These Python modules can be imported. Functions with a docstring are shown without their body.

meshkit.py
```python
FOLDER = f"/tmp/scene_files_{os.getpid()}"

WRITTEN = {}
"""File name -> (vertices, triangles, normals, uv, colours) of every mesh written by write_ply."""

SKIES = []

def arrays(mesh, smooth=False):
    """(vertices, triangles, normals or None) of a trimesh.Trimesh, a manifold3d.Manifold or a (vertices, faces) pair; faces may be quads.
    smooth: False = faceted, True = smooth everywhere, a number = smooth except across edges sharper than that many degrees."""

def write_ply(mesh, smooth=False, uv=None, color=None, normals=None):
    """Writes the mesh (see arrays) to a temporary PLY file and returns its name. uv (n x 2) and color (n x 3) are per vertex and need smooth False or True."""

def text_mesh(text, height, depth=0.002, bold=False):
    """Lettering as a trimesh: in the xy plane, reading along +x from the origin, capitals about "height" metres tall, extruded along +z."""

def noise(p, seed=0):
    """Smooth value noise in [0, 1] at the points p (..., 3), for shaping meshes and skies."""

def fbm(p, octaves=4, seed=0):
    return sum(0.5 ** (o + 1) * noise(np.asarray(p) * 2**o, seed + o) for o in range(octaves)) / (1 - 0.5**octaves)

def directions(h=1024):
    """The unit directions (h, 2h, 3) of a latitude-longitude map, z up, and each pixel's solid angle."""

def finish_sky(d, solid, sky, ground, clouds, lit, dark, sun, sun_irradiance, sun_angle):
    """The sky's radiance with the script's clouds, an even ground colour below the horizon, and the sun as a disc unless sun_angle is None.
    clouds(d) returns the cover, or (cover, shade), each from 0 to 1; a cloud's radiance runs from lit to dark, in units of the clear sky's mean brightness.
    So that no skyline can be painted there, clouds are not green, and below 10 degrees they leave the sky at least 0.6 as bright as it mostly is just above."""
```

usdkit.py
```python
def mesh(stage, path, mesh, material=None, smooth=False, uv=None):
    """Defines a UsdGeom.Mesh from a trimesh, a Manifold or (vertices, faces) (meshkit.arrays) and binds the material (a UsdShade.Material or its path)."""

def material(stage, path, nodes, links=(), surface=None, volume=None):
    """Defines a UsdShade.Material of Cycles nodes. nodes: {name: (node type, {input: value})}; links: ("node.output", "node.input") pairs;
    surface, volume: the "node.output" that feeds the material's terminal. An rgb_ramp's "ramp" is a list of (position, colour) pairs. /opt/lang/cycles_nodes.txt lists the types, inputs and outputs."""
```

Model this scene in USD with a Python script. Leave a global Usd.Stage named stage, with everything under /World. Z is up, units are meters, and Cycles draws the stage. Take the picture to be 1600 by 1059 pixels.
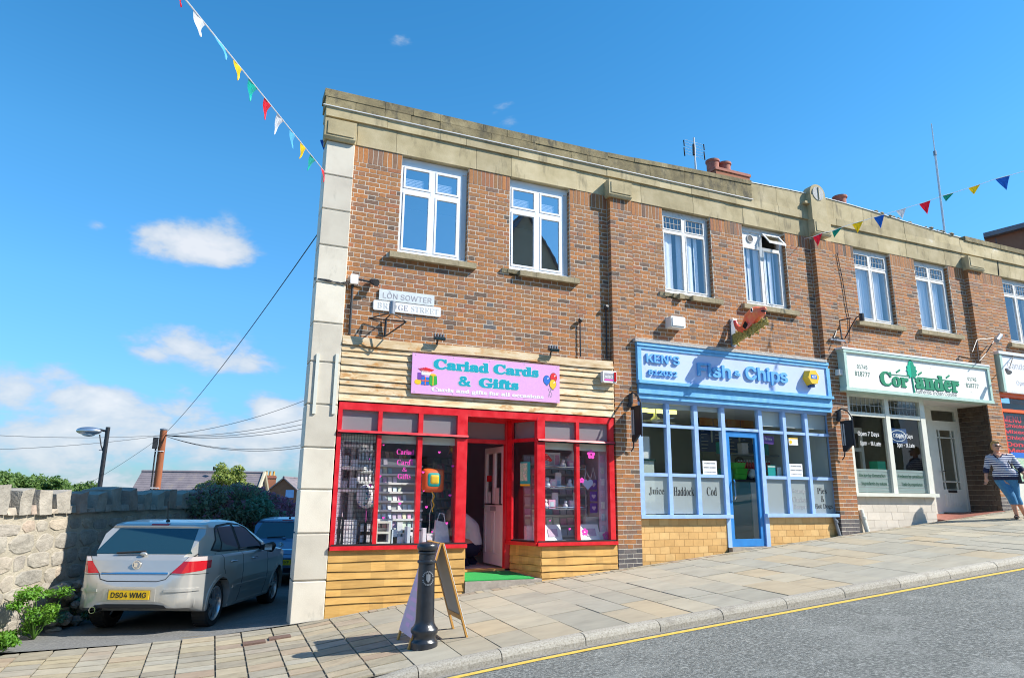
import math, random, glob, functools
import numpy as np, trimesh, manifold3d, usdkit, meshkit
from manifold3d import Manifold, CrossSection
from pxr import Usd, UsdGeom, UsdLux, UsdShade, Gf, Sdf, Vt
from scipy.interpolate import PchipInterpolator
from shapely.geometry import Polygon, box as sbox, Point, LineString
from shapely import union_all, affinity

stage = Usd.Stage.CreateInMemory()
UsdGeom.Xform.Define(stage, '/World')
UsdGeom.Scope.Define(stage, '/World/Looks')
stage.SetDefaultPrim(stage.GetPrimAtPath('/World'))

# ---------------------------------------------------------------- camera, sky, sun, exposure
FPX, YAW, PITCH, ROLL = 1067.0, 0.4024059, 0.2265702, 0.0092863
EYE = np.array([-6.1293436, -10.0383999, 1.1118816])
EXPOSURE = 0.74
SUN_DIR = np.array([1.18, -0.72, 1.21]); SUN_DIR /= np.linalg.norm(SUN_DIR)      # towards the sun
SUN_I, SKY_S = 1.25, 0.15


def _axes():
    cy, sy, cp, sp = math.cos(YAW), math.sin(YAW), math.cos(PITCH), math.sin(PITCH)
    f = np.array([sy * cp, cy * cp, sp]); r = np.array([cy, -sy, 0.0]); u = np.cross(r, f)
    c, s = math.cos(ROLL), math.sin(ROLL)
    return c * r + s * u, -s * r + c * u, f


CR, CU, CF = _axes()
cam = UsdGeom.Camera.Define(stage, '/World/camera')
cam.CreateHorizontalApertureAttr(36.0); cam.CreateFocalLengthAttr(36.0 * FPX / 1600.0)
cam.CreateVerticalApertureAttr(36.0 * 677 / 1024); cam.CreateClippingRangeAttr((0.1, 30000.0))
cam.CreateFStopAttr(0.0); cam.CreateExposureAttr(EXPOSURE)
cam.AddTransformOp().Set(Gf.Matrix4d(*CR, 0, *CU, 0, *(-CF), 0, *EYE, 1))


def px(x, y):
    """Direction of a point of the photograph, used to measure where things stand."""
    return CF + (x - 800) / FPX * CR - (y - 529.5) / FPX * CU


def at_y(x, y, Y): d = px(x, y); return EYE + d * ((Y - EYE[1]) / d[1])
def at_d(x, y, D): return EYE + px(x, y) * D


dome = UsdLux.DomeLight.Define(stage, '/World/sky')
dome.GetPrim().SetCustomDataByKey('kind', 'structure')
sun = UsdLux.DistantLight.Define(stage, '/World/sun')
sun.CreateIntensityAttr(SUN_I); sun.CreateAngleAttr(0.53); sun.CreateNormalizeAttr(True); sun.CreateColorAttr(Gf.Vec3f(1.0, 0.95, 0.86))
_z = SUN_DIR; _x = np.cross([0, 0, 1.0], _z); _x /= np.linalg.norm(_x); _y = np.cross(_z, _x)
sun.AddTransformOp().Set(Gf.Matrix4d(*_x, 0, *_y, 0, *_z, 0, 0, 0, 50, 1))


def sky_material():
    el = math.asin(SUN_DIR[2]); rot = math.atan2(SUN_DIR[0], SUN_DIR[1])
    n = {'tc': ('texture_coordinate', {}),
         'sky': ('sky_texture', {'sky_type': 'single_scattering', 'sun_disc': False, 'sun_elevation': el, 'sun_rotation': rot, 'altitude': 200.0, 'air_density': 1.0, 'aerosol_density': 0.15, 'ozone_density': 1.5}),
         'sat': ('hsv', {'hue': 0.5, 'saturation': 1.36, 'value': 1.0, 'fac': 1.0}),
         'str': ('mapping', {'scale': (1.0, 1.0, 2.0)}),
         'n1': ('noise_texture', {'scale': 9.0, 'detail': 7.0, 'roughness': 0.58, 'distortion': 0.2}),
         'n2': ('noise_texture', {'scale': 17.0, 'detail': 5.0, 'roughness': 0.6}),
         'sep': ('separate_xyz', {})}
    l = [('tc.generated', 'sky.vector'), ('tc.generated', 'str.vector'), ('str.vector', 'n1.vector'), ('str.vector', 'n2.vector'), ('tc.generated', 'sep.vector'), ('sky.color', 'sat.color')]
    # cloud bodies: (photo x, y, angular radius, strength)
    blobs = [(255, 368, .060, .82), (300, 382, .082, .92), (345, 394, .062, .85), (240, 556, .045, .72), (290, 540, .070, .85), (340, 550, .066, .85), (400, 565, .050, .75),
             (20, 612, .075, .85), (95, 618, .085, .85), (170, 630, .070, .8), (225, 640, .04, .7), (285, 632, .050, .78), (440, 645, .065, .8), (500, 650, .08, .8), (-90, 600, .1, .85), (-200, 560, .09, .8), (-330, 600, .12, .8),
             (770, 175, .042, .50), (795, 188, .03, .44), (625, 65, .024, .32), (155, 352, .022, .40)]
    prev = None
    for i, (x, y, r, s) in enumerate(blobs):
        d = px(x, y); d = d / np.linalg.norm(d); d = d * np.array([1, 1, 2.0])
        n[f'd{i}'] = ('vector_math', {'math_type': 'distance', 'vector2': tuple(d)})
        n[f'm{i}'] = ('map_range', {'range_type': 'smoothstep', 'from_min': r * 1.5, 'from_max': 0.0, 'to_min': 0.0, 'to_max': s, 'clamp': True})
        l += [('str.vector', f'd{i}.vector1'), (f'd{i}.value', f'm{i}.value')]
        if prev:
            n[f'a{i}'] = ('math', {'math_type': 'maximum'}); l += [(prev, f'a{i}.value1'), (f'm{i}.result', f'a{i}.value2')]; prev = f'a{i}.value'
        else: prev = f'm{i}.result'
    # other low cloud all round the horizon, so that the sky goes on outside the frame
    n['low'] = ('map_range', {'range_type': 'smoothstep', 'from_min': 0.155, 'from_max': 0.06, 'to_min': 0.0, 'to_max': 0.70, 'clamp': True})
    n['mx'] = ('math', {'math_type': 'maximum'})
    n['nm'] = ('map_range', {'from_min': 0.32, 'from_max': 0.68, 'to_min': -0.40, 'to_max': 0.34, 'clamp': True})
    n['nf'] = ('math', {'math_type': 'multiply_add', 'value2': 0.5, 'value3': -0.25})
    n['s1'] = ('math', {'math_type': 'add'}); n['s2'] = ('math', {'math_type': 'add'})
    n['cov'] = ('map_range', {'range_type': 'smoothstep', 'from_min': 0.26, 'from_max': 0.72, 'to_min': 0.0, 'to_max': 0.88, 'clamp': True})
    n['gate'] = ('map_range', {'range_type': 'smoothstep', 'from_min': 0.0, 'from_max': 0.12, 'to_min': 0.0, 'to_max': 1.0, 'clamp': True})
    n['cv2'] = ('math', {'math_type': 'multiply'})
    n['shade'] = ('rgb_ramp', {'ramp': [(0.0, (1.7, 2.25, 3.1)), (0.45, (2.15, 2.6, 3.2)), (0.75, (2.9, 3.15, 3.45)), (1.0, (3.6, 3.65, 3.75))]})
    n['air'] = ('rgb_ramp', {'ramp': [(0.0, (0.16, 0.30, 0.50)), (0.06, (0.24, 0.40, 0.60)), (0.14, (0.46, 0.64, 0.78)), (0.26, (0.74, 0.90, 0.93)), (0.42, (0.92, 1.07, 0.99)), (0.6, (0.86, 1.06, 0.98)), (1.0, (0.84, 1.05, 0.98))]})
    n['aim'] = ('mix', {'mix_type': 'multiply', 'fac': 1.0}); l += [('sep.z', 'air.fac'), ('sat.color', 'aim.color1'), ('air.color', 'aim.color2')]
    n['mix'] = ('mix', {'mix_type': 'mix'})
    n['bg'] = ('background_shader', {'strength': SKY_S})
    l += [('sep.z', 'low.value'), (prev, 'mx.value1'), ('low.result', 'mx.value2'), ('n1.fac', 'nm.value'), ('n2.fac', 'nf.value1'), ('nm.result', 's1.value1'), ('mx.value', 's1.value2'),
          ('s1.value', 's2.value1'), ('nf.value', 's2.value2'), ('s2.value', 'cov.value'), ('mx.value', 'gate.value'), ('cov.result', 'cv2.value1'), ('gate.result', 'cv2.value2'), ('s2.value', 'shade.fac'),
          ('cv2.value', 'mix.fac'), ('aim.color', 'mix.color1'), ('shade.color', 'mix.color2'), ('mix.color', 'bg.color')]
    return usdkit.material(stage, '/World/Looks/sky_air', n, l, surface='bg.background')


UsdShade.MaterialBindingAPI.Apply(dome.GetPrim()).Bind(sky_material())

# ---------------------------------------------------------------- materials
LOOK = {}


def look(name, cols, rough=0.7, scale=6.0, bump=0.0, bscale=None, metal=0.0, spec=0.5, coat=0.0, rnd=None, stretch=(1, 1, 1), detail=5.0, amount=1.0, dist=0.02, rrange=0.0, sheen=0.0, dirt=None):
    """A procedural surface: a noise ramp, tinted piece by piece by the primvar rnd, with fine relief."""
    n, l = {'g': ('geometry', {}), 'mp': ('mapping', {'scale': tuple(np.array(stretch, float))}), 'p': ('principled_bsdf', {'roughness': rough, 'metallic': metal, 'specular_ior_level': spec, 'coat_weight': coat, 'sheen_weight': sheen})}, [('g.position', 'mp.vector')]
    multi = not np.isscalar(cols[0])
    if multi:
        n['n'] = ('noise_texture', {'scale': scale, 'detail': detail, 'roughness': 0.6}); n['r'] = ('rgb_ramp', {'ramp': [(0.5 + (p - 0.5) * 0.55, c) for p, c in cols]})
        l += [('mp.vector', 'n.vector'), ('n.fac', 'r.fac')]; out = 'r.color'
        if rrange:
            n['rr'] = ('map_range', {'from_min': 0.3, 'from_max': 0.7, 'to_min': rough - rrange, 'to_max': rough + rrange}); l += [('n.fac', 'rr.value'), ('rr.result', 'p.roughness')]
    else:
        n['c'] = ('color', {'value': tuple(cols)}); out = 'c.color'
    if rnd is not None:
        n['at'] = ('attribute', {'attribute': 'rnd'}); n['rp'] = ('rgb_ramp', {'ramp': rnd}); n['mm'] = ('mix', {'mix_type': 'multiply', 'fac': amount})
        l += [('at.fac', 'rp.fac'), (out, 'mm.color2'), ('rp.color', 'mm.color1')]; out = 'mm.color'
    if dirt is not None:   # (colour, scale, low, high, stretch): stains with a shape of their own
        col, ds, lo, hi, st = dirt
        n['dm'] = ('mapping', {'scale': tuple(np.array(st, float))}); n['dn'] = ('noise_texture', {'scale': ds, 'detail': 6.0, 'roughness': 0.65}); n['dr'] = ('map_range', {'from_min': lo, 'from_max': hi, 'to_min': 0.0, 'to_max': 0.85, 'clamp': True}); n['dx'] = ('mix', {'mix_type': 'mix', 'color2': col})
        l += [('g.position', 'dm.vector'), ('dm.vector', 'dn.vector'), ('dn.fac', 'dr.value'), ('dr.result', 'dx.fac'), (out, 'dx.color1')]; out = 'dx.color'
    l.append((out, 'p.base_color'))
    if bump:
        n['bn'] = ('noise_texture', {'scale': bscale or scale * 5, 'detail': 4.0, 'roughness': 0.65}); n['b'] = ('bump', {'strength': bump, 'distance': dist})
        l += [('mp.vector', 'bn.vector'), ('bn.fac', 'b.height'), ('b.normal', 'p.normal')]
    LOOK[name] = usdkit.material(stage, '/World/Looks/' + name, n, l, surface='p.BSDF')


def pane_look(name, tint=(0.93, 0.95, 0.95), floor=0.04, rough=0.0):
    n = {'f': ('layer_weight', {'blend': 0.5}), 'p': ('math', {'math_type': 'power', 'value2': 5.0}), 'a': ('math', {'math_type': 'multiply_add', 'value2': 0.9 - floor, 'value3': floor, 'use_clamp': True}), 't': ('transparent_bsdf', {'color': tint}), 'g': ('glossy_bsdf', {'color': (0.95, 0.97, 1.0), 'roughness': rough}), 'm': ('mix_closure', {}), 'gp': ('geometry', {}), 'nz': ('noise_texture', {'scale': 2.2, 'detail': 2.0}), 'b': ('bump', {'strength': 0.05, 'distance': 0.01})}
    LOOK[name] = usdkit.material(stage, '/World/Looks/' + name, n, [('gp.position', 'nz.vector'), ('nz.fac', 'b.height'), ('b.normal', 'g.normal'), ('f.facing', 'p.value1'), ('p.value', 'a.value1'), ('a.value', 'm.fac'), ('t.BSDF', 'm.closure1'), ('g.BSDF', 'm.closure2')], surface='m.closure')


def frost_look(name, col, op=0.5, rough=0.25, noise=40.0):
    n = {'d': ('principled_bsdf', {'base_color': col, 'roughness': rough}), 'tl': ('translucent_bsdf', {'color': col}), 't': ('transparent_bsdf', {'color': (0.8, 0.82, 0.82)}), 'm0': ('mix_closure', {'fac': 0.4}), 'm': ('mix_closure', {'fac': op}),
         'g': ('geometry', {}), 'n': ('noise_texture', {'scale': noise, 'detail': 2.0}), 'b': ('bump', {'strength': 0.35, 'distance': 0.01})}
    LOOK[name] = usdkit.material(stage, '/World/Looks/' + name, n, [('g.position', 'n.vector'), ('n.fac', 'b.height'), ('b.normal', 'd.normal'), ('d.BSDF', 'm0.closure1'), ('tl.BSDF', 'm0.closure2'), ('t.BSDF', 'm.closure1'), ('m0.closure', 'm.closure2')], surface='m.closure')


def leaf_look(name, ramp, trans=0.35, scale=3.0):
    n = {'at': ('attribute', {'attribute': 'rnd'}), 'r': ('rgb_ramp', {'ramp': ramp}), 'p': ('principled_bsdf', {'roughness': 0.55}), 't': ('translucent_bsdf', {}), 'm': ('mix_closure', {'fac': trans})}
    LOOK[name] = usdkit.material(stage, '/World/Looks/' + name, n, [('at.fac', 'r.fac'), ('r.color', 'p.base_color'), ('r.color', 't.color'), ('p.BSDF', 'm.closure1'), ('t.BSDF', 'm.closure2')], surface='m.closure')


def stripes_look(name, c1, c2, period):
    n = {'g': ('texture_coordinate', {}), 's': ('separate_xyz', {}), 'a': ('math', {'math_type': 'multiply', 'value2': 1.0 / period}), 'f': ('math', {'math_type': 'fraction'}), 'c': ('math', {'math_type': 'greater_than', 'value2': 0.5}), 'm': ('mix', {'color1': c1, 'color2': c2}), 'p': ('principled_bsdf', {'roughness': 0.85, 'sheen_weight': 0.2})}
    LOOK[name] = usdkit.material(stage, '/World/Looks/' + name, n, [('g.object', 's.vector'), ('s.z', 'a.value1'), ('a.value', 'f.value1'), ('f.value', 'c.value1'), ('c.value', 'm.fac'), ('m.color', 'p.base_color')], surface='p.BSDF')


G = lambda v: (v, v, v)
VAR = [(0, G(0.84)), (0.5, G(1.0)), (1, G(1.14))]
BRICKS = [(0.0, (0.291, 0.126, 0.048)), (0.18, (0.38, 0.16, 0.056)), (0.34, (0.283, 0.14, 0.061)), (0.5, (0.428, 0.167, 0.051)), (0.62, (0.25, 0.133, 0.066)), (0.74, (0.339, 0.126, 0.056)), (0.86, (0.222, 0.123, 0.072)), (0.94, (0.243, 0.137, 0.09)), (0.965, (0.146, 0.088, 0.061)), (1.0, (0.113, 0.082, 0.061))]
look('brick_clay', [(0, G(0.72)), (0.5, G(1.0)), (1, G(1.22))], rough=0.88, scale=22, bump=0.5, bscale=90, rnd=BRICKS, dist=0.006, dirt=((0.09, 0.065, 0.05), 1.1, 0.55, 1.15, (1, 1, 0.45)))
look('brick_dark', [(0, G(0.7)), (1, G(1.25))], rough=0.7, scale=20, bump=0.5, bscale=90, rnd=[(0, (0.075, 0.068, 0.072)), (0.5, (0.11, 0.098, 0.10)), (1, (0.15, 0.125, 0.115))], dist=0.006)
look('mortar', [(0, (0.56, 0.50, 0.41)), (1, (0.72, 0.66, 0.56))], rough=0.95, scale=9, bump=0.3, bscale=120, dist=0.004)
look('sandstone', [(0, (0.25, 0.20, 0.11)), (0.42, (0.41, 0.335, 0.19)), (0.8, (0.51, 0.425, 0.265)), (1, (0.62, 0.57, 0.47))], rough=0.9, scale=2.2, bump=0.5, bscale=70, rnd=VAR, detail=8, dist=0.008, dirt=((0.12, 0.10, 0.065), 3.2, 0.56, 0.74, (1.6, 1.6, 0.45)))
look('weathered_coping', [(0, (0.11, 0.09, 0.05)), (0.5, (0.25, 0.20, 0.105)), (1, (0.40, 0.33, 0.19))], rough=0.95, scale=3.5, bump=0.8, bscale=60, rnd=VAR, detail=8, dist=0.012, dirt=((0.075, 0.068, 0.05), 4.5, 0.5, 0.66, (1.5, 1.5, 0.8)))
look('rendered_quoin', [(0, (0.54, 0.485, 0.395)), (0.5, (0.64, 0.58, 0.475)), (1, (0.69, 0.635, 0.53))], rough=0.85, scale=2.5, bump=0.25, bscale=90, rnd=VAR, dist=0.006, dirt=((0.34, 0.31, 0.25), 3.0, 0.6, 0.8, (1.5, 1.5, 0.6)))
look('white_frame', [(0, (0.72, 0.73, 0.75)), (1, (0.80, 0.81, 0.82))], rough=0.35, scale=4)
look('old_white_paint', [(0, (0.42, 0.39, 0.34)), (0.42, (0.66, 0.65, 0.63)), (1, (0.76, 0.76, 0.75))], rough=0.6, scale=14, bump=0.4, dist=0.006, detail=7)
look('sill_stone', [(0, (0.20, 0.165, 0.10)), (0.5, (0.33, 0.275, 0.17)), (1, (0.42, 0.35, 0.23))], rough=0.92, scale=7, bump=0.6, bscale=60, dist=0.01)
look('lead_flashing', [(0, (0.52, 0.54, 0.56)), (1, (0.74, 0.75, 0.77))], rough=0.6, scale=12)
look('roof_felt', [(0, (0.07, 0.07, 0.07)), (1, (0.12, 0.115, 0.11))], rough=0.9, scale=5)
look('asphalt', [(0, (0.04, 0.045, 0.04)), (0.5, (0.17, 0.178, 0.165)), (1, (0.44, 0.45, 0.42))], rough=0.85, scale=34, bump=0.9, bscale=85, detail=5, dist=0.02, dirt=((0.33, 0.34, 0.315), 1.3, 0.52, 0.85, (1, 1, 1)))
look('lane_asphalt', [(0, (0.085, 0.085, 0.083)), (0.5, (0.16, 0.16, 0.155)), (1, (0.26, 0.255, 0.245))], rough=0.88, scale=38, bump=0.7, bscale=95, detail=5, dist=0.012, dirt=((0.24, 0.235, 0.22), 1.4, 0.5, 0.8, (1, 1, 1)))
FLAGS = [(0, (0.282, 0.267, 0.217)), (0.2, (0.351, 0.319, 0.249)), (0.4, (0.299, 0.287, 0.239)), (0.6, (0.393, 0.347, 0.256)), (0.72, (0.317, 0.287, 0.221)), (0.9, (0.376, 0.307, 0.204)), (1, (0.351, 0.327, 0.264))]
look('flagstone', [(0, G(0.80)), (0.5, G(1.0)), (1, G(1.14))], rough=0.86, scale=2.3, bump=0.35, bscale=55, rnd=FLAGS, detail=8, stretch=(1, 2.2, 1), dist=0.008, dirt=((0.24, 0.225, 0.19), 2.2, 0.6, 0.8, (1, 1, 1)))
SETTS = [(0, (0.242, 0.215, 0.165)), (0.2, (0.338, 0.286, 0.187)), (0.4, (0.266, 0.245, 0.197)), (0.6, (0.371, 0.312, 0.211)), (0.75, (0.29, 0.218, 0.155)), (0.85, (0.314, 0.293, 0.237)), (1, (0.362, 0.316, 0.23))]
look('sett_stone', [(0, G(0.72)), (0.5, G(1.0)), (1, G(1.18))], rough=0.88, scale=6, bump=0.5, bscale=50, rnd=SETTS, detail=8, stretch=(1, 1.5, 1), dist=0.01)
look('paving_bed', [(0, (0.09, 0.08, 0.06)), (0.6, (0.17, 0.15, 0.115)), (1, (0.12, 0.15, 0.06))], rough=0.95, scale=7, bump=0.4)
look('kerb_granite', [(0, (0.14, 0.12, 0.095)), (0.42, (0.32, 0.295, 0.245)), (1, (0.46, 0.435, 0.375))], rough=0.85, scale=55, bump=0.5, bscale=70, rnd=VAR, dist=0.006, dirt=((0.20, 0.18, 0.15), 5.0, 0.56, 0.72, (1, 1, 1)))
look('gutter_stone', [(0, (0.14, 0.13, 0.12)), (0.5, (0.24, 0.22, 0.195)), (1, (0.34, 0.32, 0.28))], rough=0.9, scale=30, bump=0.6, bscale=80, dist=0.01)
look('yellow_paint', [(0, (0.42, 0.28, 0.06)), (0.4, (0.68, 0.45, 0.07)), (1, (0.76, 0.52, 0.11))], rough=0.7, scale=14, bump=0.6, bscale=90, dist=0.008)
look('earth', [(0, (0.05, 0.07, 0.025)), (0.5, (0.08, 0.10, 0.035)), (1, (0.12, 0.11, 0.06))], rough=0.95, scale=0.4)
look('hill_green', [(0, (0.075, 0.11, 0.045)), (0.5, (0.12, 0.15, 0.06)), (1, (0.19, 0.18, 0.09))], rough=0.95, scale=0.01)
look('red_paint', [(0, (0.52, 0.008, 0.014)), (0.5, (0.64, 0.010, 0.018)), (1, (0.74, 0.02, 0.03))], rough=0.38, rrange=0.12, scale=7, coat=0.2, bump=0.12, bscale=30, dist=0.004, detail=7, dirt=((0.36, 0.03, 0.03), 9.0, 0.62, 0.74, (1, 1, 0.35)))
look('weathered_board', [(0, (0.36, 0.21, 0.085)), (0.35, (0.55, 0.40, 0.22)), (0.7, (0.68, 0.55, 0.37)), (1, (0.58, 0.53, 0.44))], rough=0.8, scale=3.2, bump=0.3, bscale=40, rnd=VAR, stretch=(1, 1, 5), detail=7, dist=0.006, dirt=((0.42, 0.19, 0.04), 4.0, 0.545, 0.66, (1.0, 1, 2.2)))
look('ochre_board', [(0, (0.38, 0.20, 0.05)), (0.5, (0.56, 0.315, 0.08)), (1, (0.66, 0.40, 0.125))], rough=0.6, scale=2.5, bump=0.25, bscale=35, rnd=VAR, stretch=(1, 1, 7), detail=6, dist=0.006)
look('sky_blue_paint', [(0, (0.27, 0.43, 0.74)), (1, (0.37, 0.55, 0.86))], rough=0.45, rrange=0.12, scale=7, bump=0.1, bscale=40, dist=0.004, detail=7, dirt=((0.36, 0.42, 0.52), 12.0, 0.63, 0.72, (1, 1, 0.4)))
look('mid_blue_paint', [(0, (0.10, 0.34, 0.63)), (0.6, (0.15, 0.44, 0.76)), (1, (0.20, 0.50, 0.80))], rough=0.48, rrange=0.1, scale=8, bump=0.12, detail=7, dirt=((0.42, 0.52, 0.62), 10.0, 0.66, 0.72, (1, 1, 0.5)))
look('deep_blue_paint', [(0, (0.02, 0.18, 0.50)), (1, (0.03, 0.24, 0.60))], rough=0.4, scale=6)
look('pale_blue_panel', [(0, (0.46, 0.56, 0.83)), (1, (0.54, 0.63, 0.87))], rough=0.45, scale=2, dirt=((0.36, 0.40, 0.55), 3.0, 0.68, 0.82, (1, 1, 0.4)))
look('letter_blue', (0.13, 0.40, 0.74), rough=0.4)
look('cement_ledge', [(0, (0.33, 0.32, 0.30)), (1, (0.58, 0.57, 0.55))], rough=0.9, scale=10, bump=0.6)
look('glazed_tile', [(0, G(0.86)), (0.5, G(1.0)), (1, G(1.1))], rough=0.35, scale=7, bump=0.08, rnd=[(0, (0.58, 0.34, 0.125)), (0.5, (0.66, 0.40, 0.155)), (1, (0.72, 0.47, 0.20))])
look('tile_grout', [(0, (0.40, 0.26, 0.11)), (1, (0.52, 0.36, 0.17))], rough=0.9, scale=8)
look('cream_tile', [(0, G(0.90)), (1, G(1.06))], rough=0.55, scale=6, bump=0.1, rnd=[(0, (0.58, 0.52, 0.44)), (1, (0.68, 0.61, 0.52))], dirt=((0.5, 0.42, 0.3), 3, 0.6, 0.8, (1, 1, 1)))
look('brown_tile', [(0, G(0.7)), (1, G(1.2))], rough=0.3, scale=5, bump=0.1, rnd=[(0, (0.055, 0.034, 0.022)), (1, (0.085, 0.055, 0.035))], dirt=((0.16, 0.12, 0.075), 2.2, 0.55, 0.75, (1, 1, 0.7)))
look('red_quarry_tile', [(0, (0.22, 0.075, 0.05)), (1, (0.32, 0.12, 0.085))], rough=0.6, scale=8)
look('sage_paint', [(0, (0.36, 0.52, 0.45)), (1, (0.46, 0.61, 0.54))], rough=0.5, scale=8)
look('flaking_sign_board', [(0, (0.60, 0.61, 0.58)), (0.3, (0.75, 0.76, 0.72)), (1, (0.82, 0.83, 0.79))], rough=0.55, scale=4, bump=0.1, dirt=((0.38, 0.36, 0.31), 6.5, 0.63, 0.70, (0.7, 0.7, 3.5)))
look('white_board', [(0, (0.72, 0.74, 0.77)), (1, (0.79, 0.80, 0.82))], rough=0.45, scale=2)
look('cream_paint', [(0, (0.60, 0.60, 0.52)), (1, (0.70, 0.70, 0.62))], rough=0.5, scale=7)
look('pink_board', [(0, (0.70, 0.36, 0.66)), (1, (0.74, 0.40, 0.70))], rough=0.35, scale=2)
look('pale_pink', (0.62, 0.46, 0.60), rough=0.5)
look('lilac_wall', [(0, (0.56, 0.42, 0.54)), (1, (0.64, 0.50, 0.61))], rough=0.9, scale=2)
look('shop_ceiling', (0.78, 0.77, 0.76), rough=0.95)
look('shop_floor', [(0, (0.34, 0.31, 0.30)), (1, (0.48, 0.44, 0.42))], rough=0.8, scale=12)
look('green_mat', [(0, (0.012, 0.26, 0.05)), (1, (0.03, 0.40, 0.09))], rough=0.95, scale=60, bump=0.8, dist=0.01)
look('concrete_step', [(0, (0.26, 0.225, 0.19)), (1, (0.42, 0.37, 0.31))], rough=0.9, scale=12, bump=0.4)
look('black_iron', [(0, (0.012, 0.013, 0.016)), (1, (0.03, 0.032, 0.037))], rough=0.45, scale=14, bump=0.15)
look('bollard_paint', [(0, (0.012, 0.013, 0.017)), (0.75, (0.022, 0.025, 0.032)), (1, (0.10, 0.105, 0.11))], rough=0.28, scale=16, bump=0.15, detail=7, spec=0.6)
look('grey_steel', [(0, (0.20, 0.22, 0.25)), (1, (0.32, 0.34, 0.37))], rough=0.45, scale=9, metal=0.5)
look('alloy', (0.62, 0.63, 0.65), rough=0.28, metal=0.9)
look('chrome', (0.75, 0.76, 0.78), rough=0.12, metal=1.0)
look('silver_paint', [(0, (0.53, 0.52, 0.485)), (1, (0.58, 0.565, 0.53))], rough=0.28, metal=0.55, coat=0.6, scale=3)
look('blue_grey_paint', [(0, (0.15, 0.22, 0.33)), (1, (0.19, 0.26, 0.37))], rough=0.28, metal=0.5, coat=0.6, scale=3)
look('car_glass', (0.012, 0.035, 0.045), rough=0.03, spec=0.8, coat=1.0)
look('car_trim', (0.02, 0.02, 0.022), rough=0.6)
look('seam', (0.012, 0.012, 0.013), rough=0.8)
look('rubber', [(0, (0.012, 0.012, 0.013)), (1, (0.026, 0.025, 0.025))], rough=0.85, scale=30, bump=0.3)
look('lamp_red', (0.42, 0.008, 0.014), rough=0.12, coat=0.8)
look('lamp_clear', (0.46, 0.40, 0.39), rough=0.12, coat=0.8)
look('plate_yellow', (0.80, 0.50, 0.01), rough=0.4)
look('plain_black', (0.012, 0.012, 0.013), rough=0.5)
look('plain_white', (0.80, 0.80, 0.80), rough=0.5)
look('plain_grey', (0.36, 0.37, 0.38), rough=0.6)
look('off_white', (0.66, 0.66, 0.63), rough=0.6)
look('sign_teal', (0.0, 0.34, 0.44), rough=0.4)
look('sign_green', (0.01, 0.22, 0.10), rough=0.45)
look('leaf_emerald', (0.0, 0.42, 0.24), rough=0.4)
look('leaf_deep', (0.0, 0.26, 0.14), rough=0.4)
look('sign_dark_green', (0.012, 0.09, 0.05), rough=0.5)
look('sign_grey_text', (0.30, 0.29, 0.33), rough=0.6)
look('hot_pink', (0.80, 0.06, 0.45), rough=0.45)
look('cut_red', (0.68, 0.012, 0.02), rough=0.45)
look('menu_red', (0.95, 0.015, 0.02), rough=0.4)
look('cut_yellow', (0.82, 0.50, 0.02), rough=0.45)
look('cut_blue', (0.015, 0.14, 0.55), rough=0.45)
look('cut_green', (0.03, 0.36, 0.05), rough=0.45)
look('cut_purple', (0.16, 0.05, 0.34), rough=0.45)
look('cut_orange', (0.75, 0.12, 0.015), rough=0.45)
look('cut_teal', (0.0, 0.36, 0.32), rough=0.5)
look('lime_box', (0.06, 0.55, 0.03), rough=0.5)
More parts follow.
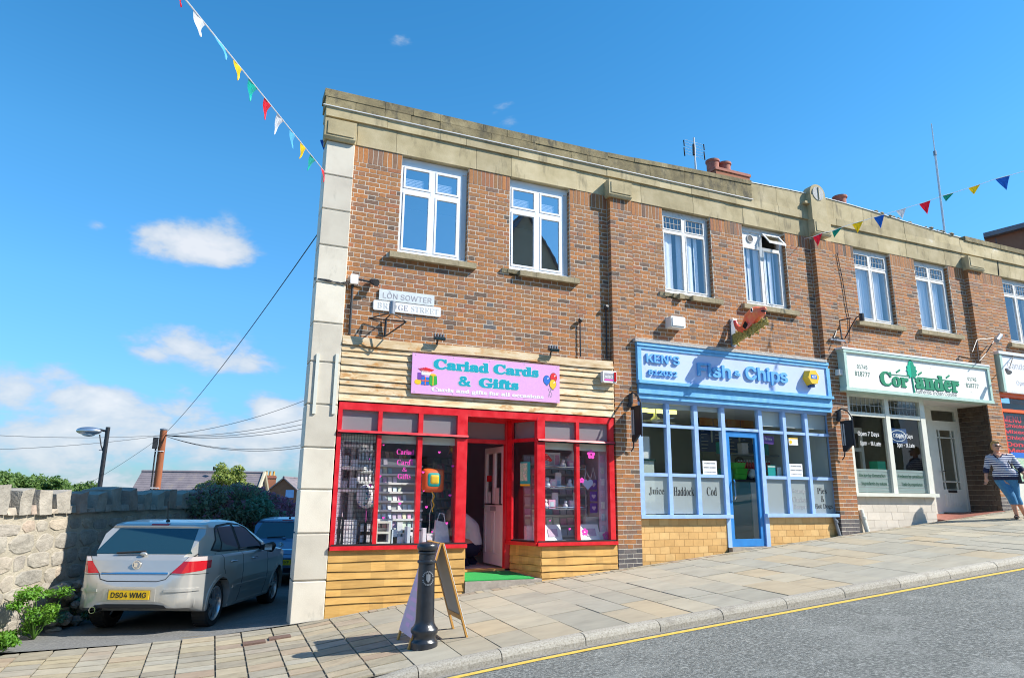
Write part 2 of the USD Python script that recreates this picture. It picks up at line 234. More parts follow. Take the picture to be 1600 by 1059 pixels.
for _n, _c in dict(white=(0.78, 0.78, 0.80), sky=(0.10, 0.45, 0.72), gold=(0.85, 0.56, 0.0), mint=(0.0, 0.48, 0.38), scarlet=(0.78, 0.01, 0.03), navy=(0.01, 0.10, 0.46), green=(0.01, 0.27, 0.17)).items():
    n = {'p': ('principled_bsdf', {'base_color': _c, 'roughness': 0.5}), 't': ('translucent_bsdf', {'color': _c}), 'm': ('mix_closure', {'fac': 0.35})}
    LOOK['pennant_' + _n] = usdkit.material(stage, '/World/Looks/pennant_' + _n, n, [('p.BSDF', 'm.closure1'), ('t.BSDF', 'm.closure2')], surface='m.closure')
look('menu_blue', (0.015, 0.06, 0.20), rough=0.4)
look('counter_teal', (0.10, 0.26, 0.27), rough=0.35)
look('appliance', [(0, (0.52, 0.56, 0.50)), (1, (0.60, 0.63, 0.56))], rough=0.4, scale=2)
look('chip_wall', [(0, (0.56, 0.58, 0.54)), (1, (0.66, 0.68, 0.63))], rough=0.7, scale=2)
look('ochre_wall', [(0, (0.50, 0.38, 0.19)), (1, (0.62, 0.49, 0.26))], rough=0.8, scale=2)
look('curtain_cloth', [(0, (0.66, 0.68, 0.72)), (1, (0.78, 0.79, 0.82))], rough=0.9, scale=6, stretch=(1, 1, 0.3))
look('goods', [(0, G(0.8)), (1, G(1.2))], rough=0.55, scale=30, rnd=[(0, (0.80, 0.78, 0.80)), (0.12, (0.72, 0.52, 0.66)), (0.22, (0.45, 0.58, 0.70)), (0.34, (0.80, 0.77, 0.70)), (0.46, (0.40, 0.36, 0.46)), (0.58, (0.74, 0.34, 0.54)), (0.68, (0.78, 0.75, 0.78)), (0.8, (0.25, 0.48, 0.56)), (0.9, (0.66, 0.62, 0.40)), (1, (0.82, 0.80, 0.80))])
look('pale_goods', [(0, G(0.85)), (1, G(1.1))], rough=0.5, scale=25, rnd=[(0, (0.82, 0.81, 0.80)), (0.4, (0.76, 0.72, 0.74)), (0.7, (0.80, 0.70, 0.75)), (1, (0.60, 0.70, 0.78))])
look('rust_iron', [(0, (0.10, 0.06, 0.045)), (1, (0.19, 0.115, 0.085))], rough=0.8, scale=20, bump=0.4)
look('terracotta', [(0, (0.26, 0.08, 0.055)), (1, (0.40, 0.15, 0.10))], rough=0.8, scale=9, bump=0.2)
look('wall_stone', [(0, G(0.62)), (0.5, G(1.0)), (1, G(1.28))], rough=0.92, scale=5.5, bump=0.9, bscale=26, rnd=[(0, (0.27, 0.25, 0.215)), (0.3, (0.35, 0.315, 0.26)), (0.55, (0.30, 0.275, 0.24)), (0.75, (0.39, 0.33, 0.255)), (0.92, (0.34, 0.255, 0.205)), (1, (0.27, 0.26, 0.24))], dist=0.02, detail=8)
look('lime_mortar', [(0, (0.24, 0.215, 0.165)), (0.5, (0.36, 0.32, 0.25)), (1, (0.45, 0.40, 0.32))], rough=0.95, scale=4, bump=0.9, bscale=30, dist=0.02, detail=8)
look('slate', [(0, (0.13, 0.11, 0.125)), (0.6, (0.20, 0.17, 0.18)), (1, (0.27, 0.22, 0.17))], rough=0.75, scale=1.6, detail=7)
look('house_stone', [(0, (0.34, 0.29, 0.20)), (1, (0.46, 0.40, 0.29))], rough=0.9, scale=3)
look('house_brick', [(0, (0.26, 0.095, 0.05)), (1, (0.36, 0.14, 0.075))], rough=0.9, scale=5)
look('pole_wood', [(0, (0.20, 0.055, 0.02)), (1, (0.34, 0.11, 0.04))], rough=0.8, scale=6, stretch=(4, 4, 0.5))
look('bark', [(0, (0.05, 0.04, 0.03)), (1, (0.10, 0.08, 0.06))], rough=0.9, scale=12, bump=0.6)
look('skin', [(0, (0.50, 0.25, 0.165)), (1, (0.56, 0.29, 0.195))], rough=0.5, scale=12)
look('blond_hair', [(0, (0.30, 0.16, 0.05)), (1, (0.50, 0.30, 0.11))], rough=0.6, scale=40, stretch=(1, 1, 0.3), bump=0.5)
look('dark_hair', (0.025, 0.014, 0.01), rough=0.6)
look('denim', [(0, (0.035, 0.15, 0.30)), (1, (0.06, 0.21, 0.39))], rough=0.9, scale=25)
look('navy_cloth', (0.012, 0.016, 0.05), rough=0.85)
look('white_shirt', [(0, (0.55, 0.55, 0.62)), (1, (0.70, 0.70, 0.76))], rough=0.85, scale=6)
look('sandal_leather', (0.05, 0.025, 0.018), rough=0.6)
look('bag_leather', (0.012, 0.011, 0.014), rough=0.45)
look('fish_paint', [(0, (0.85, 0.30, 0.08)), (0.45, (0.85, 0.15, 0.06)), (1, (0.72, 0.04, 0.08))], rough=0.3, scale=4, stretch=(1, 3, 1), coat=0.3)
look('net_rope', [(0, (0.16, 0.13, 0.03)), (0.5, (0.42, 0.34, 0.09)), (1, (0.62, 0.56, 0.24))], rough=0.9, scale=26, bump=0.6)
look('pine_frame', [(0, (0.46, 0.22, 0.045)), (1, (0.58, 0.31, 0.08))], rough=0.5, scale=5, stretch=(4, 4, 1), bump=0.1)
look('street_plate', [(0, (0.52, 0.57, 0.58)), (1, (0.66, 0.70, 0.70))], rough=0.45, scale=9)
look('tan_text', (0.50, 0.51, 0.50), rough=0.6)
look('poster_print', [(0, (0.62, 0.30, 0.35)), (0.3, (0.70, 0.62, 0.45)), (0.55, (0.25, 0.50, 0.30)), (0.8, (0.75, 0.72, 0.65)), (1, (0.55, 0.10, 0.12))], rough=0.4, scale=16)
look('menu_photo', [(0, (0.45, 0.10, 0.02)), (0.5, (0.60, 0.26, 0.06)), (1, (0.42, 0.30, 0.10))], rough=0.4, scale=7)
stripes_look('breton_stripes', (0.72, 0.73, 0.78), (0.02, 0.035, 0.13), 0.045)
pane_look('window_pane', floor=0.05); pane_look('upstairs_pane', tint=(0.86, 0.90, 0.92), floor=0.48); pane_look('old_pane', tint=(0.93, 0.95, 0.96), floor=0.16); pane_look('chip_pane', tint=(0.84, 0.88, 0.87), floor=0.06)
frost_look('obscure_glass', (0.55, 0.51, 0.55), 0.66, 0.22, 60.0); frost_look('frosted_film', (0.56, 0.64, 0.65), 0.80, 0.45, 8.0); frost_look('etched_film', (0.44, 0.58, 0.56), 0.75, 0.45, 8.0)
leaf_look('leaf_green', [(0, (0.035, 0.085, 0.012)), (0.5, (0.075, 0.17, 0.02)), (1, (0.16, 0.27, 0.035))])
leaf_look('leaf_bright', [(0, (0.05, 0.15, 0.01)), (0.5, (0.10, 0.26, 0.015)), (1, (0.20, 0.36, 0.03))])
leaf_look('leaf_tree', [(0, (0.11, 0.15, 0.03)), (0.5, (0.22, 0.28, 0.05)), (1, (0.38, 0.42, 0.10))])
leaf_look('leaf_creeper', [(0, (0.07, 0.11, 0.06)), (0.4, (0.15, 0.21, 0.12)), (0.62, (0.24, 0.28, 0.17)), (0.72, (0.26, 0.12, 0.16)), (0.88, (0.42, 0.12, 0.19)), (1, (0.6, 0.12, 0.16))])
leaf_look('leaf_purple', [(0, (0.10, 0.12, 0.09)), (0.35, (0.18, 0.19, 0.14)), (0.5, (0.30, 0.14, 0.20)), (0.8, (0.46, 0.15, 0.25)), (1, (0.7, 0.13, 0.2))])
leaf_look('leaf_ivy', [(0, (0.064, 0.176, 0.128)), (0.5, (0.112, 0.288, 0.192)), (1, (0.224, 0.448, 0.288))])
leaf_look('leaf_far', [(0, (0.05, 0.10, 0.02)), (0.5, (0.10, 0.18, 0.035)), (1, (0.17, 0.26, 0.06))])

# ---------------------------------------------------------------- helpers
BASE, COUNT, PARTS = {}, {}, {}


def unique(parent, name):
    k = (parent, name); i = COUNT.get(k, 0); COUNT[k] = i + 1
    return f'{parent}/{name}' + (f'_{i:03d}' if i else '')


def tag(path, label=None, cat=None, group=None, kind=None):
    p = stage.GetPrimAtPath(path)
    for k, v in (('label', label), ('category', cat), ('group', group), ('kind', kind)):
        if v: p.SetCustomDataByKey(k, v)


def thing(name, label=None, cat=None, base=(0, 0, 0), group=None, kind=None):
    """An Xform at the thing's base; its parts follow in world measures."""
    path = unique('/World', name)
    x = UsdGeom.Xform.Define(stage, path); x.AddTranslateOp().Set(Gf.Vec3d(*map(float, base)))
    BASE[path] = np.array(base, float); tag(path, label, cat, group, kind)
    return path


def _base(path): return BASE.get('/'.join(path.split('/')[:3]), np.zeros(3))


class MB:
    """Collects pieces into one mesh."""
    def __init__(self): self.v, self.f, self.r, self.n = [], [], [], 0
    def raw(self, v, f, rnd=0.5):
        v = np.asarray(v, float); self.v.append(v); self.f.append(np.asarray(f, int) + self.n); self.r.append(np.broadcast_to(np.asarray(rnd, float), (len(v),))); self.n += len(v); return self
    def add(self, m, rnd=0.5, M=None):
        v, f, _ = meshkit.arrays(m)
        if M is not None: v = v @ np.asarray(M)[:3, :3].T + np.asarray(M)[:3, 3]
        return self.raw(v, f, rnd)
    def hexa(self, c, rnd=0.5):
        """c: 8 corners, bottom four counter-clockwise then top four."""
        return self.raw(c, [[0, 2, 1], [0, 3, 2], [4, 5, 6], [4, 6, 7], [0, 1, 5], [0, 5, 4], [1, 2, 6], [1, 6, 5], [2, 3, 7], [2, 7, 6], [3, 0, 4], [3, 4, 7]], rnd)
    def box(self, x0, x1, y0, y1, z0, z1, rnd=0.5):
        return self.hexa([(x0, y0, z0), (x1, y0, z0), (x1, y1, z0), (x0, y1, z0), (x0, y0, z1), (x1, y0, z1), (x1, y1, z1), (x0, y1, z1)], rnd)
    def tube(self, pts, r, n=6, rnd=0.5, cap=True):
        p = np.asarray(pts, float); t = np.gradient(p, axis=0); t /= np.linalg.norm(t, axis=1, keepdims=True) + 1e-12
        a = np.cross(t, np.where(np.abs(t[:, 2:]) < 0.9, [0, 0, 1.0], [1.0, 0, 0])); a /= np.linalg.norm(a, axis=1, keepdims=True) + 1e-12; b = np.cross(t, a)
        an = np.arange(n) * 2 * np.pi / n; rr = np.broadcast_to(np.asarray(r, float), (len(p),))
        v = p[:, None] + rr[:, None, None] * (np.cos(an)[None, :, None] * a[:, None] + np.sin(an)[None, :, None] * b[:, None])
        f = []
        for i in range(len(p) - 1):
            for j in range(n):
                k = (j + 1) % n; f += [[i * n + j, i * n + k, (i + 1) * n + k], [i * n + j, (i + 1) * n + k, (i + 1) * n + j]]
        if cap:
            for j in range(1, n - 1): f += [[0, j + 1, j], [(len(p) - 1) * n, (len(p) - 1) * n + j, (len(p) - 1) * n + j + 1]]
        return self.raw(v.reshape(-1, 3), f, rnd)
    def lathe(self, prof, c, n=20, rnd=0.5):
        """prof: (radius, z) pairs from bottom to top, round the vertical through c."""
        an = np.arange(n) * 2 * np.pi / n; v, f = [], []
        for r, z in prof: v += [(c[0] + r * math.cos(t), c[1] + r * math.sin(t), c[2] + z) for t in an]
        m = len(prof)
        for i in range(m - 1):
            for j in range(n):
                k = (j + 1) % n; f += [[i * n + j, i * n + k, (i + 1) * n + k], [i * n + j, (i + 1) * n + k, (i + 1) * n + j]]
        for j in range(1, n - 1): f += [[0, j + 1, j], [(m - 1) * n, (m - 1) * n + j, (m - 1) * n + j + 1]]
        return self.raw(v, f, rnd)
    def build(self, name, mat, parent='/World', smooth=False, label=None, cat=None, group=None, kind=None):
        path = unique(parent, name); v, f, r = np.vstack(self.v), np.vstack(self.f), np.concatenate(self.r)
        if parent == '/World': BASE[path] = np.zeros(3)
        v = v - _base(path); nrm = None
        if smooth:
            q = trimesh.Trimesh(v, f, process=False, vertex_attributes={}); rr = r
            if smooth is not True:
                tm = trimesh.Trimesh(v, f, process=False); tm.merge_vertices()
                v, f, nrm = meshkit.arrays(tm, smooth); r = np.full(len(v), float(np.mean(rr)))
            else: v, f, nrm = meshkit.arrays((v, f), True)
        m = UsdGeom.Mesh.Define(stage, path)
        m.CreatePointsAttr(Vt.Vec3fArray.FromNumpy(np.ascontiguousarray(v, np.float32))); m.CreateFaceVertexCountsAttr(Vt.IntArray.FromNumpy(np.full(len(f), 3, np.int32)))
        m.CreateFaceVertexIndicesAttr(Vt.IntArray.FromNumpy(np.ascontiguousarray(f, np.int32).ravel())); m.CreateSubdivisionSchemeAttr('none'); m.CreateDoubleSidedAttr(True)
        if nrm is not None: m.CreateNormalsAttr(Vt.Vec3fArray.FromNumpy(np.ascontiguousarray(nrm, np.float32))); m.SetNormalsInterpolation('vertex')
        UsdGeom.PrimvarsAPI(m).CreatePrimvar('rnd', Sdf.ValueTypeNames.FloatArray, 'vertex').Set(Vt.FloatArray.FromNumpy(np.ascontiguousarray(r, np.float32)))
        UsdShade.MaterialBindingAPI.Apply(m.GetPrim()).Bind(LOOK[mat]); tag(path, label, cat, group, kind)
        return path


def box(name, mat, parent, *a, rnd=0.5, **k): return MB().box(*a, rnd=rnd).build(name, mat, parent, **k)


FONT = {}
def _font(kind):
    from PIL import ImageFont
    if kind not in FONT:
        f = glob.glob('/opt/blender-*/*/datafiles/fonts/' + ('Inter.woff2' if kind == 'sans' else 'NotoSansMath-Regular.woff2'))[0]
        FONT[kind] = ImageFont.truetype(f, 64)
    return FONT[kind]


@functools.lru_cache(None)
def text_shape(text, kind='sans', grow=0.0):
    """Lettering as a flat shape with capitals one unit tall. kind: sans, serif (a bold book face)."""
    from PIL import Image, ImageDraw
    if kind == 'serif':
        text = ''.join(chr(0x1D400 + ord(c) - 65) if 'A' <= c <= 'Z' else chr(0x1D41A + ord(c) - 97) if 'a' <= c <= 'z' else chr(0x1D7CE + int(c)) if c.isdigit() else c for c in text)
    font = _font(kind); x0, y0, x1, y1 = font.getbbox(text, anchor='ls')
    im = Image.new('L', (int(x1 - x0) + 12, int(y1 - y0) + 12)); ImageDraw.Draw(im).text((6 - x0, 6 - y0), text, 255, font, anchor='ls')
    on = np.pad(np.asarray(im) > 127, ((0, 0), (1, 1))).astype(np.int8)
    rows, st = np.nonzero(np.diff(on, axis=1) == 1); en = np.nonzero(np.diff(on, axis=1) == -1)[1]
    s = union_all([sbox(a, -r - 1, b, -r) for r, a, b in zip(rows, st, en)]).buffer(0.6).buffer(-0.6)
    s = s.buffer(grow * 46).simplify(0.5)
    return affinity.affine_transform(s, [1 / 46, 0, 0, 1 / 46, -6 / 46, (6 - y0) / 46])


def fit(shape, x0, x1, z0, z1):
    a, b, c, d = shape.bounds
    return affinity.affine_transform(shape, [(x1 - x0) / (c - a), 0, 0, (z1 - z0) / (d - b), x0 - a * (x1 - x0) / (c - a), z0 - b * (z1 - z0) / (d - b)])


def polys(s): return [g for g in getattr(s, 'geoms', [s]) if g.geom_type == 'Polygon' and g.area > 1e-9]


def slab(shape, depth):
    cs = CrossSection([np.array(r.coords)[:-1] for p in polys(shape) for r in [p.exterior, *p.interiors]], manifold3d.FillRule.EvenOdd)
    return Manifold.extrude(cs, depth)


def front(shape, y, depth=0.002):
    """A flat shape (x, z) as a thin plate facing the street, its face at y - depth."""
    m = slab(shape, depth).to_mesh(); v = m.vert_properties[:, :3]
    return (np.stack([v[:, 0], y - v[:, 2], v[:, 1]], 1), m.tri_verts)


def print_on(name, mat, parent, shape, y, depth=0.0025): return MB().raw(*front(shape, y, depth)).build(name, mat, parent)


def words(text, x0, x1, z0, z1, kind='sans', grow=0.0): return fit(text_shape(text, kind, grow), x0, x1, z0, z1)


def blob(joints, links, step=0.02, rounds=8):
    """One continuous body: hulls of spheres at the joints, refined and smoothed."""
    S = lambda j: Manifold.sphere(joints[j][1], 16).translate(joints[j][0])
    m = Manifold()
    for l in links: m += Manifold.batch_hull([S(j) for j in l]) if len(l) > 1 else S(l[0])
    m = m.refine_to_length(step).to_mesh(); t = trimesh.Trimesh(m.vert_properties[:, :3], m.tri_verts, process=True)
    trimesh.smoothing.filter_taubin(t, lamb=0.5, nu=0.53, iterations=rounds)
    return t


RNG = random.Random(7)
def R(a=0.0, b=1.0): return RNG.uniform(a, b)


# ---------------------------------------------------------------- the ground
_g = PchipInterpolator([-60, -12, -8, -6.5, -5.01, -4.59, -2.6, -1.38, 0, 2.36, 5.2, 7.8, 10, 14, 60], [-2.0, -.735, -.675, -.642, -.550, -.492, -.255, -.135, -.005, .215, .475, .71, .92, 1.30, 5.2])
def gz(x, y):
    return float(_g(x)) + (0.02 * (y + 0.11) if y < -0.11 else -0.03 * (y + 0.11))
KY = lambda x: -3.28 - 0.05 * x             # the back of the kerb
KH = 0.10
def rz(x, y):                               # the road's surface
    k = KY(x) - 0.15; d = k - y
    return gz(x, k) - KH + 0.022 * min(d, 3.2) - 0.022 * max(d - 3.2, 0)


def sheet(name, mat, xs, ys, zf, parent='/World', **k):
    X, Y = np.meshgrid(xs, ys, indexing='ij'); Z = np.vectorize(zf)(X, Y); n, m = X.shape
    i, j = np.meshgrid(np.arange(n - 1), np.arange(m - 1), indexing='ij'); a = (i * m + j).ravel()
    f = np.concatenate([np.stack([a, a + m, a + m + 1], 1), np.stack([a, a + m + 1, a + 1], 1)])
    return MB().raw(np.stack([X, Y, Z], -1).reshape(-1, 3), f).build(name, mat, parent, smooth=True, **k)


def far_z(x, y):
    r = math.hypot(x, y); z = gz(max(min(x, 30), -30), max(min(y, 12), -3)) - 0.5
    t = min(max((y - 14) / 60, 0), 1); z -= 9 * t * t * (3 - 2 * t)
    if r > 500: z -= min((r - 500) * 0.01, 45)
    return z
_far = np.concatenate([-np.geomspace(9000, 30, 16), np.linspace(-26, 26, 14), np.geomspace(30, 9000, 16)])
sheet('ground', 'earth', _far, _far, far_z, kind='structure')
road = thing('road', kind='structure')
_rx = np.linspace(-30, 30, 61)
_rows = [0.145, 0.3, 1.2, 2.4, 3.35, 4.5, 5.5, 6.6]
X = np.array([[x for _ in _rows] for x in _rx]); Y = np.array([[KY(x) - d for d in _rows] for x in _rx]); Z = np.array([[rz(x, KY(x) - d) for d in _rows] for x in _rx])
_i, _j = np.meshgrid(np.arange(60), np.arange(len(_rows) - 1), indexing='ij'); _a = (_i * len(_rows) + _j).ravel(); _m = len(_rows)
MB().raw(np.stack([X, Y, Z], -1).reshape(-1, 3), np.concatenate([np.stack([_a, _a + 1, _a + _m + 1], 1), np.stack([_a, _a + _m + 1, _a + _m], 1)])).build('road_surface', 'asphalt', road, smooth=True)


def strip(name, mat, parent, d0, d1, x0, x1, lift, n=60):
    v, f = [], []
    for i in range(n + 1):
        x = x0 + (x1 - x0) * i / n
        for d in (d0, d1): v.append((x, KY(x) - d, rz(x, KY(x) - d) + lift))
    for i in range(n): a = 2 * i; f += [[a, a + 1, a + 3], [a, a + 3, a + 2]]
    return MB().raw(v, f).build(name, mat, parent)
strip('gutter_strip', 'gutter_stone', road, 0.147, 0.225, -30, 30, 0.004)
strip('yellow_line', 'yellow_paint', road, 0.262, 0.345, -4.75, 30, 0.004)
kerb = thing('kerb', kind='structure')
_x = -11.0
while _x < 24:
    w = R(0.82, 0.95); a, b = _x + 0.005, _x + w - 0.005; _x += w; v, f = [], []
    prof = [(0.0, -0.16), (0.0, 0.006), (0.05, 0.010), (0.10, 0.002), (0.132, -0.02), (0.148, -0.05), (0.152, -0.16)]
    dz = R(-0.004, 0.004)
    for x in (a, b):
        for d, h in prof: v.append((x, KY(x) - d, gz(x, KY(x)) + h + dz - (0.075 if x < -4.9 and h > -0.1 else 0)))
    m = len(prof)
    for k in range(m - 1): f += [[k, k + 1, m + k + 1], [k, m + k + 1, m + k]]
    for k in range(1, m - 1): f += [[0, k + 1, k], [m, m + k, m + k + 1]]
    MB().raw(v, f, R()).build('kerb_stone', 'kerb_granite', kerb)
pave = thing('pavement', kind='structure')
v, f = [], []
for i in range(121):
    x = -14 + 40 * i / 120
    for y in (KY(x) - 0.01, -2.0, -1.0, 0.10): v.append((x, y, gz(x, y) - 0.014))
for i in range(120):
    for k in range(3): a = 4 * i + k; f += [[a, a + 4, a + 5], [a, a + 5, a + 1]]
MB().raw(v, f).build('bedding', 'paving_bed', pave, smooth=True)


def stone(mb, x0, x1, y0, y1, dz, rnd, gap=0.006, th=0.05):
    gy = gap * 1.5; c = [(x0 + gap, y0 + gy), (x1 - gap, y0 + gy), (x1 - gap, y1 - gy), (x0 + gap, y1 - gy)]
    t = R(-0.004, 0.004); u = R(-0.003, 0.003)
    z = [gz(*p) + dz + (t if i in (1, 2) else -t) * 0.5 + (u if i > 1 else -u) * 0.5 for i, p in enumerate(c)]
    return mb.hexa([(p[0], p[1], q - th) for p, q in zip(c, z)] + [(p[0], p[1], q) for p, q in zip(c, z)], rnd)


pieces = []
x = -4.15
while x < 20:                               # flags in courses from the shops to the kerb
    w = R(0.40, 0.58) if x < 4.5 else R(0.34, 0.5); y = KY(x + w / 2) + 0.0; top = -0.30
    while y < top - 0.05:
        d = min(R(0.5, 0.95), top - y)
        if top - y - d < 0.3: d = top - y
        pieces.append(('flagstone', x, x + w, y, y + d, 0.006)); y += d
    x += w
x = -4.15
while x < 20:                               # small setts along the shop fronts
    w = R(0.10, 0.15); pieces.append(('sett', x, x + w, -0.295, -0.135, 0.006)); x += w
x = -4.15
while x > -11.5:
    w = R(0.30, 0.40); y = KY(x - w / 2)
    while y < -0.20:
        d = min(R(0.18, 0.28), -0.14 - y)
        if -0.14 - y - d < 0.1: d = -0.14 - y
        pieces.append(('sett', x - w, x, y, y + d, 0.009)); y += d
    x -= w
spare = MB(); n = {'flagstone': 0, 'sett': 0}
for k, x0, x1, y0, y1, gap in sorted(pieces, key=lambda p: math.hypot(p[1] - EYE[0], p[3] - EYE[1])):
    if n[k] < 290 and x1 > -8.7: stone(MB(), x0, x1, y0, y1, R(-0.003, 0.003), R(), gap).build(k, 'flagstone' if k == 'flagstone' else 'sett_stone', pave); n[k] += 1
    else: stone(spare, x0, x1, y0, y1, R(-0.003, 0.003), R(), gap)
spare.build('setts', 'sett_stone', pave, kind='stuff')
for i, (x, y) in enumerate([(397, 1004), (437, 996)]):
    d = px(x, y); t = 8.0
    for _ in range(30): q = EYE + d * t; t += (q[2] - gz(q[0], q[1])) / -d[2] * 0.9
    q = EYE + d * t; mb = MB(); stone(mb, q[0] - 0.125, q[0] + 0.125, q[1] - 0.075, q[1] + 0.075, 0.016, 0.5, 0, 0.05)
    h = mb.build('drain_cover', 'rust_iron'); tag(h, ['rust brown drain cover set in the setts, the left one of two', 'rust brown drain cover set in the setts, nearest the pale corner pier'][i], 'drain cover')
# the side lane
LH = 0.38                                    # the lane's heading
def lane_z(x, y):
    s, t = (x + 6.685) * math.sin(LH) + (y - 1.261) * math.cos(LH), (x + 6.685) * math.cos(LH) - (y - 1.261) * math.sin(LH)
    z = -0.693 - 0.026 * s + 0.015 * max(t, -4) + 0.09 * min(max(t - 0.9, 0), 1.6)
    return z - (0.05 * (s - 14) if s > 14 else 0)
sheet('lane', 'lane_asphalt', np.concatenate([np.linspace(-12, -3, 37), np.linspace(-2, 14, 9)]), np.concatenate([np.linspace(-0.15, 8, 24), np.linspace(9.5, 40, 14)]), lane_z, kind='structure')
# ---------------------------------------------------------------- the terrace of shops
S1 = thing('shop_building', 'brick corner shop building with wooden boards and red shopfront of the card shop', 'shop building', (-2.5, 0, -0.3), 'row of brick shops')
S2 = thing('shop_building', 'brick shop building with the light blue fish and chip shopfront', 'shop building', (2.7, 0, 0.2), 'row of brick shops')
S3 = thing('shop_building', 'brick shop building with the pale green restaurant front', 'shop building', (7.6, 0, 0.7), 'row of brick shops')
S4 = thing('shop_building', 'brick shop building cut off by the right edge, with red menu lettering in its window', 'shop building', (12, 0, 1.0), 'row of brick shops')
SHOPS = [(S1, -5.03, 0.0), (S2, 0.0, 4.96), (S3, 4.96, 9.80), (S4, 9.80, 16.0)]
HEAD, SILL, C = 6.5, 4.82, 0.075
WINS = {S1: [(-3.82, -2.67), (-1.92, -0.765)], S2: [(1.22, 2.35), (3.14, 4.265)], S3: [(6.21, 7.345), (8.12, 9.265)], S4: [(11.24, 12.40), (13.3, 14.45)]}
PIERS = [(S2, 0.0, 0.465), (S3, 4.96, 5.45), (S4, 9.80, 10.30)]
WALLBASE = {S1: 3.40, S2: 3.72, S3: 4.02, S4: 4.45}
bricks = {S1: [], S2: [], S3: [], S4: []}


def flemish(x0, x1, k):
    """Headers and stretchers of course k between x0 and x1."""
    x = math.floor((x0 - 3) / 0.3375) * 0.3375 + (k % 2) * 0.16875; s = 0; out = []
    while x < x1:
        w = 0.225 if s == 0 else 0.1125; s ^= 1; a, b = max(x, x0), min(x + w, x1); x += w
        if b - a > 0.025: out.append((a + 0.006, b - 0.006))
    return out


def cut(spans, a, b):
    out = []
    for p, q in spans:
        if b <= p or a >= q: out.append((p, q)); continue
        if p < a: out.append((p, a))
        if q > b: out.append((b, q))
    return out


for S, X0, X1 in SHOPS:                      # the upper walls
    x0 = -4.6 if S is S1 else {S2: 0.465, S3: 5.45, S4: 10.30}[S]; x1 = min(X1, 13.6); k = int(math.ceil(WALLBASE[S] / C)) - 1
    while (k + 1) * C < HEAD - 0.22:
        sp = [(x0, x1)]
        if (k + 1) * C > SILL - 0.06:
            for a, b in WINS[S]: sp = cut(sp, a - (0.15 if k * C < SILL - 0.05 else 0), b + (0.15 if k * C < SILL - 0.05 else 0))
        for p, q in sp:
            for a, b in flemish(p, q, k): bricks[S].append((a, b, 0.0, k * C + 0.0062, (k + 1) * C - 0.0062, 0))
        k += 1
    sp = [(x0, x1)]
    for a, b in WINS[S]: sp = cut(sp, a, b)
    for p, q in sp:                          # the soldier course under the stone band
        n = max(1, round((q - p) / C)); w = (q - p) / n
        for i in range(n): bricks[S].append((p + i * w + 0.005, p + (i + 1) * w - 0.005, 0.0, k * C + 0.005, HEAD - 0.005, 0))
for S, a0, a1 in PIERS:
    g0 = gz((a0 + a1) / 2, -0.11); k = int(math.floor((g0 - 0.05) / C)); kt = 83
    while k < kt:
        dark = k * C < g0 + 0.24
        for a, b in flemish(a0, a1, 0 if False else k) if False else ([(a0, a0 + .1125), (a0 + .1125, a1 - .1125), (a1 - .1125, a1)] if k % 2 else [(a0, a0 + (a1 - a0 - .1125) / 2), (a0 + (a1 - a0 - .1125) / 2, a1 - (a1 - a0 - .1125) / 2), (a1 - (a1 - a0 - .1125) / 2, a1)]):
            bricks[S].append((a + 0.005, b - 0.005, -0.11, k * C + 0.0062, (k + 1) * C - 0.0062, int(dark)))
        k += 1
    for i in range(6): w = (a1 - a0) / 6; bricks[S].append((a0 + i * w + 0.005, a0 + (i + 1) * w - 0.005, -0.11, kt * C + 0.005, 6.445, 0))
for S in bricks:
    mc, md = MB(), MB(); near = sorted(bricks[S], key=lambda b: math.hypot((b[0] + b[1]) / 2 - EYE[0], EYE[1], b[3] - EYE[2]) - 3 * (b[1] - b[0]))
    for i, (a, b, y, z0, z1, dk) in enumerate(near):
        o = y + R(-0.0025, 0.0008); j = R(-0.0015, 0.0015); d = 0.114 if y < -0.05 else 0.012
        if S is S1 and y > -.05 and abs((a + b) / 2 + 2.28) < .13 and 3.72 < z0 < 4.3 and R() < .5: dk = 1
        if i < 298: box('brick', 'brick_dark' if dk else 'brick_clay', S, a, b, o, o + d, z0 + j, z1 + j, rnd=R())
        else: (md if dk else mc).box(a, b, o, o + d, z0 + j, z1 + j, R())
    if mc.v: mc.build('brickwork', 'brick_clay', S, kind='stuff')
    if md.v: md.build('dark_brickwork', 'brick_dark', S, kind='stuff')
for S, a0, a1 in PIERS:
    box('mortar_core', 'mortar', S, a0 + 0.010, a1 - 0.010, -0.1078, 0.0015, gz(a0, 0) - 0.2, 6.45)
for S, X0, X1 in SHOPS:                      # the mortar wall behind the bricks, with the window openings
    x0, x1, z0 = (-4.6 if S is S1 else X0), X1, WALLBASE[S] - 0.12; mb = MB(); xs = [x0]
    for a, b in WINS[S]: xs += [a, b]
    xs.append(x1)
    mb.box(x0, x1, 0.0022, 0.30, z0, SILL - 0.1)
    for i in range(0, len(xs), 2): mb.box(xs[i], xs[i + 1], 0.0022, 0.30, SILL - 0.1, HEAD)
    mb.build('mortar_wall', 'mortar', S)
    rv = MB()
    for a, b in WINS[S]:                     # brick reveals of the openings
        k = 65
        while k * C < HEAD - 0.05:
            for s, e in ((a, -1), (b, 1)): rv.box(min(s, s + e * 0.003) - (0.003 if e < 0 else 0) + (0.003 if e < 0 else -0.003), max(s, s + e * 0.003), 0.014, 0.09, k * C + 0.0062, (k + 1) * C - 0.0062, R())
            k += 1
    rv.build('reveal_bricks', 'brick_clay', S, kind='stuff')

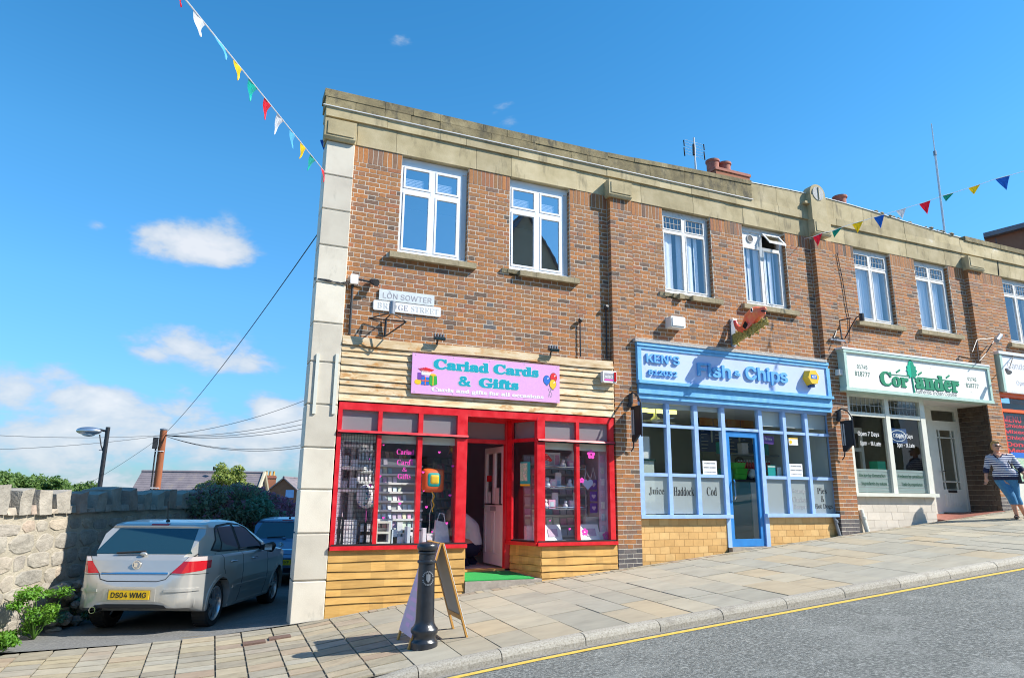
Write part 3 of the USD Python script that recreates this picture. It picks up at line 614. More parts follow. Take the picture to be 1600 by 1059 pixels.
# the pale rendered corner pier
_z = [6.44, 5.87, 5.31, 4.735, 4.15, 3.55, 2.97, 2.36, 1.755, 1.183, 0.60, -0.01, -0.75]
box('pier_core', 'rendered_quoin', S1, -5.012, -4.606, -0.095, 0.30, -0.8, 6.44)
for a, b in zip(_z[1:], _z[:-1]):
    w = 0.0 if a > 0.3 else 0.004
    m = Manifold.cube((0.426 + w, 0.1, b - a - 0.022)).to_mesh()
    c = trimesh.creation.box((0.424, 0.11, b - a - 0.024)); bm = MB(); x0, x1, y0, y1, z0, z1, e = -5.03 - w, -4.602, -0.113, 0.28, a + 0.011, b - 0.011, 0.008
    bm.hexa([(x0, y0 + e, z0), (x1, y0 + e, z0), (x1, y1, z0), (x0, y1, z0), (x0, y0 + e, z1), (x1, y0 + e, z1), (x1, y1, z1), (x0, y1, z1)], R())
    bm.hexa([(x0 + e, y0, z0 + e), (x1 - e, y0, z0 + e), (x1, y0 + e, z0), (x0, y0 + e, z0), (x0 + e, y0, z1 - e), (x1 - e, y0, z1 - e), (x1, y0 + e, z1), (x0, y0 + e, z1)], R())
    bm.build('quoin_block', 'rendered_quoin', S1)
for x, z0, z1 in ((-4.93, 2.22, 3.08), (-4.66, 2.23, 3.10)): box('timber_batten', 'white_frame' if False else 'cream_paint', S1, x - 0.02, x + 0.025, -0.135, -0.112, z0, z1)

# stone band, coping and pier capitals
TOPX = PchipInterpolator([-5.2, 0, 1.7, 3.4, 5.0, 5.5, 6.9, 8.5, 10.0, 16], [7.35, 7.36, 7.42, 7.47, 7.51, 7.51, 7.46, 7.36, 7.31, 7.28])
def band(name, mat, xs, z0f, z1f, y0, y1=0.28):
    for i, (a, b) in enumerate(zip(xs[:-1], xs[1:])):
        S = next(s for s, p, q in SHOPS if p - 0.2 <= (a + b) / 2 < q); a, b, o = a + 0.003, b - 0.003, y0 + R(-0.004, 0.004)
        MB().hexa([(a, o, z0f(a)), (b, o, z0f(b)), (b, y1, z0f(b)), (a, y1, z0f(a)), (a, o, z1f(a)), (b, o, z1f(b)), (b, y1, z1f(b)), (a, y1, z1f(a))], R()).build(name, mat, S)
_c = lambda v: (lambda x: v)
band('stone_block', 'sandstone', [-5.04, -4.56, -3.93, -2.55, -1.9, -0.62, 0, 0.75, 1.95, 2.75, 3.18, 4.12, 4.96, 5.42, 5.98, 7.0, 7.9, 8.5, 9.2, 9.8, 10.4, 11.6, 12.7, 14], _c(HEAD + 0.003), _c(6.885), -0.012)
band('stone_block', 'sandstone', [-5.07, -4.1, -3.2, -2.75, -1.78, -0.9, 0, 1.15, 1.9, 3.0, 4.12, 4.96, 5.75, 6.95, 7.9, 8.9, 9.8, 10.9, 12.1, 14], _c(6.889), _c(7.05), -0.045)
band('parapet_block', 'weathered_coping', [-5.09, -4.62, -4.15, -3.72, -3.22, -2.3, -1.45, -0.75, -0.42, 0.02], _c(7.056), _c(7.205), -0.055)
band('coping_stone', 'weathered_coping', [-5.11, -4.15, -3.68, -3.22, -2.45, -2.0, -1.55, -0.9, -0.55, 0.02], _c(7.209), lambda x: float(TOPX(x)) - 0.01, -0.062)
band('parapet_block', 'weathered_coping', [0.02, 0.95, 1.75, 2.35, 3.0, 3.43], _c(7.056), lambda x: float(TOPX(x)) - 0.09, -0.05)
band('coping_stone', 'weathered_coping', [0.02, 0.6, 1.2, 1.75, 2.5, 3.2, 3.43], lambda x: float(TOPX(x)) - 0.085, lambda x: float(TOPX(x)), -0.062)
band('parapet_block', 'sandstone', [3.43, 4.1, 4.96, 5.7, 6.6, 6.86, 7.9, 8.9, 9.8], _c(7.056), lambda x: float(TOPX(x)) - 0.03, -0.03)
band('parapet_block', 'sandstone', [9.8, 11.0, 12.2, 14], _c(7.056), lambda x: float(TOPX(x)) - 0.09, -0.03)
band('coping_stone', 'weathered_coping', [9.98, 10.6, 11.3, 12.2, 14], lambda x: float(TOPX(x)) - 0.085, lambda x: float(TOPX(x)) + 0.03, -0.055)
fl = MB()
for a, b, z0, z1 in [(-5.12, 3.43, 7.047, 7.058)]: fl.box(a, b, -0.072, -0.04, z0, z1)
fl.build('white_flashing', 'lead_flashing', S1)
f2 = MB()
for i in range(24):
    a = 3.43 + i * 6.4 / 24; b = a + 6.4 / 24 + 0.01; za, zb = float(TOPX(a)) - 0.03, float(TOPX(b)) - 0.03
    f2.hexa([(a, -0.045, za), (b, -0.045, zb), (b, 0.28, zb), (a, 0.28, za), (a, -0.045, za + 0.014), (b, -0.045, zb + 0.014), (b, 0.28, zb + 0.014), (a, 0.28, za + 0.014)])
f2.build('lead_capping', 'lead_flashing', S3)
rub = MB()
for i in range(70):                          # broken coping, crumbled along the restaurant's parapet
    x = R(6.85, 9.75); s = R(0.015, 0.05); t = trimesh.creation.icosphere(0); t.vertices = t.vertices * (s * R(1, 2.2), s * 1.5, s) + (x, R(-0.03, 0.2), float(TOPX(x)) + R(-0.015, 0.012)); rub.add(t, R())
rub.build('crumbled_coping', 'weathered_coping', S3, kind='stuff')


def capital(S, x0, x1, z0, z1, y):
    m = MB(); m.box(x0, x1, y, -0.015, z0 + 0.03, z1); m.hexa([(x0 + 0.015, y + 0.03, z0 - 0.01), (x1 - 0.015, y + 0.03, z0 - 0.01), (x1 - 0.015, -0.015, z0 - 0.01), (x0 + 0.015, -0.015, z0 - 0.01), (x0, y, z0 + 0.03), (x1, y, z0 + 0.03), (x1, -0.015, z0 + 0.03), (x0, -0.015, z0 + 0.03)])
    m.box(x0 + 0.045, x1 - 0.03, y - 0.012, y + 0.01, z0 + 0.065, z1 - 0.04); m.build('pier_capital', 'sandstone', S)
capital(S1, -5.085, -4.605, 6.445, 6.77, -0.185); capital(S2, -0.05, 0.44, 6.445, 6.755, -0.185); capital(S3, 4.93, 5.40, 6.53, 6.84, -0.19); capital(S4, 9.79, 10.34, 6.455, 6.77, -0.185)
m = MB().box(4.93, 5.36, -0.16, 0.05, 6.845, 7.42); m.build('finial_block', 'sandstone', S3)
cy = trimesh.creation.cylinder(0.215, 0.2, sections=32); cy.apply_transform(trimesh.transformations.rotation_matrix(math.pi / 2, [1, 0, 0])); cy.vertices += (5.145, -0.05, 7.47)
MB().add(cy).build('finial_round', 'sandstone', S3, smooth=35)
cy = trimesh.creation.cylinder(0.155, 0.03, sections=28); cy.apply_transform(trimesh.transformations.rotation_matrix(math.pi / 2, [1, 0, 0])); cy.vertices += (5.145, -0.155, 7.47)
MB().add(cy).build('finial_disc', 'cement_ledge', S3, smooth=35)
MB().tube([(5.145, -0.175, 7.33), (5.145, -0.178, 7.61)], 0.012).build('finial_rib', 'sandstone', S3)
box('stone_bracket', 'sandstone', S2, 4.80, 4.93, -0.12, -0.03, 7.22, 7.27)

# body of the terrace: side and back walls, floors, partitions, flat roof
sx, sy = math.sin(0.40), math.cos(0.40)
bk = 9.0
for S, X0, X1 in SHOPS:
    m = MB()
    if S is S1:
        q = [(-5.012, 0.0), (-4.75, 0.0), (-4.75 + sx * bk / sy, bk), (-5.012 + sx * bk / sy, bk)]
        m.hexa([(*p, -1.2) for p in q] + [(*p, 7.05) for p in q])
    xb = X0 + (sx * bk / sy if S is S1 else 0)
    m.box(max(xb, X0), X1, bk, bk + 0.25, -1.0, 7.05)
    if S is not S1: m.box(X0 + 0.1, X0 + 0.28, 0.30, bk, -0.6, 7.05)
    m.build('outer_wall', 'mortar', S)
    box('roof', 'roof_felt', S, X0 + 0.02 if S is not S1 else -4.99, X1, 0.28, bk + 0.2, 7.0, 7.12) if S is not S1 else MB().hexa([(*p, 7.0) for p in [(-4.99, 0.28), (X1, 0.28), (X1, bk + .2), (-4.99 + sx * bk / sy, bk + .2)]] + [(*p, 7.12) for p in [(-4.99, 0.28), (X1, 0.28), (X1, bk + .2), (-4.99 + sx * bk / sy, bk + .2)]]).build('roof', 'roof_felt', S)
    up = MB()                                # the upstairs room seen through the windows
    xa = X0 + 0.3 if S is not S1 else -4.4
    up.box(xa, X1 + 0.05, 3.2, 3.3, 4.2, 7.0); up.box(xa, X1 + 0.05, 0.31, 3.2, 4.2, 4.25); up.build('upstairs_room', 'chip_wall', S)

# upstairs windows
def casement(S, x0, x1, kind):
    fr, mat, y = MB(), ('white_frame' if kind == 'new' else 'old_white_paint'), 0.075
    z0, z1 = SILL + 0.035, HEAD - (0.10 if kind == 'new' else 0.06)
    t, mid, tr = (0.055, 0.075, 0.07) if kind == 'new' else (0.05, 0.06, 0.05)
    zt = z1 - (0.47 if kind == 'new' else 0.36); xm = (x0 + x1) / 2 - (0.02 if kind == 'new' else 0.03)
    xr = x1 - (0.09 if kind == 'new' else 0.06)
    w = MB().box(x0 + 0.005, x0 + t, y, y + 0.07, z0, z1).box(xr - t, xr, y, y + 0.07, z0, z1).box(x0 + t, xr - t, y, y + 0.07, z0, z0 + t).box(x0 + t, xr - t, y, y + 0.07, z1 - t, z1).box(xm - mid / 2, xm + mid / 2, y - 0.004, y + 0.07, z0 + t, z1 - t)
    w.box(x0 + t, xm - mid / 2, y - 0.002, y + 0.07, zt - tr / 2, zt + tr / 2).box(xm + mid / 2, xr - t, y - 0.002, y + 0.07, zt - tr / 2, zt + tr / 2)
    w.box(xr, x1 - 0.004, y + 0.03, y + 0.09, z0, z1).box(x0 + 0.004, x1 - 0.004, y + 0.012, y + 0.09, z1, HEAD - 0.004).box(x0 + 0.004, x1 - 0.004, y - 0.045, y + 0.07, z0 - 0.034, z0)
    path = w.build('window', mat, S)
    for a, b in ((x0 + t, xm - mid / 2), (xm + mid / 2, xr - t)):
        for c, d in ((z0 + t, zt - tr / 2), (zt + tr / 2, z1 - t)):
            if kind == 'fan' and c > zt - 0.2: continue
            s = 0.035 if kind == 'new' else 0.022
            MB().box(a + 0.003, a + s, y - 0.010, y + 0.03, c + 0.003, d - 0.003).box(b - s, b - 0.003, y - 0.010, y + 0.03, c + 0.003, d - 0.003).box(a + s, b - s, y - 0.010, y + 0.03, c + 0.003, c + s).box(a + s, b - s, y - 0.010, y + 0.03, d - s, d - 0.003).build('sash', mat, path)
            MB().raw([(a + s, y + 0.012, c + s), (b - s, y + 0.012, c + s), (b - s, y + 0.012, d - s), (a + s, y + 0.012, d - s)], [[0, 1, 2], [0, 2, 3]]).build('pane', 'upstairs_pane' if kind == 'new' else 'old_pane', path)
            if c > zt - 0.2 and kind != 'new':   # leaded top lights
                ld = MB(); n = 5
                for i in range(1, n): xx = a + (b - a) * i / n; ld.box(xx - 0.004, xx + 0.004, y + 0.004, y + 0.018, c + s, d - s)
                ld.box(a + s, b - s, y + 0.003, y + 0.017, (c + d) / 2 - 0.004, (c + d) / 2 + 0.004); ld.build('leading', 'plain_grey', path)
            if c > zt - 0.2 and kind == 'new':
                bl = MB()
                for i in range(6): zz = c + 0.05 + i * 0.026; bl.box(a + s, b - s - 0.07, y + 0.05, y + 0.056, zz, zz + 0.016)
                bl.build('blind', 'curtain_cloth', path)
    return path, zt, xm, xr, z0, z1


def curtain(path, spans, y, z0, z1, amp=0.02, waves=9):
    for a, b in spans:
        n = 28; v, f = [], []
        for i in range(n + 1):
            u = i / n; x = a + (b - a) * u; yy = y + amp * math.sin(u * waves * 6.283 * (b - a) / 0.3)
            v += [(x, yy, z0), (x, yy, z1)]
        for i in range(n): f += [[2 * i, 2 * i + 2, 2 * i + 3], [2 * i, 2 * i + 3, 2 * i + 1]]
        MB().raw(v, f).build('curtain', 'curtain_cloth', path)


def sill(S, x0, x1, broken=0):
    y0, z0, z1 = -0.085, SILL - 0.105, SILL
    m = MB(); n = 14
    for i in range(n):
        a, b = x0 + (x1 - x0) * i / n, x0 + (x1 - x0) * (i + 1) / n
        bite = broken and i in broken; yy = y0 + (R(0.03, 0.06) if bite else R(-0.002, 0.002)); zz = z0 + (R(0.02, 0.045) if bite else 0)
        m.hexa([(a, yy + (0.02 if bite else 0), zz), (b, yy + (0.02 if bite else 0), zz), (b, 0.075, zz), (a, 0.075, zz), (a, yy, z1 - 0.012), (b, yy, z1 - 0.012), (b, 0.075, z1), (a, 0.075, z1)], 0.5)
    m.build('window_sill', 'sill_stone', S)


for S in WINS:
    for i, (a, b) in enumerate(WINS[S]):
        kind = 'new' if S is S1 else 'fan' if (S is S2 and i == 1) else 'old'
        p, zt, xm, xr, z0, z1 = casement(S, a, b, kind)
        if S is S2:
            curtain(p, [(a + 0.06, a + 0.30), (a + 0.40, xm + 0.02), (xm + 0.05, xm + 0.24), (xm + 0.28, xm + 0.36)] if i == 0 else [(a + 0.06, a + 0.18), (a + 0.22, a + 0.30), (a + 0.38, a + 0.5), (xm + 0.04, xm + 0.18), (xm + 0.23, xm + 0.32), (xm + 0.36, xm + 0.4)], 0.16, z0, zt + 0.02, 0.008, 2)
        elif S in (S3, S4): curtain(p, [(a + 0.05, xm - 0.02), (xm + 0.03, xr - 0.16)] if S is S3 else [(a + 0.05, a + 0.25)], 0.19, z0, zt + 0.02, 0.022, 5)
        if kind == 'fan':
            box('fan_panel', 'old_white_paint', p, a + 0.05, xm - 0.03, 0.09, 0.10, zt + 0.025, z1 - 0.05)
            cy = trimesh.creation.torus(0.075, 0.014, major_sections=24, minor_sections=8); cy.apply_transform(trimesh.transformations.rotation_matrix(math.pi / 2, [1, 0, 0])); cy.vertices += ((a + xm) / 2, 0.085, (zt + z1) / 2 - 0.01)
            MB().add(cy).build('extractor_ring', 'plain_grey', p, smooth=True)
            cy = trimesh.creation.cylinder(0.065, 0.012, sections=20); cy.apply_transform(trimesh.transformations.rotation_matrix(math.pi / 2, [1, 0, 0])); cy.vertices += ((a + xm) / 2, 0.086, (zt + z1) / 2 - 0.01)
            MB().add(cy).build('extractor_fan', 'plain_black', p)
            za, zb, ya, yb = z1 - 0.05, zt + 0.06, 0.06, -0.13      # the top light stands open
            sa = MB()
            for (xa, xb, u0, u1) in ((xm + 0.035, xm + 0.07, 0, 1), (xr - 0.085, xr - 0.05, 0, 1), (xm + 0.07, xr - 0.085, 0, 0.1), (xm + 0.07, xr - 0.085, 0.9, 1)):
                L = lambda u, o: (ya + (yb - ya) * u, za + (zb - za) * u + o)
                (y_0, z_0), (y_1, z_1) = L(u0, 0), L(u1, 0)
                sa.hexa([(xa, y_0, z_0), (xb, y_0, z_0), (xb, y_1, z_1), (xa, y_1, z_1), (xa, y_0, z_0 + 0.03), (xb, y_0, z_0 + 0.03), (xb, y_1, z_1 + 0.03), (xa, y_1, z_1 + 0.03)])
            sp = sa.build('open_sash', 'old_white_paint', p)
            MB().raw([(xm + 0.06, ya, za + 0.015), (xr - 0.07, ya, za + 0.015), (xr - 0.07, yb, zb + 0.015), (xm + 0.06, yb, zb + 0.015)], [[0, 1, 2], [0, 2, 3]]).build('pane', 'upstairs_pane', p)
        sill(S, a - 0.14, b + 0.14, {(0, 1): (0, 1, 2), (1, 0): (0, 1, 2, 3, 5, 6)}.get(([S1, S2, S3, S4].index(S), i), ()))

# chimneys and what stands on the roof
stk = box('chimney_stack', 'house_brick', S2, 2.88, 3.78, 0.35, 0.95, 7.1, 7.80)
box('chimney_slab', 'terracotta', stk, 2.86, 3.80, 0.33, 0.97, 7.80, 7.86)
for x in (3.02, 3.33): MB().lathe([(0.125, 0), (0.13, 0.22), (0.15, 0.235), (0.15, 0.275), (0.12, 0.28), (0.11, 0.2)], (x, 0.6, 7.86)).build('chimney_pot', 'terracotta', stk, smooth=40)
stk = box('chimney_stack', 'house_brick', S3, 6.4, 7.1, 0.4, 0.9, 7.1, 7.72)
MB().lathe([(0.13, 0), (0.135, 0.24), (0.165, 0.26), (0.165, 0.30), (0.12, 0.305), (0.11, 0.2)], (6.72, 0.62, 7.72)).build('chimney_pot', 'terracotta', stk, smooth=40)

# ------------------------------------------------ card shop front
YF = -0.10
_z = [3.397, 3.255, 3.169, 3.075, 2.960, 2.870, 2.745, 2.666, 2.548, 2.43]
for i, (a, b) in enumerate(zip(_z[1:], _z[:-1])):
    m = MB(); n = 16; o = 0.018 if i else 0.03
    for j in range(n):
        p, q = -4.595 + 4.585 * j / n, -4.595 + 4.585 * (j + 1) / n
        w = [0.008 * math.sin(t * 2.1 + i * 2) * (1.6 if i == 0 else 0.35) for t in (p, q)]
        m.hexa([(p, YF - o, a + 0.004 + w[0]), (q, YF - o, a + 0.004 + w[1]), (q, 0.0, a + 0.004), (p, 0.0, a + 0.004), (p, YF, b - 0.002 + w[0]), (q, YF, b - 0.002 + w[1]), (q, 0.0, b - 0.002), (p, 0.0, b - 0.002)], (i * 0.37) % 1)
    m.build('fascia_board', 'weathered_board', S1)
LOWL, LOWR = [0.37, 0.217, 0.09, -0.015, -0.125, -0.23, -0.33, -0.52], [0.365, 0.205, 0.085, -0.01, -0.10, -0.20, -0.30]
def low_boards(x0, x1, zs, y=YF, p0=None, p1=None):
    for a, b in zip(zs[1:], zs[:-1]):
        P0, P1 = p0 or (x0, y), p1 or (x1, y); g0, g1 = gz(*P0) - 0.02, gz(*P1) - 0.02
        if b - g0 < 0.03 and b - g1 < 0.03: continue
        d = np.array([P1[0] - P0[0], P1[1] - P0[1]]); nrm = np.array([d[1], -d[0]]) / np.hypot(*d); m = MB(); n = 10; last = zs.index(a) == len(zs) - 1
        for j in range(n):
            u, w = j / n, (j + 1) / n; A, B = np.array(P0) + d * u, np.array(P1) * w + np.array(P0) * (1 - w); ga, gb = g0 + (g1 - g0) * u, g0 + (g1 - g0) * w
            wob = [0.005 * math.sin(9 * t + a * 20) for t in (u, w)]
            za, zb = max(a + 0.003 + wob[0], ga), max(a + 0.003 + wob[1], gb); ta, tb = max(b - 0.002, za + 0.001), max(b - 0.002, zb + 0.001)
            ao, bo = A + nrm * 0.014, B + nrm * 0.014; ai, bi = A - nrm * 0.05, B - nrm * 0.05
            m.hexa([(*ao, za), (*bo, zb), (*bi, zb), (*ai, za), (*A, ta), (*B, tb), (*bi, tb), (*ai, ta)], R())
        m.build('plinth_board', 'ochre_board', S1)
low_boards(-4.595, -2.62, LOWL); low_boards(-1.372, -0.01, LOWR); low_boards(0, 0, LOWR, p0=(-1.66, 0.46), p1=(-1.376, -0.10))
box('plinth_backing', 'plain_black', S1, -4.59, -2.63, YF + 0.02, 0.0, -0.6, 0.36); box('plinth_backing', 'plain_black', S1, -1.36, -0.01, YF + 0.03, 0.0, -0.3, 0.36)
P = 'red_paint'
box('head_rail', P, S1, -4.58, -0.025, YF - 0.005, 0.0, 2.31, 2.418)
for x0, x1 in ((-4.585, -4.525), (-4.005, -3.945), (-3.40, -3.33)): box('mullion', P, S1, x0, x1, YF - 0.004, -0.02, 0.42, 2.31)
box('door_post', P, S1, -2.79, -2.625, YF - 0.008, 0.0, 0.42, 2.31); box('door_post', P, S1, -1.45, -1.31, YF - 0.008, 0.0, 0.40, 2.31)
for x0, x1 in ((-0.745, -0.685), (-0.125, -0.03)): box('mullion', P, S1, x0, x1, YF - 0.004, -0.02, 0.42, 2.31)
for x0, x1 in ((-4.58, -2.62), (-1.44, -0.03)):
    MB().hexa([(x0, YF - 0.045, 1.985), (x1, YF - 0.045, 1.985), (x1, -0.02, 1.985), (x0, -0.02, 1.985), (x0, YF - 0.03, 2.015), (x1, YF - 0.03, 2.015), (x1, -0.02, 2.03), (x0, -0.02, 2.03)]).build('transom', P, S1)
    box('transom_drip', 'plain_black', S1, x0 + 0.01, x1 - 0.01, YF - 0.03, -0.03, 1.968, 1.985)
    box('window_sill', P, S1, x0 - 0.01, x1 + 0.012, YF - 0.05, 0.0, 0.372, 0.425); box('sill_strip', 'plain_black', S1, x0 + 0.01, x1 - 0.01, YF - 0.02, -0.02, 0.425, 0.447)
YG = -0.05
WX = [(-4.525, -4.005), (-3.945, -3.40), (-3.33, -2.79), (-1.31, -0.745), (-0.685, -0.125)]
def pane(S, x0, x1, y, z0, z1, mat='window_pane'): return MB().raw([(x0, y, z0), (x1, y, z0), (x1, y, z1), (x0, y, z1)], [[0, 1, 2], [0, 2, 3]]).build('pane', mat, S)
SHOPPANES = []
for a, b in WX:
    SHOPPANES.append(pane(S1, a, b, YG, 0.44, 1.99)); pane(S1, a, b, YG, 2.02, 2.31, 'obscure_glass')
    box('blind_valance', 'cream_paint', S1, a, b, 0.0, 0.004, 1.86, 1.97)
# the recessed doorway: splayed side light, step, door
sp0, sp1 = np.array([-1.40, -0.09]), np.array([-1.675, 0.47])
def splay(name, mat, u0, u1, z0, z1, t=0.05):
    A, B = sp0 + (sp1 - sp0) * u0, sp0 + (sp1 - sp0) * u1; d = (sp1 - sp0) / np.linalg.norm(sp1 - sp0); nn = np.array([-d[1], d[0]]) * -1 * t
    q = [A, A - nn, B - nn, B]; return MB().hexa([(*p, z0) for p in q] + [(*p, z1) for p in q]).build(name, mat, S1)
splay('mullion', P, 0.0, 0.10, 0.40, 2.36); splay('mullion', P, 0.86, 1.02, 0.40, 2.36); splay('transom', P, 0.10, 0.86, 1.975, 2.03, 0.07); splay('window_sill', P, 0.0, 1.0, 0.372, 0.425, 0.09); splay('sill_strip', 'plain_black', 0.1, 0.86, 0.425, 0.45, 0.06); splay('head_rail', P, 0.1, 0.86, 2.30, 2.36)
def splane(u0, u1, z0, z1, mat):
    A, B = sp0 + (sp1 - sp0) * u0, sp0 + (sp1 - sp0) * u1
    return MB().raw([(B[0] + .02, B[1], z0), (A[0] + .02, A[1], z0), (A[0] + .02, A[1], z1), (B[0] + .02, B[1], z1)], [[0, 1, 2], [0, 2, 3]]).build('pane', mat, S1)
splane(0.1, 0.86, 0.45, 1.975, 'window_pane'); splane(0.1, 0.86, 2.03, 2.30, 'obscure_glass')
box('left_return', P, S1, -2.645, -2.62, 0.0, 0.55, 0.40, 2.35); box('return_boards', 'ochre_board', S1, -2.648, -2.618, -0.08, 0.55, -0.4, 0.40)
box('porch_ceiling', P, S1, -2.62, -1.36, -0.09, 0.6, 2.345, 2.36)
box('door_post', P, S1, -2.62, -2.55, 0.47, 0.57, 0.0, 2.345); box('door_post', P, S1, -1.75, -1.64, 0.47, 0.57, 0.0, 2.345)
box('door_head', P, S1, -2.55, -1.75, 0.48, 0.56, 1.955, 2.02); box('door_head', P, S1, -2.55, -1.75, 0.48, 0.56, 2.29, 2.345)
pane(S1, -2.55, -1.75, 0.52, 2.02, 2.29, 'obscure_glass')
MB().hexa([(-2.618, -0.13, -0.40), (-1.378, -0.13, -0.30), (-1.378, 0.60, -0.30), (-2.618, 0.60, -0.40), (-2.618, -0.13, -0.105), (-1.378, -0.13, -0.105), (-1.66, 0.60, -0.02), (-2.618, 0.60, -0.02)]).build('door_step', 'concrete_step', S1)
MB().hexa([(-2.615, -0.12, -0.10), (-1.50, -0.12, -0.10), (-1.69, 0.40, -0.045), (-2.615, 0.40, -0.045), (-2.615, -0.12, -0.085), (-1.50, -0.12, -0.085), (-1.69, 0.40, -0.03), (-2.615, 0.40, -0.03)]).build('entrance_mat', 'green_mat', '/World', label='bright green entrance mat on the step of the card shop', cat='mat')
box('threshold', 'ochre_board', S1, -2.55, -1.75, 0.46, 0.60, -0.03, 0.0)
# the white door, swung inwards
h = np.array([-1.70, 0.585]); dd = np.array([-0.03, 0.76]); dd = dd / np.hypot(*dd) * 0.78; nn = np.array([dd[1], -dd[0]]) / 0.80
def leaf(name, parent, mat, u0, u1, z0, z1, o0=0.0, o1=0.045):
    A, B = h + dd * u0, h + dd * u1; q = [A - nn * o1, A - nn * o0, B - nn * o0, B - nn * o1]
    return MB().hexa([(*p, z0) for p in q] + [(*p, z1) for p in q]).build(name, mat, parent)
d0 = MB()
for u0, u1, z0, z1 in ((0, .10, 0.02, 1.93), (.9, 1, 0.02, 1.93), (.45, .55, .95, 1.93), (.1, .9, 1.83, 1.93), (.1, .9, 0.86, .98), (.1, .9, .02, .2), (.45, .55, .2, .86)):
    A, B = h + dd * u0, h + dd * u1; q = [A - nn * .045, A, B, B - nn * .045]; d0.hexa([(*p, z0) for p in q] + [(*p, z1) for p in q])
DOOR = d0.build('door', 'white_frame', S1)
for u0, u1 in ((.10, .45), (.55, .9)):
    leaf('door_panel', DOOR, 'white_frame', u0 + .03, u1 - .03, 0.23, 0.83, 0.008, 0.037); leaf('door_panel', DOOR, 'white_frame', u0, u1, 0.2, 0.86, 0.014, 0.031)
    leaf('pane', DOOR, 'window_pane', u0, u1, 0.98, 1.83, 0.02, 0.024)
leaf('letter_box', DOOR, 'plain_grey', .35, .65, 0.88, 0.95, -0.006, 0.05); leaf('drip_rail', DOOR, 'plain_black', 0.03, .97, 0.975, 0.995, -0.02, 0.05)
leaf('open_sign', DOOR, 'cut_red', .60, .84, 1.36, 1.46, 0.05, 0.055); leaf('notice', DOOR, 'off_white', .18, .40, 0.99, 1.25, 0.05, 0.054); leaf('sticker', DOOR, 'plain_white', .62, .74, 1.00, 1.18, 0.05, 0.054)
A = h + dd * .95; MB().tube([(A[0] - nn[0] * .0, A[1] - nn[1] * .0, 0.93), (A[0] + nn[0] * -.09, A[1] - nn[1] * .09, 0.93), (A[0] - nn[0] * .09 - dd[0] * .14, A[1] - nn[1] * .09 - dd[1] * .14, 0.935)], 0.012).build('handle', 'chrome', DOOR)
# the shop's inside
ins = MB(); ins.box(-4.35, -0.02, 4.6, 4.7, -0.1, 3.3); ins.hexa([(-4.55, 0.0, -.1), (-4.5, 0.0, -.1), (-2.9, 4.6, -.1), (-2.95, 4.6, -.1), (-4.55, 0.0, 3.3), (-4.5, 0.0, 3.3), (-2.9, 4.6, 3.3), (-2.95, 4.6, 3.3)]); ins.box(-0.07, -0.01, 0.0, 4.6, -0.1, 3.3)
ins.build('inside_wall', 'lilac_wall', S1)
box('inside_floor', 'shop_floor', S1, -4.5, -0.02, 0.605, 4.6, -0.08, -0.02); box('inside_ceiling', 'shop_ceiling', S1, -4.5, -0.02, 0.0, 4.6, 2.75, 2.80)
box('window_stage', 'off_white', S1, -4.52, -2.66, -0.02, 0.62, 0.36, 0.43); MB().hexa([(x, y, z) for z in (0.36, 0.43) for x, y in ((-1.34, -0.02), (-0.06, -0.02), (-0.06, 0.75), (-1.60, 0.75))]).build('window_stage', 'off_white', S1)
box('stage_front', 'lilac_wall', S1, -4.50, -2.66, 0.56, 0.62, -0.02, 0.36); box('stage_front', 'lilac_wall', S1, -1.60, -0.06, 0.69, 0.75, -0.02, 0.36)
# transfers on the glass
gl = MB()
for t, z, w in (('Cariad', 1.70, .26), ('Cards', 1.55, .24), ('&', 1.455, .07), ('Gifts', 1.35, .2)): gl.raw(*front(words(t, -3.57 - w / 2, -3.57 + w / 2, z, z + (.075 if t != '&' else .06), 'serif'), YG - 0.002, 0.0015))
gl.build('window_lettering', 'hot_pink', SHOPPANES[1])
ht = lambda x, z, s: Polygon([(x + s * 16 * math.sin(t) ** 3 / 16, z + s * (13 * math.cos(t) - 5 * math.cos(2 * t) - 2 * math.cos(3 * t) - math.cos(4 * t)) / 16) for t in np.linspace(0, 6.2, 24)])
for pi, spots in ((0, [(-4.09, 1.62), (-4.06, 1.25)]), (1, [(-3.9, 1.83), (-3.93, 1.38), (-3.47, 1.62), (-3.62, 1.0), (-3.85, .8)]), (2, [(-3.05, 1.75), (-3.29, 1.45), (-2.86, 1.12), (-3.22, 0.95), (-2.9, .72), (-3.12, .6), (-2.83, 1.55), (-3.27, 1.18)]), (3, [(-1.2, 0.75), (-0.85, .62)]), (4, [])):
    m = MB()
    for x, z in spots: m.raw(*front(ht(x, z, R(0.012, 0.024)), YG - 0.002, 0.0015))
    if spots: m.build('heart_transfers', 'hot_pink', SHOPPANES[pi])
fw = lambda x, z, s: union_all([Point(x + s * .6 * math.cos(t), z + s * .6 * math.sin(t)).buffer(s * .42) for t in np.arange(5) * 1.2566 + .3]).difference(Point(x, z).buffer(s * .2))
for x, z, s in ((-0.44, 1.80, .075), (-0.62, 1.38, .045), (-0.58, .57, .06)): print_on('flower_transfer', 'hot_pink', SHOPPANES[4], fw(x, z, s), YG - 0.002)

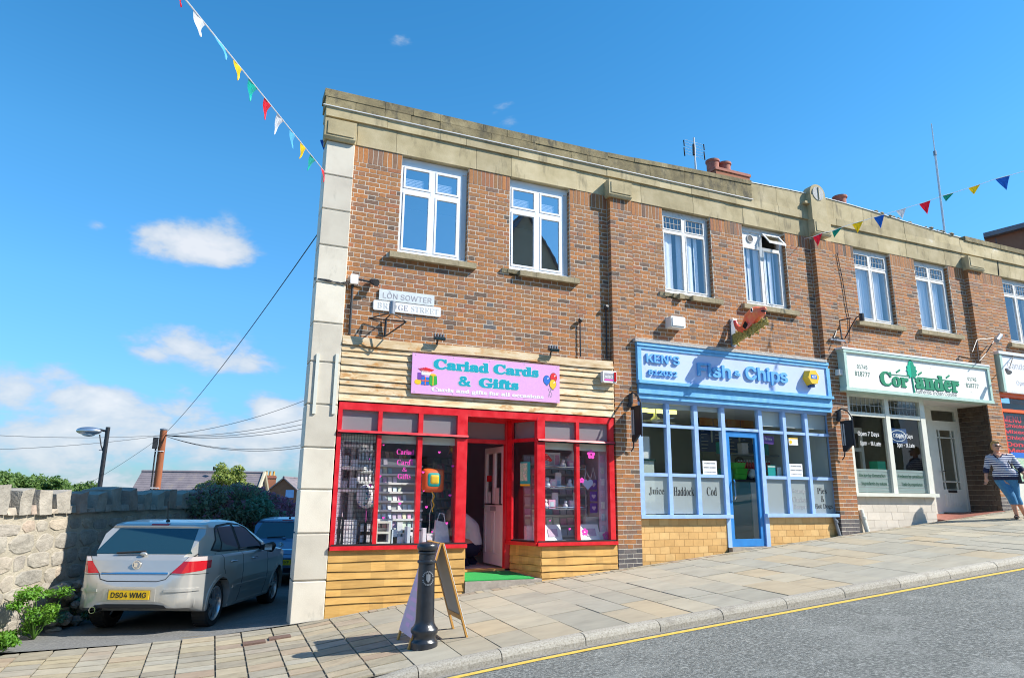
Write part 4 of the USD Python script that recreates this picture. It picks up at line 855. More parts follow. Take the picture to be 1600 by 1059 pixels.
# ------------------------------------------------ fish and chip shop front
B1, B2 = 'sky_blue_paint', 'mid_blue_paint'
X0, X1 = 0.47, 4.98
box('sign_ledge', 'cement_ledge', S2, 0.40, 4.90, -0.20, -0.002, 3.775, 3.83)
box('fascia_panel', 'pale_blue_panel', S2, 0.53, 4.88, -0.150, -0.02, 3.10, 3.66)
box('fascia_top', B2, S2, 0.44, 4.95, -0.185, -0.02, 3.715, 3.772); box('fascia_top', B2, S2, 0.45, 4.94, -0.168, -0.02, 3.66, 3.712)
box('fascia_side', B2, S2, 0.45, 0.53, -0.172, -0.02, 3.10, 3.66); box('fascia_side', B2, S2, 4.88, 4.97, -0.172, -0.02, 3.10, 3.66)
box('fascia_rail', B2, S2, 0.45, 4.99, -0.205, -0.02, 3.045, 3.098)
box('fascia_lower', B2, S2, 0.47, 4.985, -0.150, -0.02, 2.875, 3.042); box('fascia_lower', B2, S2, 0.47, 4.99, -0.12, -0.02, 2.79, 2.872)
box('frame_head', B1, S2, X0 + 0.08, 5.06, -0.02, 0.06, 2.745, 2.80)
for x0, x1 in ((X0 + .03, .60), (1.10, 1.175), (1.70, 1.785), (2.31, 2.395), (3.185, 3.275), (3.785, 3.86), (4.345, 4.42), (4.98, 5.08)):
    low = 0.80 if x0 not in (2.31, 3.185) else gz(x0, 0) - 0.03
    box('mullion', B1, S2, x0, x1, -0.03, 0.06, low, 2.745)
for x0, x1 in ((.60, 1.10), (1.175, 1.70), (1.785, 2.31), (3.275, 3.785), (3.86, 4.345), (4.42, 4.98)):
    box('transom', B1, S2, x0, x1, -0.024, 0.06, 2.32, 2.37); box('transom', B1, S2, x0, x1, -0.024, 0.06, 1.475, 1.53)
    pane(S2, x0, x1, 0.02, 2.37, 2.745, 'chip_pane'); pane(S2, x0, x1, 0.02, 1.53, 2.32, 'chip_pane'); pane(S2, x0, x1, 0.022, 0.85, 1.475, 'frosted_film')
box('transom', B1, S2, 2.395, 3.185, -0.024, 0.06, 2.33, 2.38); pane(S2, 2.395, 3.185, 0.02, 2.38, 2.745, 'chip_pane')
box('window_sill', B1, S2, X0 + 0.005, 2.40, -0.10, 0.06, 0.775, 0.835); box('window_sill', B1, S2, 3.18, 5.07, -0.10, 0.06, 0.79, 0.85)
dz = gz(2.8, 0) + 0.03
d0 = MB().box(2.40, 2.49, 0.0, 0.05, dz, 2.32).box(3.09, 3.18, 0.0, 0.05, dz, 2.32).box(2.49, 3.09, 0.0, 0.05, 2.22, 2.32).box(2.49, 3.09, 0.0, 0.05, dz, dz + 0.13)
DR2 = d0.build('door', 'deep_blue_paint', S2); pane(DR2, 2.49, 3.09, 0.03, dz + 0.13, 2.22, 'chip_pane')
MB().tube([(2.52, -0.03, 1.1), (2.52, -0.05, 1.15), (2.52, -0.05, 1.4), (2.52, -0.03, 1.45)], 0.012).build('handle', 'chrome', DR2)
box('door_step', 'concrete_step', S2, 2.31, 3.275, -0.13, 0.5, gz(2.3, 0) - 0.2, dz - 0.006)
def tiles(S, mat, grout, x0, x1, zt, w, hgt, y, cap=300):
    zb = gz(x0, y) - 0.05; box('tile_backing', grout, S, x0, x1, y + 0.004, y + 0.10, zb - 0.1, zt); k, n, rest = 0, 0, MB()
    z = zt
    while z > zb:
        x = x0 - (w / 2 if k % 2 else 0)
        while x < x1:
            a, b = max(x, x0) + 0.003, min(x + w, x1) - 0.003; x += w
            if b - a > 0.02 and z > gz((a + b) / 2, y) - 0.01:
                g0, g1 = max(z - hgt + .003, gz(a, y) - 0.03), max(z - hgt + .003, gz(b, y) - 0.03); o = y + R(-0.0015, 0.0015)
                if z - .003 - max(g0, g1) > 0.008: MB().hexa([(a, o, g0), (b, o, g1), (b, y + .006, g1), (a, y + .006, g0), (a, o, z - .003), (b, o, z - .003), (b, y + .006, z - .003), (a, y + .006, z - .003)], R()).build('tile', mat, S)
        z -= hgt; k += 1
tiles(S2, 'glazed_tile', 'tile_grout', 0.475, 2.312, 0.772, 0.20, 0.115, -0.015); tiles(S2, 'glazed_tile', 'tile_grout', 3.275, 4.95, 0.787, 0.20, 0.115, -0.015)
ins = MB().box(0.30, 5.05, 3.9, 4.0, 0, 3.3).box(0.30, 0.36, 0.10, 3.9, 0, 3.3).box(5.00, 5.06, 0.10, 3.9, 0, 3.3); ins.build('inside_wall', 'chip_wall', S2)
box('inside_floor', 'shop_floor', S2, 0.3, 5.05, 0.5, 3.9, 0.1, dz - 0.006); box('inside_ceiling', 'shop_ceiling', S2, 0.3, 5.05, 0.08, 3.9, 2.82, 2.87)
for x0, x1 in ((.62, 2.31), (3.275, 4.98)): box('blind_roll', 'off_white', S2, x0, x1, 0.07, 0.10, 2.66 if x0 < 1 else 2.46, 2.74)
for t, x0, x1, z0, z1 in (('Juice', .72, 1.03, 1.16, 1.29), ('Haddock', 1.23, 1.66, 1.155, 1.30), ('Cod', 1.94, 2.16, 1.16, 1.31)): print_on('window_lettering', 'plain_black', S2, words(t, x0, x1, z0, z1, 'serif', -0.012), 0.021)
for t, x0, x1, z in (('Scampi', 3.93, 4.28, 1.21), ('Chicken', 3.92, 4.29, 1.06), ('Burgers', 3.95, 4.28, 0.915)): print_on('window_lettering', 'plain_grey', S2, words(t, x0, x1, z, z + .10, 'serif', -0.012), 0.021)
for t, x0, x1, z in (('Pies', 4.56, 4.80, 1.22), ('&', 4.64, 4.72, 1.07), ('Hot Dogs', 4.46, 4.92, .92)): print_on('window_lettering', 'plain_black', S2, words(t, x0, x1, z, z + .11, 'serif', -0.012), 0.021)

# ------------------------------------------------ restaurant front
W = 'cream_paint'
box('frame_head', W, S3, 5.45, 7.80, -0.03, 0.06, 3.17, 3.24)
for x0, x1 in ((5.455, 5.60), (6.60, 6.72), (7.66, 7.80)): box('mullion', W, S3, x0, x1, -0.03, 0.06, 1.2, 3.17)
for a, b in ((5.60, 6.60), (6.72, 7.66)):
    box('transom', W, S3, a, b, -0.022, 0.06, 2.78, 2.86); pane(S3, a, b, 0.02, 2.86, 3.17, 'chip_pane'); pane(S3, a, b, 0.02, 1.72, 2.78, 'chip_pane'); pane(S3, a, b, 0.021, 1.26, 1.72, 'etched_film')
    ld = MB()
    for i in range(1, 8): xx = a + (b - a) * i / 8; ld.box(xx - .004, xx + .004, 0.012, 0.026, 2.86, 3.17)
    ld.box(a, b, 0.011, 0.025, 3.01, 3.02); ld.build('leading', 'plain_grey', S3)
    st = MB()
    for z in (1.68, 1.61, 1.54, 1.42, 1.36, 1.30): st.box(a, b, 0.016, 0.0205, z, z + .006)
    st.build('etched_lines', 'plain_grey', S3)
box('window_sill', W, S3, 5.45, 7.83, -0.11, 0.06, 1.18, 1.25)
tiles(S3, 'cream_tile', 'cream_tile', 5.455, 7.80, 1.177, 0.34, 0.15, -0.015)
for t, x0, x1, z in (('Open 7 Days', 5.80, 6.40, 2.36), ('5pm - til Late', 5.84, 6.42, 2.17), ('Open 7 Days', 6.92, 7.40, 2.36), ('5pm - til Late', 6.90, 7.42, 2.17)): print_on('window_lettering', 'plain_white', S3, words(t, x0, x1, z, z + .11), 0.019)
for t, x0, x1, z in (('Recipe by Generation', 5.72, 6.45, 1.545), ('Ingredients by nature', 5.76, 6.47, 1.385), ('Freshness by commitment', 6.82, 7.58, 1.545), ('Taste by experience', 6.9, 7.52, 1.385)): print_on('window_lettering', 'sign_dark_green', S3, words(t, x0, x1, z, z + .085), 0.015)
ov = affinity.scale(Point(0, 0).buffer(1, 24), .23, .12); ov = affinity.translate(ov, 7.02, 2.43)
op = box('open_sign', 'menu_blue', S3, 6.76, 7.28, 0.06, 0.075, 2.28, 2.58); print_on('sign_ring', 'plain_white', op, ov.difference(affinity.scale(ov, .92, .88)), 0.058); print_on('sign_lettering', 'plain_white', op, words('OPEN', 6.86, 7.18, 2.385, 2.475), 0.058)
ins = MB().box(5.3, 7.85, 3.2, 3.3, .3, 3.6).box(5.35, 5.42, .1, 3.2, .3, 3.6); ins.build('inside_wall', 'ochre_wall', S3)
box('inside_floor', 'shop_floor', S3, 5.3, 7.85, 0.1, 3.2, .5, .72); box('inside_ceiling', 'shop_ceiling', S3, 5.3, 7.85, 0.08, 3.2, 3.3, 3.35)
dI = MB().box(6.95, 7.02, 1.5, 1.56, .72, 2.75).box(7.62, 7.70, 1.5, 1.56, .72, 2.75).box(7.02, 7.62, 1.5, 1.56, 2.62, 2.75).box(7.02, 7.62, 1.5, 1.56, 2.2, 2.28).build('inner_door', 'white_frame', S3)
box('till_box', 'leaf_emerald', S3, 6.86, 7.10, 0.5, 0.7, 1.72, 1.92)
# recessed doorway
RD = 0.58
A, B = np.array([7.80, 0.05]), np.array([8.62, RD]); 
def rp(name, mat, u0, u1, z0, z1, t=.05):
    p, q = A + (B - A) * u0, A + (B - A) * u1; nv = np.array([(B - A)[1], -(B - A)[0]]) / np.hypot(*(B - A)) * t; c = [p, p + nv * -1, q + nv * -1, q]
    return MB().hexa([(*k, z0) for k in [p, q, q - nv, p - nv]] + [(*k, z1) for k in [p, q, q - nv, p - nv]]).build(name, mat, S3)
for u0, u1, z0, z1 in ((0, .06, .6, 3.24), (.9, 1, .6, 3.24), (.06, .9, .6, 1.25), (.06, .9, 2.78, 2.86), (.06, .9, 3.17, 3.24)): rp('side_light_frame', W, u0, u1, z0, z1)
rp('pane', 'chip_pane', .06, .9, 1.25, 2.78, .006)
for x0, x1, z0, z1 in ((8.62, 8.86, .72, 3.24), (9.70, 9.80, .72, 3.24), (8.86, 9.70, 2.80, 2.90), (8.86, 9.70, 3.14, 3.24)): box('door_frame', W, S3, x0, x1, RD, RD + .08, z0, z1)
pane(S3, 8.86, 9.70, RD + .04, 2.90, 3.14, 'chip_pane')
d0 = MB()
for x0, x1, z0, z1 in ((8.865, 8.98, .86, 2.80), (9.58, 9.695, .86, 2.80), (8.98, 9.58, 2.69, 2.80), (8.98, 9.58, 1.28, 1.36), (8.98, 9.58, .86, .98), (8.98, 9.58, .98, 1.28)): d0.box(x0, x1, RD + .01, RD + .055, z0, z1)
for x in (9.07, 9.48): d0.box(x - .012, x + .012, RD + .015, RD + .05, 1.36, 2.69)
for z in (2.52, 1.53): d0.box(8.98, 9.58, RD + .015, RD + .05, z - .012, z + .012)
DR3 = d0.build('door', W, S3); pane(DR3, 8.98, 9.58, RD + .03, 1.36, 2.69, 'chip_pane')
pn = MB()
for i in range(7): pn.box(9.0 + i * .082, 9.075 + i * .082, RD + .002, RD + .012, .99, 1.26)
pn.build('door_panel', W, DR3); box('letter_box', 'plain_black', DR3, 9.12, 9.40, RD - .004, RD + .01, 1.29, 1.345); MB().tube([(8.92, RD + .01, 1.75), (8.92, RD - .05, 1.75), (9.02, RD - .05, 1.76)], .011).build('handle', 'chrome', DR3)
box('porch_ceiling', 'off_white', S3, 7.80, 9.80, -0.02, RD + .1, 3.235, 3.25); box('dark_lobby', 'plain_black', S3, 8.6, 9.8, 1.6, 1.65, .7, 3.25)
MB().hexa([(7.82, -0.16, .4), (9.79, -0.16, .5), (9.79, RD + .05, .5), (7.82, RD + .05, .4), (7.82, -0.16, gz(7.82, -.16) + .012), (9.79, -0.16, gz(9.79, -.16) + .012), (9.79, RD + .05, .87), (7.82, RD + .05, .80)]).build('porch_floor', 'red_quarry_tile', S3)
box('porch_wall_core', 'mortar', S3, 9.792, 9.80, 0.0, RD, .5, 3.24); nT = 0
for k in range(22):
    for j in range(5):
        z0, y0 = .80 + k * .11, -0.10 + j * .173 - (0.085 if k % 2 else 0); y1 = min(y0 + .167, RD); y0 = max(y0, -.102)
        if y1 - y0 > .03 and z0 + .105 < 3.24: box('tile', 'brown_tile', S3, 9.783 + R(0, .0015), 9.792, y0, y1, z0, z0 + .105, rnd=R())

# ------------------------------------------------ fourth shop front
OR = 'cut_orange'
box('frame_head', OR, S4, 10.35, 14.5, -0.06, 0.06, 3.47, 3.57); box('transom', OR, S4, 10.42, 14.5, -0.05, 0.06, 3.12, 3.19); box('mullion', OR, S4, 10.33, 10.42, -0.05, .06, 1.0, 3.47)
pane(S4, 10.42, 14.5, 0.02, 3.19, 3.47, 'chip_pane'); pane(S4, 10.42, 14.5, 0.02, 1.5, 3.12, 'chip_pane'); box('plinth', 'cream_paint', S4, 10.33, 14.5, -0.03, 0.06, 0.5, 1.5)
box('inside_wall', 'plain_black', S4, 10.35, 14.5, 1.2, 1.3, .5, 3.6); box('window_board', 'plain_black', S4, 10.45, 14.4, 0.05, 0.06, 2.25, 3.08)
m = MB(); z = 2.92
for i, t in enumerate(('MENU  CHICKEN  KEBABS', 'Chicken Kebab  Special', 'Mixed Kebab  Burgers', 'Chicken Burger  Pizza', 'Doner Kebab  Meal', 'Meal Deals  Drinks')): m.raw(*front(words(t, 10.55, 13.4, z - .02, z + (.13 if i == 0 else .085), 'sans', .05), 0.048)); z -= .14
m.build('menu_lettering', 'menu_red', S4)
box('poster', 'poster_print', S4, 10.50, 11.9, -0.036, -0.031, 1.55, 2.18); box('poster_heading', 'cut_blue', S4, 10.50, 11.9, -0.040, -0.036, 2.08, 2.2)
# ---------------------------------------------------------------- signs on the shops
t = thing('shop_sign', 'pink sign board of the card shop with teal lettering, presents and balloons', 'sign', (-2.3, -0.13, 2.6), 'signs over the shop windows')
box('sign_board', 'pink_board', t, -3.55, -1.065, -0.150, -0.125, 2.603, 3.215); YS = -0.150
def print_m(name, mat, shapes, parent, y, d=0.002):
    m = MB()
    for s in shapes: m.raw(*front(s, y, d))
    return m.build(name, mat, parent)
TL = [words('Cariad', -3.215, -2.31, 2.995, 3.155, 'serif', 0.055), words('Cards', -2.235, -1.445, 2.995, 3.155, 'serif', 0.055), words('&', -2.81, -2.61, 2.765, 2.915, 'serif', 0.055), words('Gifts', -2.475, -1.80, 2.762, 2.918, 'serif', 0.055)]
print_m('letter_halo', 'pale_pink', [s.buffer(0.014) for s in TL], t, YS, 0.001); print_m('lettering', 'sign_teal', TL, t, YS, 0.003)
print_m('small_lettering', 'plain_white', [words('Cards and gifts for all occasions', -3.235, -1.36, 2.637, 2.712, 'serif', 0.03)], t, YS, 0.003)
gx, gzz = -3.33, 2.76
print_on('present', 'cut_yellow', t, affinity.scale(Point(gx - .12, gzz + .02).buffer(.05), 1.1, .8), YS); print_on('present', 'cut_purple', t, sbox(gx - .13, gzz + .05, gx - .02, gzz + .16), YS, .003); print_on('present', 'cut_blue', t, sbox(gx - .07, gzz - .02, gx + .05, gzz + .10), YS, .004); print_on('present', 'cut_green', t, Polygon([(gx + .05, gzz), (gx + .10, gzz - .03), (gx + .18, gzz), (gx + .17, gzz + .13), (gx + .06, gzz + .12)]), YS, .005)
print_on('ribbon', 'cut_orange', t, union_all([sbox(gx - .015, gzz - .02, gx, gzz + .10), sbox(gx - .07, gzz + .035, gx + .05, gzz + .05)]), YS, .006); print_on('ribbon', 'cut_yellow', t, union_all([sbox(gx + .105, gzz - .02, gx + .12, gzz + .12), affinity.scale(Point(gx + .11, gzz + .14).buffer(.03), 1.5, .6)]), YS, .007)
print_on('top_present', 'plain_white', t, sbox(gx - .07, gzz + .13, gx + .07, gzz + .20), YS, .0035); print_on('bow', 'cut_red', t, union_all([Polygon([(gx + .01 * k, gzz + .17), (gx + .028 * k - .014, gzz + .25 - .006 * abs(k)), (gx + .028 * k + .016, gzz + .24 - .006 * abs(k))]) for k in range(-4, 5)]), YS, .005)
for bx, bz, c, o in ((-1.30, 2.965, 'cut_blue', 0), (-1.175, 3.015, 'cut_red', .001), (-1.19, 2.905, 'cut_yellow', .002)):
    sh = union_all([affinity.scale(Point(bx, bz).buffer(1, 16), .058, .074), Polygon([(bx, bz - .06), (bx + .014, bz - .088), (bx - .014, bz - .088)])]); b = print_on('balloon', c, t, sh, YS, .003 + o); print_on('outline', 'plain_black', b, sh.buffer(.004).difference(sh), YS, .0025 + o); print_on('highlight', 'plain_white', b, affinity.rotate(affinity.scale(Point(bx + .022, bz + .028).buffer(1, 8), .008, .018), -30), YS, .0042 + o)
print_on('balloon_string', 'sign_grey_text', t, union_all([LineString([(-1.24 + dx + .012 * math.sin(k * 1.1 + dx * 90), 2.83 - k * .02) for k in range(8)]).buffer(.0022) for dx in (-.02, .0, .025)]), YS)
print_m('screw', 'plain_grey', [Point(x, z).buffer(.008) for x in (-3.5, -2.9, -2.3, -1.7, -1.11) for z in (2.63, 3.19)], t, YS)

t = thing('fascia_lettering', "raised blue letters spelling Ken's Fish & Chips on the pale blue fascia", 'lettering', (2.7, -0.15, 3.1), None)
def raised(text, x0, x1, z0, z1, kind='sans', grow=.03, y=-0.152, d=0.03, mat='letter_blue'):
    s = words(text, x0, x1, z0, z1, kind, grow); ps = sorted(polys(s), key=lambda p: p.bounds[0])
    for p in ps: MB().raw(*front(p, y, d)).build('letter', mat, t)
raised("KEN'S", .63, 1.335, 3.425, 3.58); raised('812032', .665, 1.27, 3.205, 3.30, 'sans', .05); raised('Fish', 1.725, 2.475, 3.265, 3.515, 'sans', .045); raised('&', 2.56, 2.70, 3.33, 3.43, 'sans', .05); raised('Chips', 2.82, 3.85, 3.215, 3.545, 'sans', .045)

def hexagon(x, z, r): return Polygon([(x + r * math.cos(a), z + r * math.sin(a)) for a in np.arange(6) * math.pi / 3 + 0.1])
t = thing('alarm_box', 'yellow hexagonal alarm box on the right end of the blue fascia', 'alarm box', (4.42, -0.17, 3.4))
m = slab(hexagon(0, 0, .17), .10).to_mesh(); m2 = Manifold.extrude(CrossSection([np.array(hexagon(0, 0, .17).exterior.coords)[:-1]]), .13, scale_top=(.86, .86)).to_mesh(); v = m2.vert_properties[:, :3]
MB().raw(np.stack([4.42 + v[:, 0], -0.152 - v[:, 2], 3.43 + v[:, 1]], 1), m2.tri_verts).build('casing', 'cut_yellow', t)
print_on('label_plate', 'cut_blue', t, sbox(4.345, 3.395, 4.495, 3.475), -0.282); print_m('lettering', 'plain_white', [words('ADT', 4.36, 4.48, 3.412, 3.458, 'sans', .03)], t, -0.284); box('strobe', 'menu_blue', t, 4.37, 4.47, -0.24, -0.16, 3.24, 3.29)

t = thing('alarm_box', 'white alarm box with red lamp on the boards beside the pink sign', 'alarm box', (-0.13, -0.12, 3.0))
rb = lambda x0, x1, z0, z1, r: sbox(x0 + r, z0 + r, x1 - r, z1 - r).buffer(r)
MB().raw(*front(rb(-.27, .0, 3.0, 3.2, .03), -0.12, .085)).build('casing', 'plain_white', t); MB().raw(*front(sbox(-.245, 3.03, -.075, 3.16), -0.205)).build('label_plate', 'sign_grey_text', t)
print_m('lettering', 'plain_white', [words('select', -.235, -.085, 3.075, 3.125, 'sans', .03)], t, -0.207); print_on('label_stripe', 'hot_pink', t, sbox(-.245, 3.03, -.075, 3.055), -0.207); MB().raw(*front(rb(-.06, -.015, 3.02, 3.18, .008), -0.205, .012)).build('lamp', 'lamp_red', t)
t = thing('vent_box', 'plain white box on the bricks above the blue fascia', 'wall box', (1.36, 0, 4.1))
MB().raw(*front(rb(1.19, 1.51, 4.12, 4.33, .03), 0.0, .17)).build('casing', 'off_white', t); box('cover_plate', 'plain_white', t, 1.22, 1.48, -0.185, -0.17, 4.15, 4.30)

t = thing('shop_sign', 'white flaking restaurant sign with green Coriander lettering and leaf', 'sign', (7.5, -0.2, 3.25), 'signs over the shop windows')
box('sign_board', 'flaking_sign_board', t, 5.36, 9.72, -0.245, -0.03, 3.30, 4.02)
for a in ((5.29, 5.36, 3.30, 4.02), (9.72, 9.79, 3.30, 4.02)): box('sign_frame', 'sage_paint', t, a[0], a[1], -0.275, -0.02, a[2], a[3])
box('sign_frame', 'sage_paint', t, 5.27, 9.80, -0.28, -0.02, 3.235, 3.30); box('sign_frame', 'sage_paint', t, 5.28, 9.80, -0.28, -0.02, 4.02, 4.075)
box('lead_cover', 'lead_flashing', t, 5.24, 9.80, -0.29, 0.0, 4.075, 4.115); YS = -0.245
for x in (5.58, 8.96): [print_m('phone_lettering', 'sign_dark_green', [w_], t, YS) for w_ in (words('01745', x + .08, x + .37, 3.71, 3.79, 'sans', .02), words('818777', x, x + .42, 3.555, 3.65, 'sans', .03))]
NM_ = NM = [words('Cor', 6.28, 7.12, 3.41, 3.71, 'serif', .04), words('ander', 7.32, 8.72, 3.41, 3.745, 'serif', .04)]
[(print_m('letter_shadow', 'sign_grey_text', [affinity.translate(s, -.018, -.014)], t, YS, .001), print_m('name_lettering', 'sign_green', [s], t, YS, .012)) for s in NM]
print_m('line_ornament', 'sign_green', [sbox(6.62, 3.655, 7.14, 3.667), sbox(7.42, 3.655, 8.74, 3.668)] + [affinity.rotate(sbox(x, 3.73, x + .13, 3.765), 28) for x in (6.78, 7.44, 8.32)], t, YS, .009)
lf = [(0, -.30), (.03, -.05), (.10, -.08), (.09, -.03), (.15, .0), (.13, .05), (.17, .09), (.13, .12), (.14, .18), (.09, .20), (.07, .27), (.0, .32)]
lx, lz = 7.25, 3.70; R1 = [(lx + x, lz + z) for x, z in lf[1:]]; L1 = [(lx - x * .95, lz + z) for x, z in lf[1:]][::-1]
print_on('leaf_half', 'leaf_emerald', t, Polygon(L1 + [(lx, lz - .05)]), YS, .014); print_on('leaf_half', 'leaf_deep', t, Polygon(R1 + [(lx, lz - .05)]), YS, .014); print_on('leaf_stem', 'leaf_deep', t, LineString([(lx, lz + .25), (lx - .005, lz - .1), (lx + .01, lz - .37)]).buffer(.014), YS, .016)
print_m('small_lettering', 'plain_black', [words('Authentic Indian Cuisine', 7.30, 8.60, 3.30 + .015, 3.40)], t, YS)

t = thing('shop_sign', 'white sign board with thin script at the right edge of the photo', 'sign', (12, -0.1, 3.6), 'signs over the shop windows')
box('sign_board', 'white_board', t, 10.52, 14.4, -0.13, -0.02, 3.62, 4.44); box('sign_frame', 'sage_paint', t, 10.44, 10.52, -0.15, -0.02, 3.58, 4.48); box('sign_frame', 'lead_flashing', t, 10.52, 14.4, -0.15, -0.02, 3.56, 3.62); box('lead_cover', 'lead_flashing', t, 10.40, 14.4, -0.17, 0.0, 4.46, 4.53)
print_m('script_lettering', 'sign_grey_text', [words('Cando i George', 10.72, 12.35, 4.10, 4.30, 'sans', -.015)], t, -0.13); print_m('phone_lettering', 'sign_grey_text', [words('Open / Phone 10', 10.95, 12.2, 3.74, 3.87, 'sans', -.01)], t, -0.13)

# street name plates
t = thing('street_name_plate', 'upper street name plate reading Lôn Sowter on the bricks', 'street sign', (-3.64, 0, 4.02))
MB().raw(*front(rb(-4.08, -3.205, 4.02, 4.19, .012), -0.006, .02)).build('plate', 'street_plate', t); print_m('lettering', 'sign_grey_text', [words('LÔN SOWTER', -4.02, -3.25, 4.055, 4.165, 'sans', .0)], t, -0.026)
t = thing('street_name_plate', 'lower white street name plate reading Bridge Street with faded letters', 'street sign', (-3.62, 0, 3.85))
c = rb(-4.16, -3.09, 3.852, 4.008, .025); MB().raw(*front(c, -0.006, .02)).build('plate', 'plain_white', t); MB().raw(*front(c.buffer(-.006).difference(c.buffer(-.011)), -0.026, .001)).build('plate_border', 'tan_text', t)
print_m('faded_lettering', 'tan_text', [(s := words('BRI', -4.10, -3.885, 3.885, 3.975, 'serif', -.01)).difference(s.buffer(-.006)), (s := words('D', -3.875, -3.795, 3.885, 3.975, 'serif', -.01)).difference(s.buffer(-.006)), (s := words('STREET', -3.57, -3.13, 3.885, 3.975, 'serif', -.01)).difference(s.buffer(-.006))], t, -0.026); print_m('dark_lettering', 'sign_grey_text', [words('GE', -3.775, -3.62, 3.885, 3.975, 'serif', -.01)], t, -0.026)

# fittings on the bricks
K = 'black_iron'
t = thing('junction_box', 'white junction box with black conduit beside the pale corner pier', 'junction box', (-4.47, 0, 3.4))
MB().raw(*front(rb(-4.535, -4.42, 4.20, 4.345, .012), 0.0, .10)).build('casing', 'plain_white', t); MB().tube([(-4.49, -.03, 4.2), (-4.49, -.03, 3.42)], .021).build('conduit', K, t)
for i in range(3): MB().tube([(-4.53, -.06, 4.26 - .02 * i), (-4.6, -.13, 4.20 - .02 * i), (-4.72, -.13, 4.16 + .01 * i), (-4.86, -.125, 4.20 - .015 * i), (-5.0, -.12, 4.20), (-5.05, -.06, 4.22), (-5.03, 0.05, 4.22)], .006, 5).build('cable', K, t)
t = thing('spotlight', 'small black spotlight on a short arm beside the white junction box', 'spotlight', (-4.2, 0, 4.25), 'small black lamps on the brick wall')
MB().tube([(-4.42, -.05, 4.29), (-4.24, -.06, 4.27)], .014).build('arm', K, t); MB().tube([(-4.22, -.03, 4.30), (-4.19, -.07, 4.275), (-4.15, -.14, 4.24)], [.03, .05, .055], 12).build('lamp_head', K, t); MB().tube([(-4.13, -.10, 4.22), (-4.11, -.10, 4.19)], .008).build('knob', K, t)
def post(x, z0, z1, lab, r=.012):
    t = thing('wall_lamp_pipe', lab, 'pipe lamp', (x, 0, z0), 'thin black pipes on the brick wall'); MB().tube([(x, -.035, z0), (x, -.035, z1)], r).build('pipe', K, t); MB().tube([(x, -.02, z1), (x, -.05, z1 + .03), (x, -.09, z1 + .05)], [.025, .04, .03], 10).build('cap', K, t)
post(-0.605, 3.44, 4.04, 'thin black pipe with round cap on bricks above the wooden boards'); post(-0.085, 3.44, 4.33, 'tall thin black pipe in the shadow beside the brick pier of the blue shop')
t = thing('lamp_bracket', 'black tubular lamp on a wide iron bracket below the street name plates', 'lamp bracket', (-3.98, 0, 3.45))
T = np.array([-3.947, -.38, 3.82]); MB().tube([T + (0.002, 0, .09), T + (-.002, 0, -.105)], .045, 14).build('lamp_tube', 'grey_steel', t)
b0 = np.array([-3.96, -.03, 3.45])
for p, q, r in ((b0, b0 + (0, -.02, .27), .02), (b0 + (0, -.02, .27), T + (0, 0, -.08), .011), ((-4.22, -.05, 3.70), (-3.73, -.40, 3.62), .011), ((-4.22, -.05, 3.70), T + (0, 0, -.08), .010), (b0, (-3.73, -.40, 3.62), .011), ((-3.73, -.40, 3.62), T + (0, 0, -.08), .008), (b0 + (0, -.02, .2), (-4.22, -.05, 3.70), .009), (b0, b0 + (-.10, .02, .02), .015)): MB().tube([p, q], r).build('strut', K, t)
for x, lab in ((-3.15, 'black floodlight on the board edge, nearer the street name plates'), (-1.19, 'black floodlight on the board edge above the balloons of the pink sign')):
    t = thing('floodlight', lab, 'floodlight', (x, -.1, 3.42), 'floodlights above the pink sign'); MB().tube([(x, -.06, 3.40), (x, -.10, 3.46), (x, -.16, 3.48)], .016).build('bracket', K, t)
    MB().hexa([(x - .09, -.21, 3.435), (x + .09, -.21, 3.435), (x + .07, -.10, 3.47), (x - .07, -.10, 3.47), (x - .09, -.235, 3.475), (x + .09, -.235, 3.475), (x + .07, -.13, 3.535), (x - .07, -.13, 3.535)]).build('lamp_head', K, t)
    for k in range(4): box('cooling_fin', 'grey_steel', t, x - .075 + k * .045, x - .06 + k * .045, -.20, -.12, 3.475 + .012, 3.545)
    MB().hexa([(x - .08, -.237, 3.445), (x + .08, -.237, 3.445), (x + .08, -.232, 3.445), (x - .08, -.232, 3.445), (x - .08, -.240, 3.47), (x + .08, -.240, 3.47), (x + .08, -.235, 3.47), (x - .08, -.235, 3.47)]).build('glass', 'car_glass', t)
for x, lab in ((0.30, 'black iron lantern bracket with narrow slatted board on the pier left of the chip shop'), (5.14, 'black iron lantern bracket with narrow slatted board on the pier left of the restaurant')):
    t = thing('hanging_lantern', lab, 'wall lantern', (x, -.11, 2.3), 'iron lantern brackets on the piers')
    MB().tube([(x - .02, -.115, 2.80), (x, -.20, 2.86), (x, -.36, 2.80), (x, -.44, 2.66), (x, -.445, 2.10)], .016, 7).build('bracket_arm', K, t); MB().tube([(x - .02, -.12, 2.62), (x, -.15, 2.70), (x, -.15, 2.84)], .04, 10).build('lamp_fitting', K, t)
    box('hanging_board', 'plain_black', t, x - .02, x + .02, -.43, -.17, 2.13, 2.62); MB().hexa([(x - .02, -.24, 2.02), (x + .02, -.24, 2.02), (x + .02, -.18, 2.02), (x - .02, -.18, 2.02), (x - .02, -.38, 2.13), (x + .02, -.38, 2.13), (x + .02, -.17, 2.13), (x - .02, -.17, 2.13)]).build('board_tail', 'plain_black', t)
    for y in (-.20, -.25): box('slat', 'cement_ledge', t, x - .028, x - .02, y - .012, y + .012, 2.14, 2.56)
    MB().tube([(x, -.2, 2.02), (x + .01, -.17, 1.93), (x - .02, -.14, 1.87)], .012).build('hook', K, t)
t = thing('lamp_bracket', 'crooked black iron bracket on the wall left of the restaurant sign', 'lamp bracket', (5.5, 0, 4.15), 'black swan arm lamps on the brick wall')
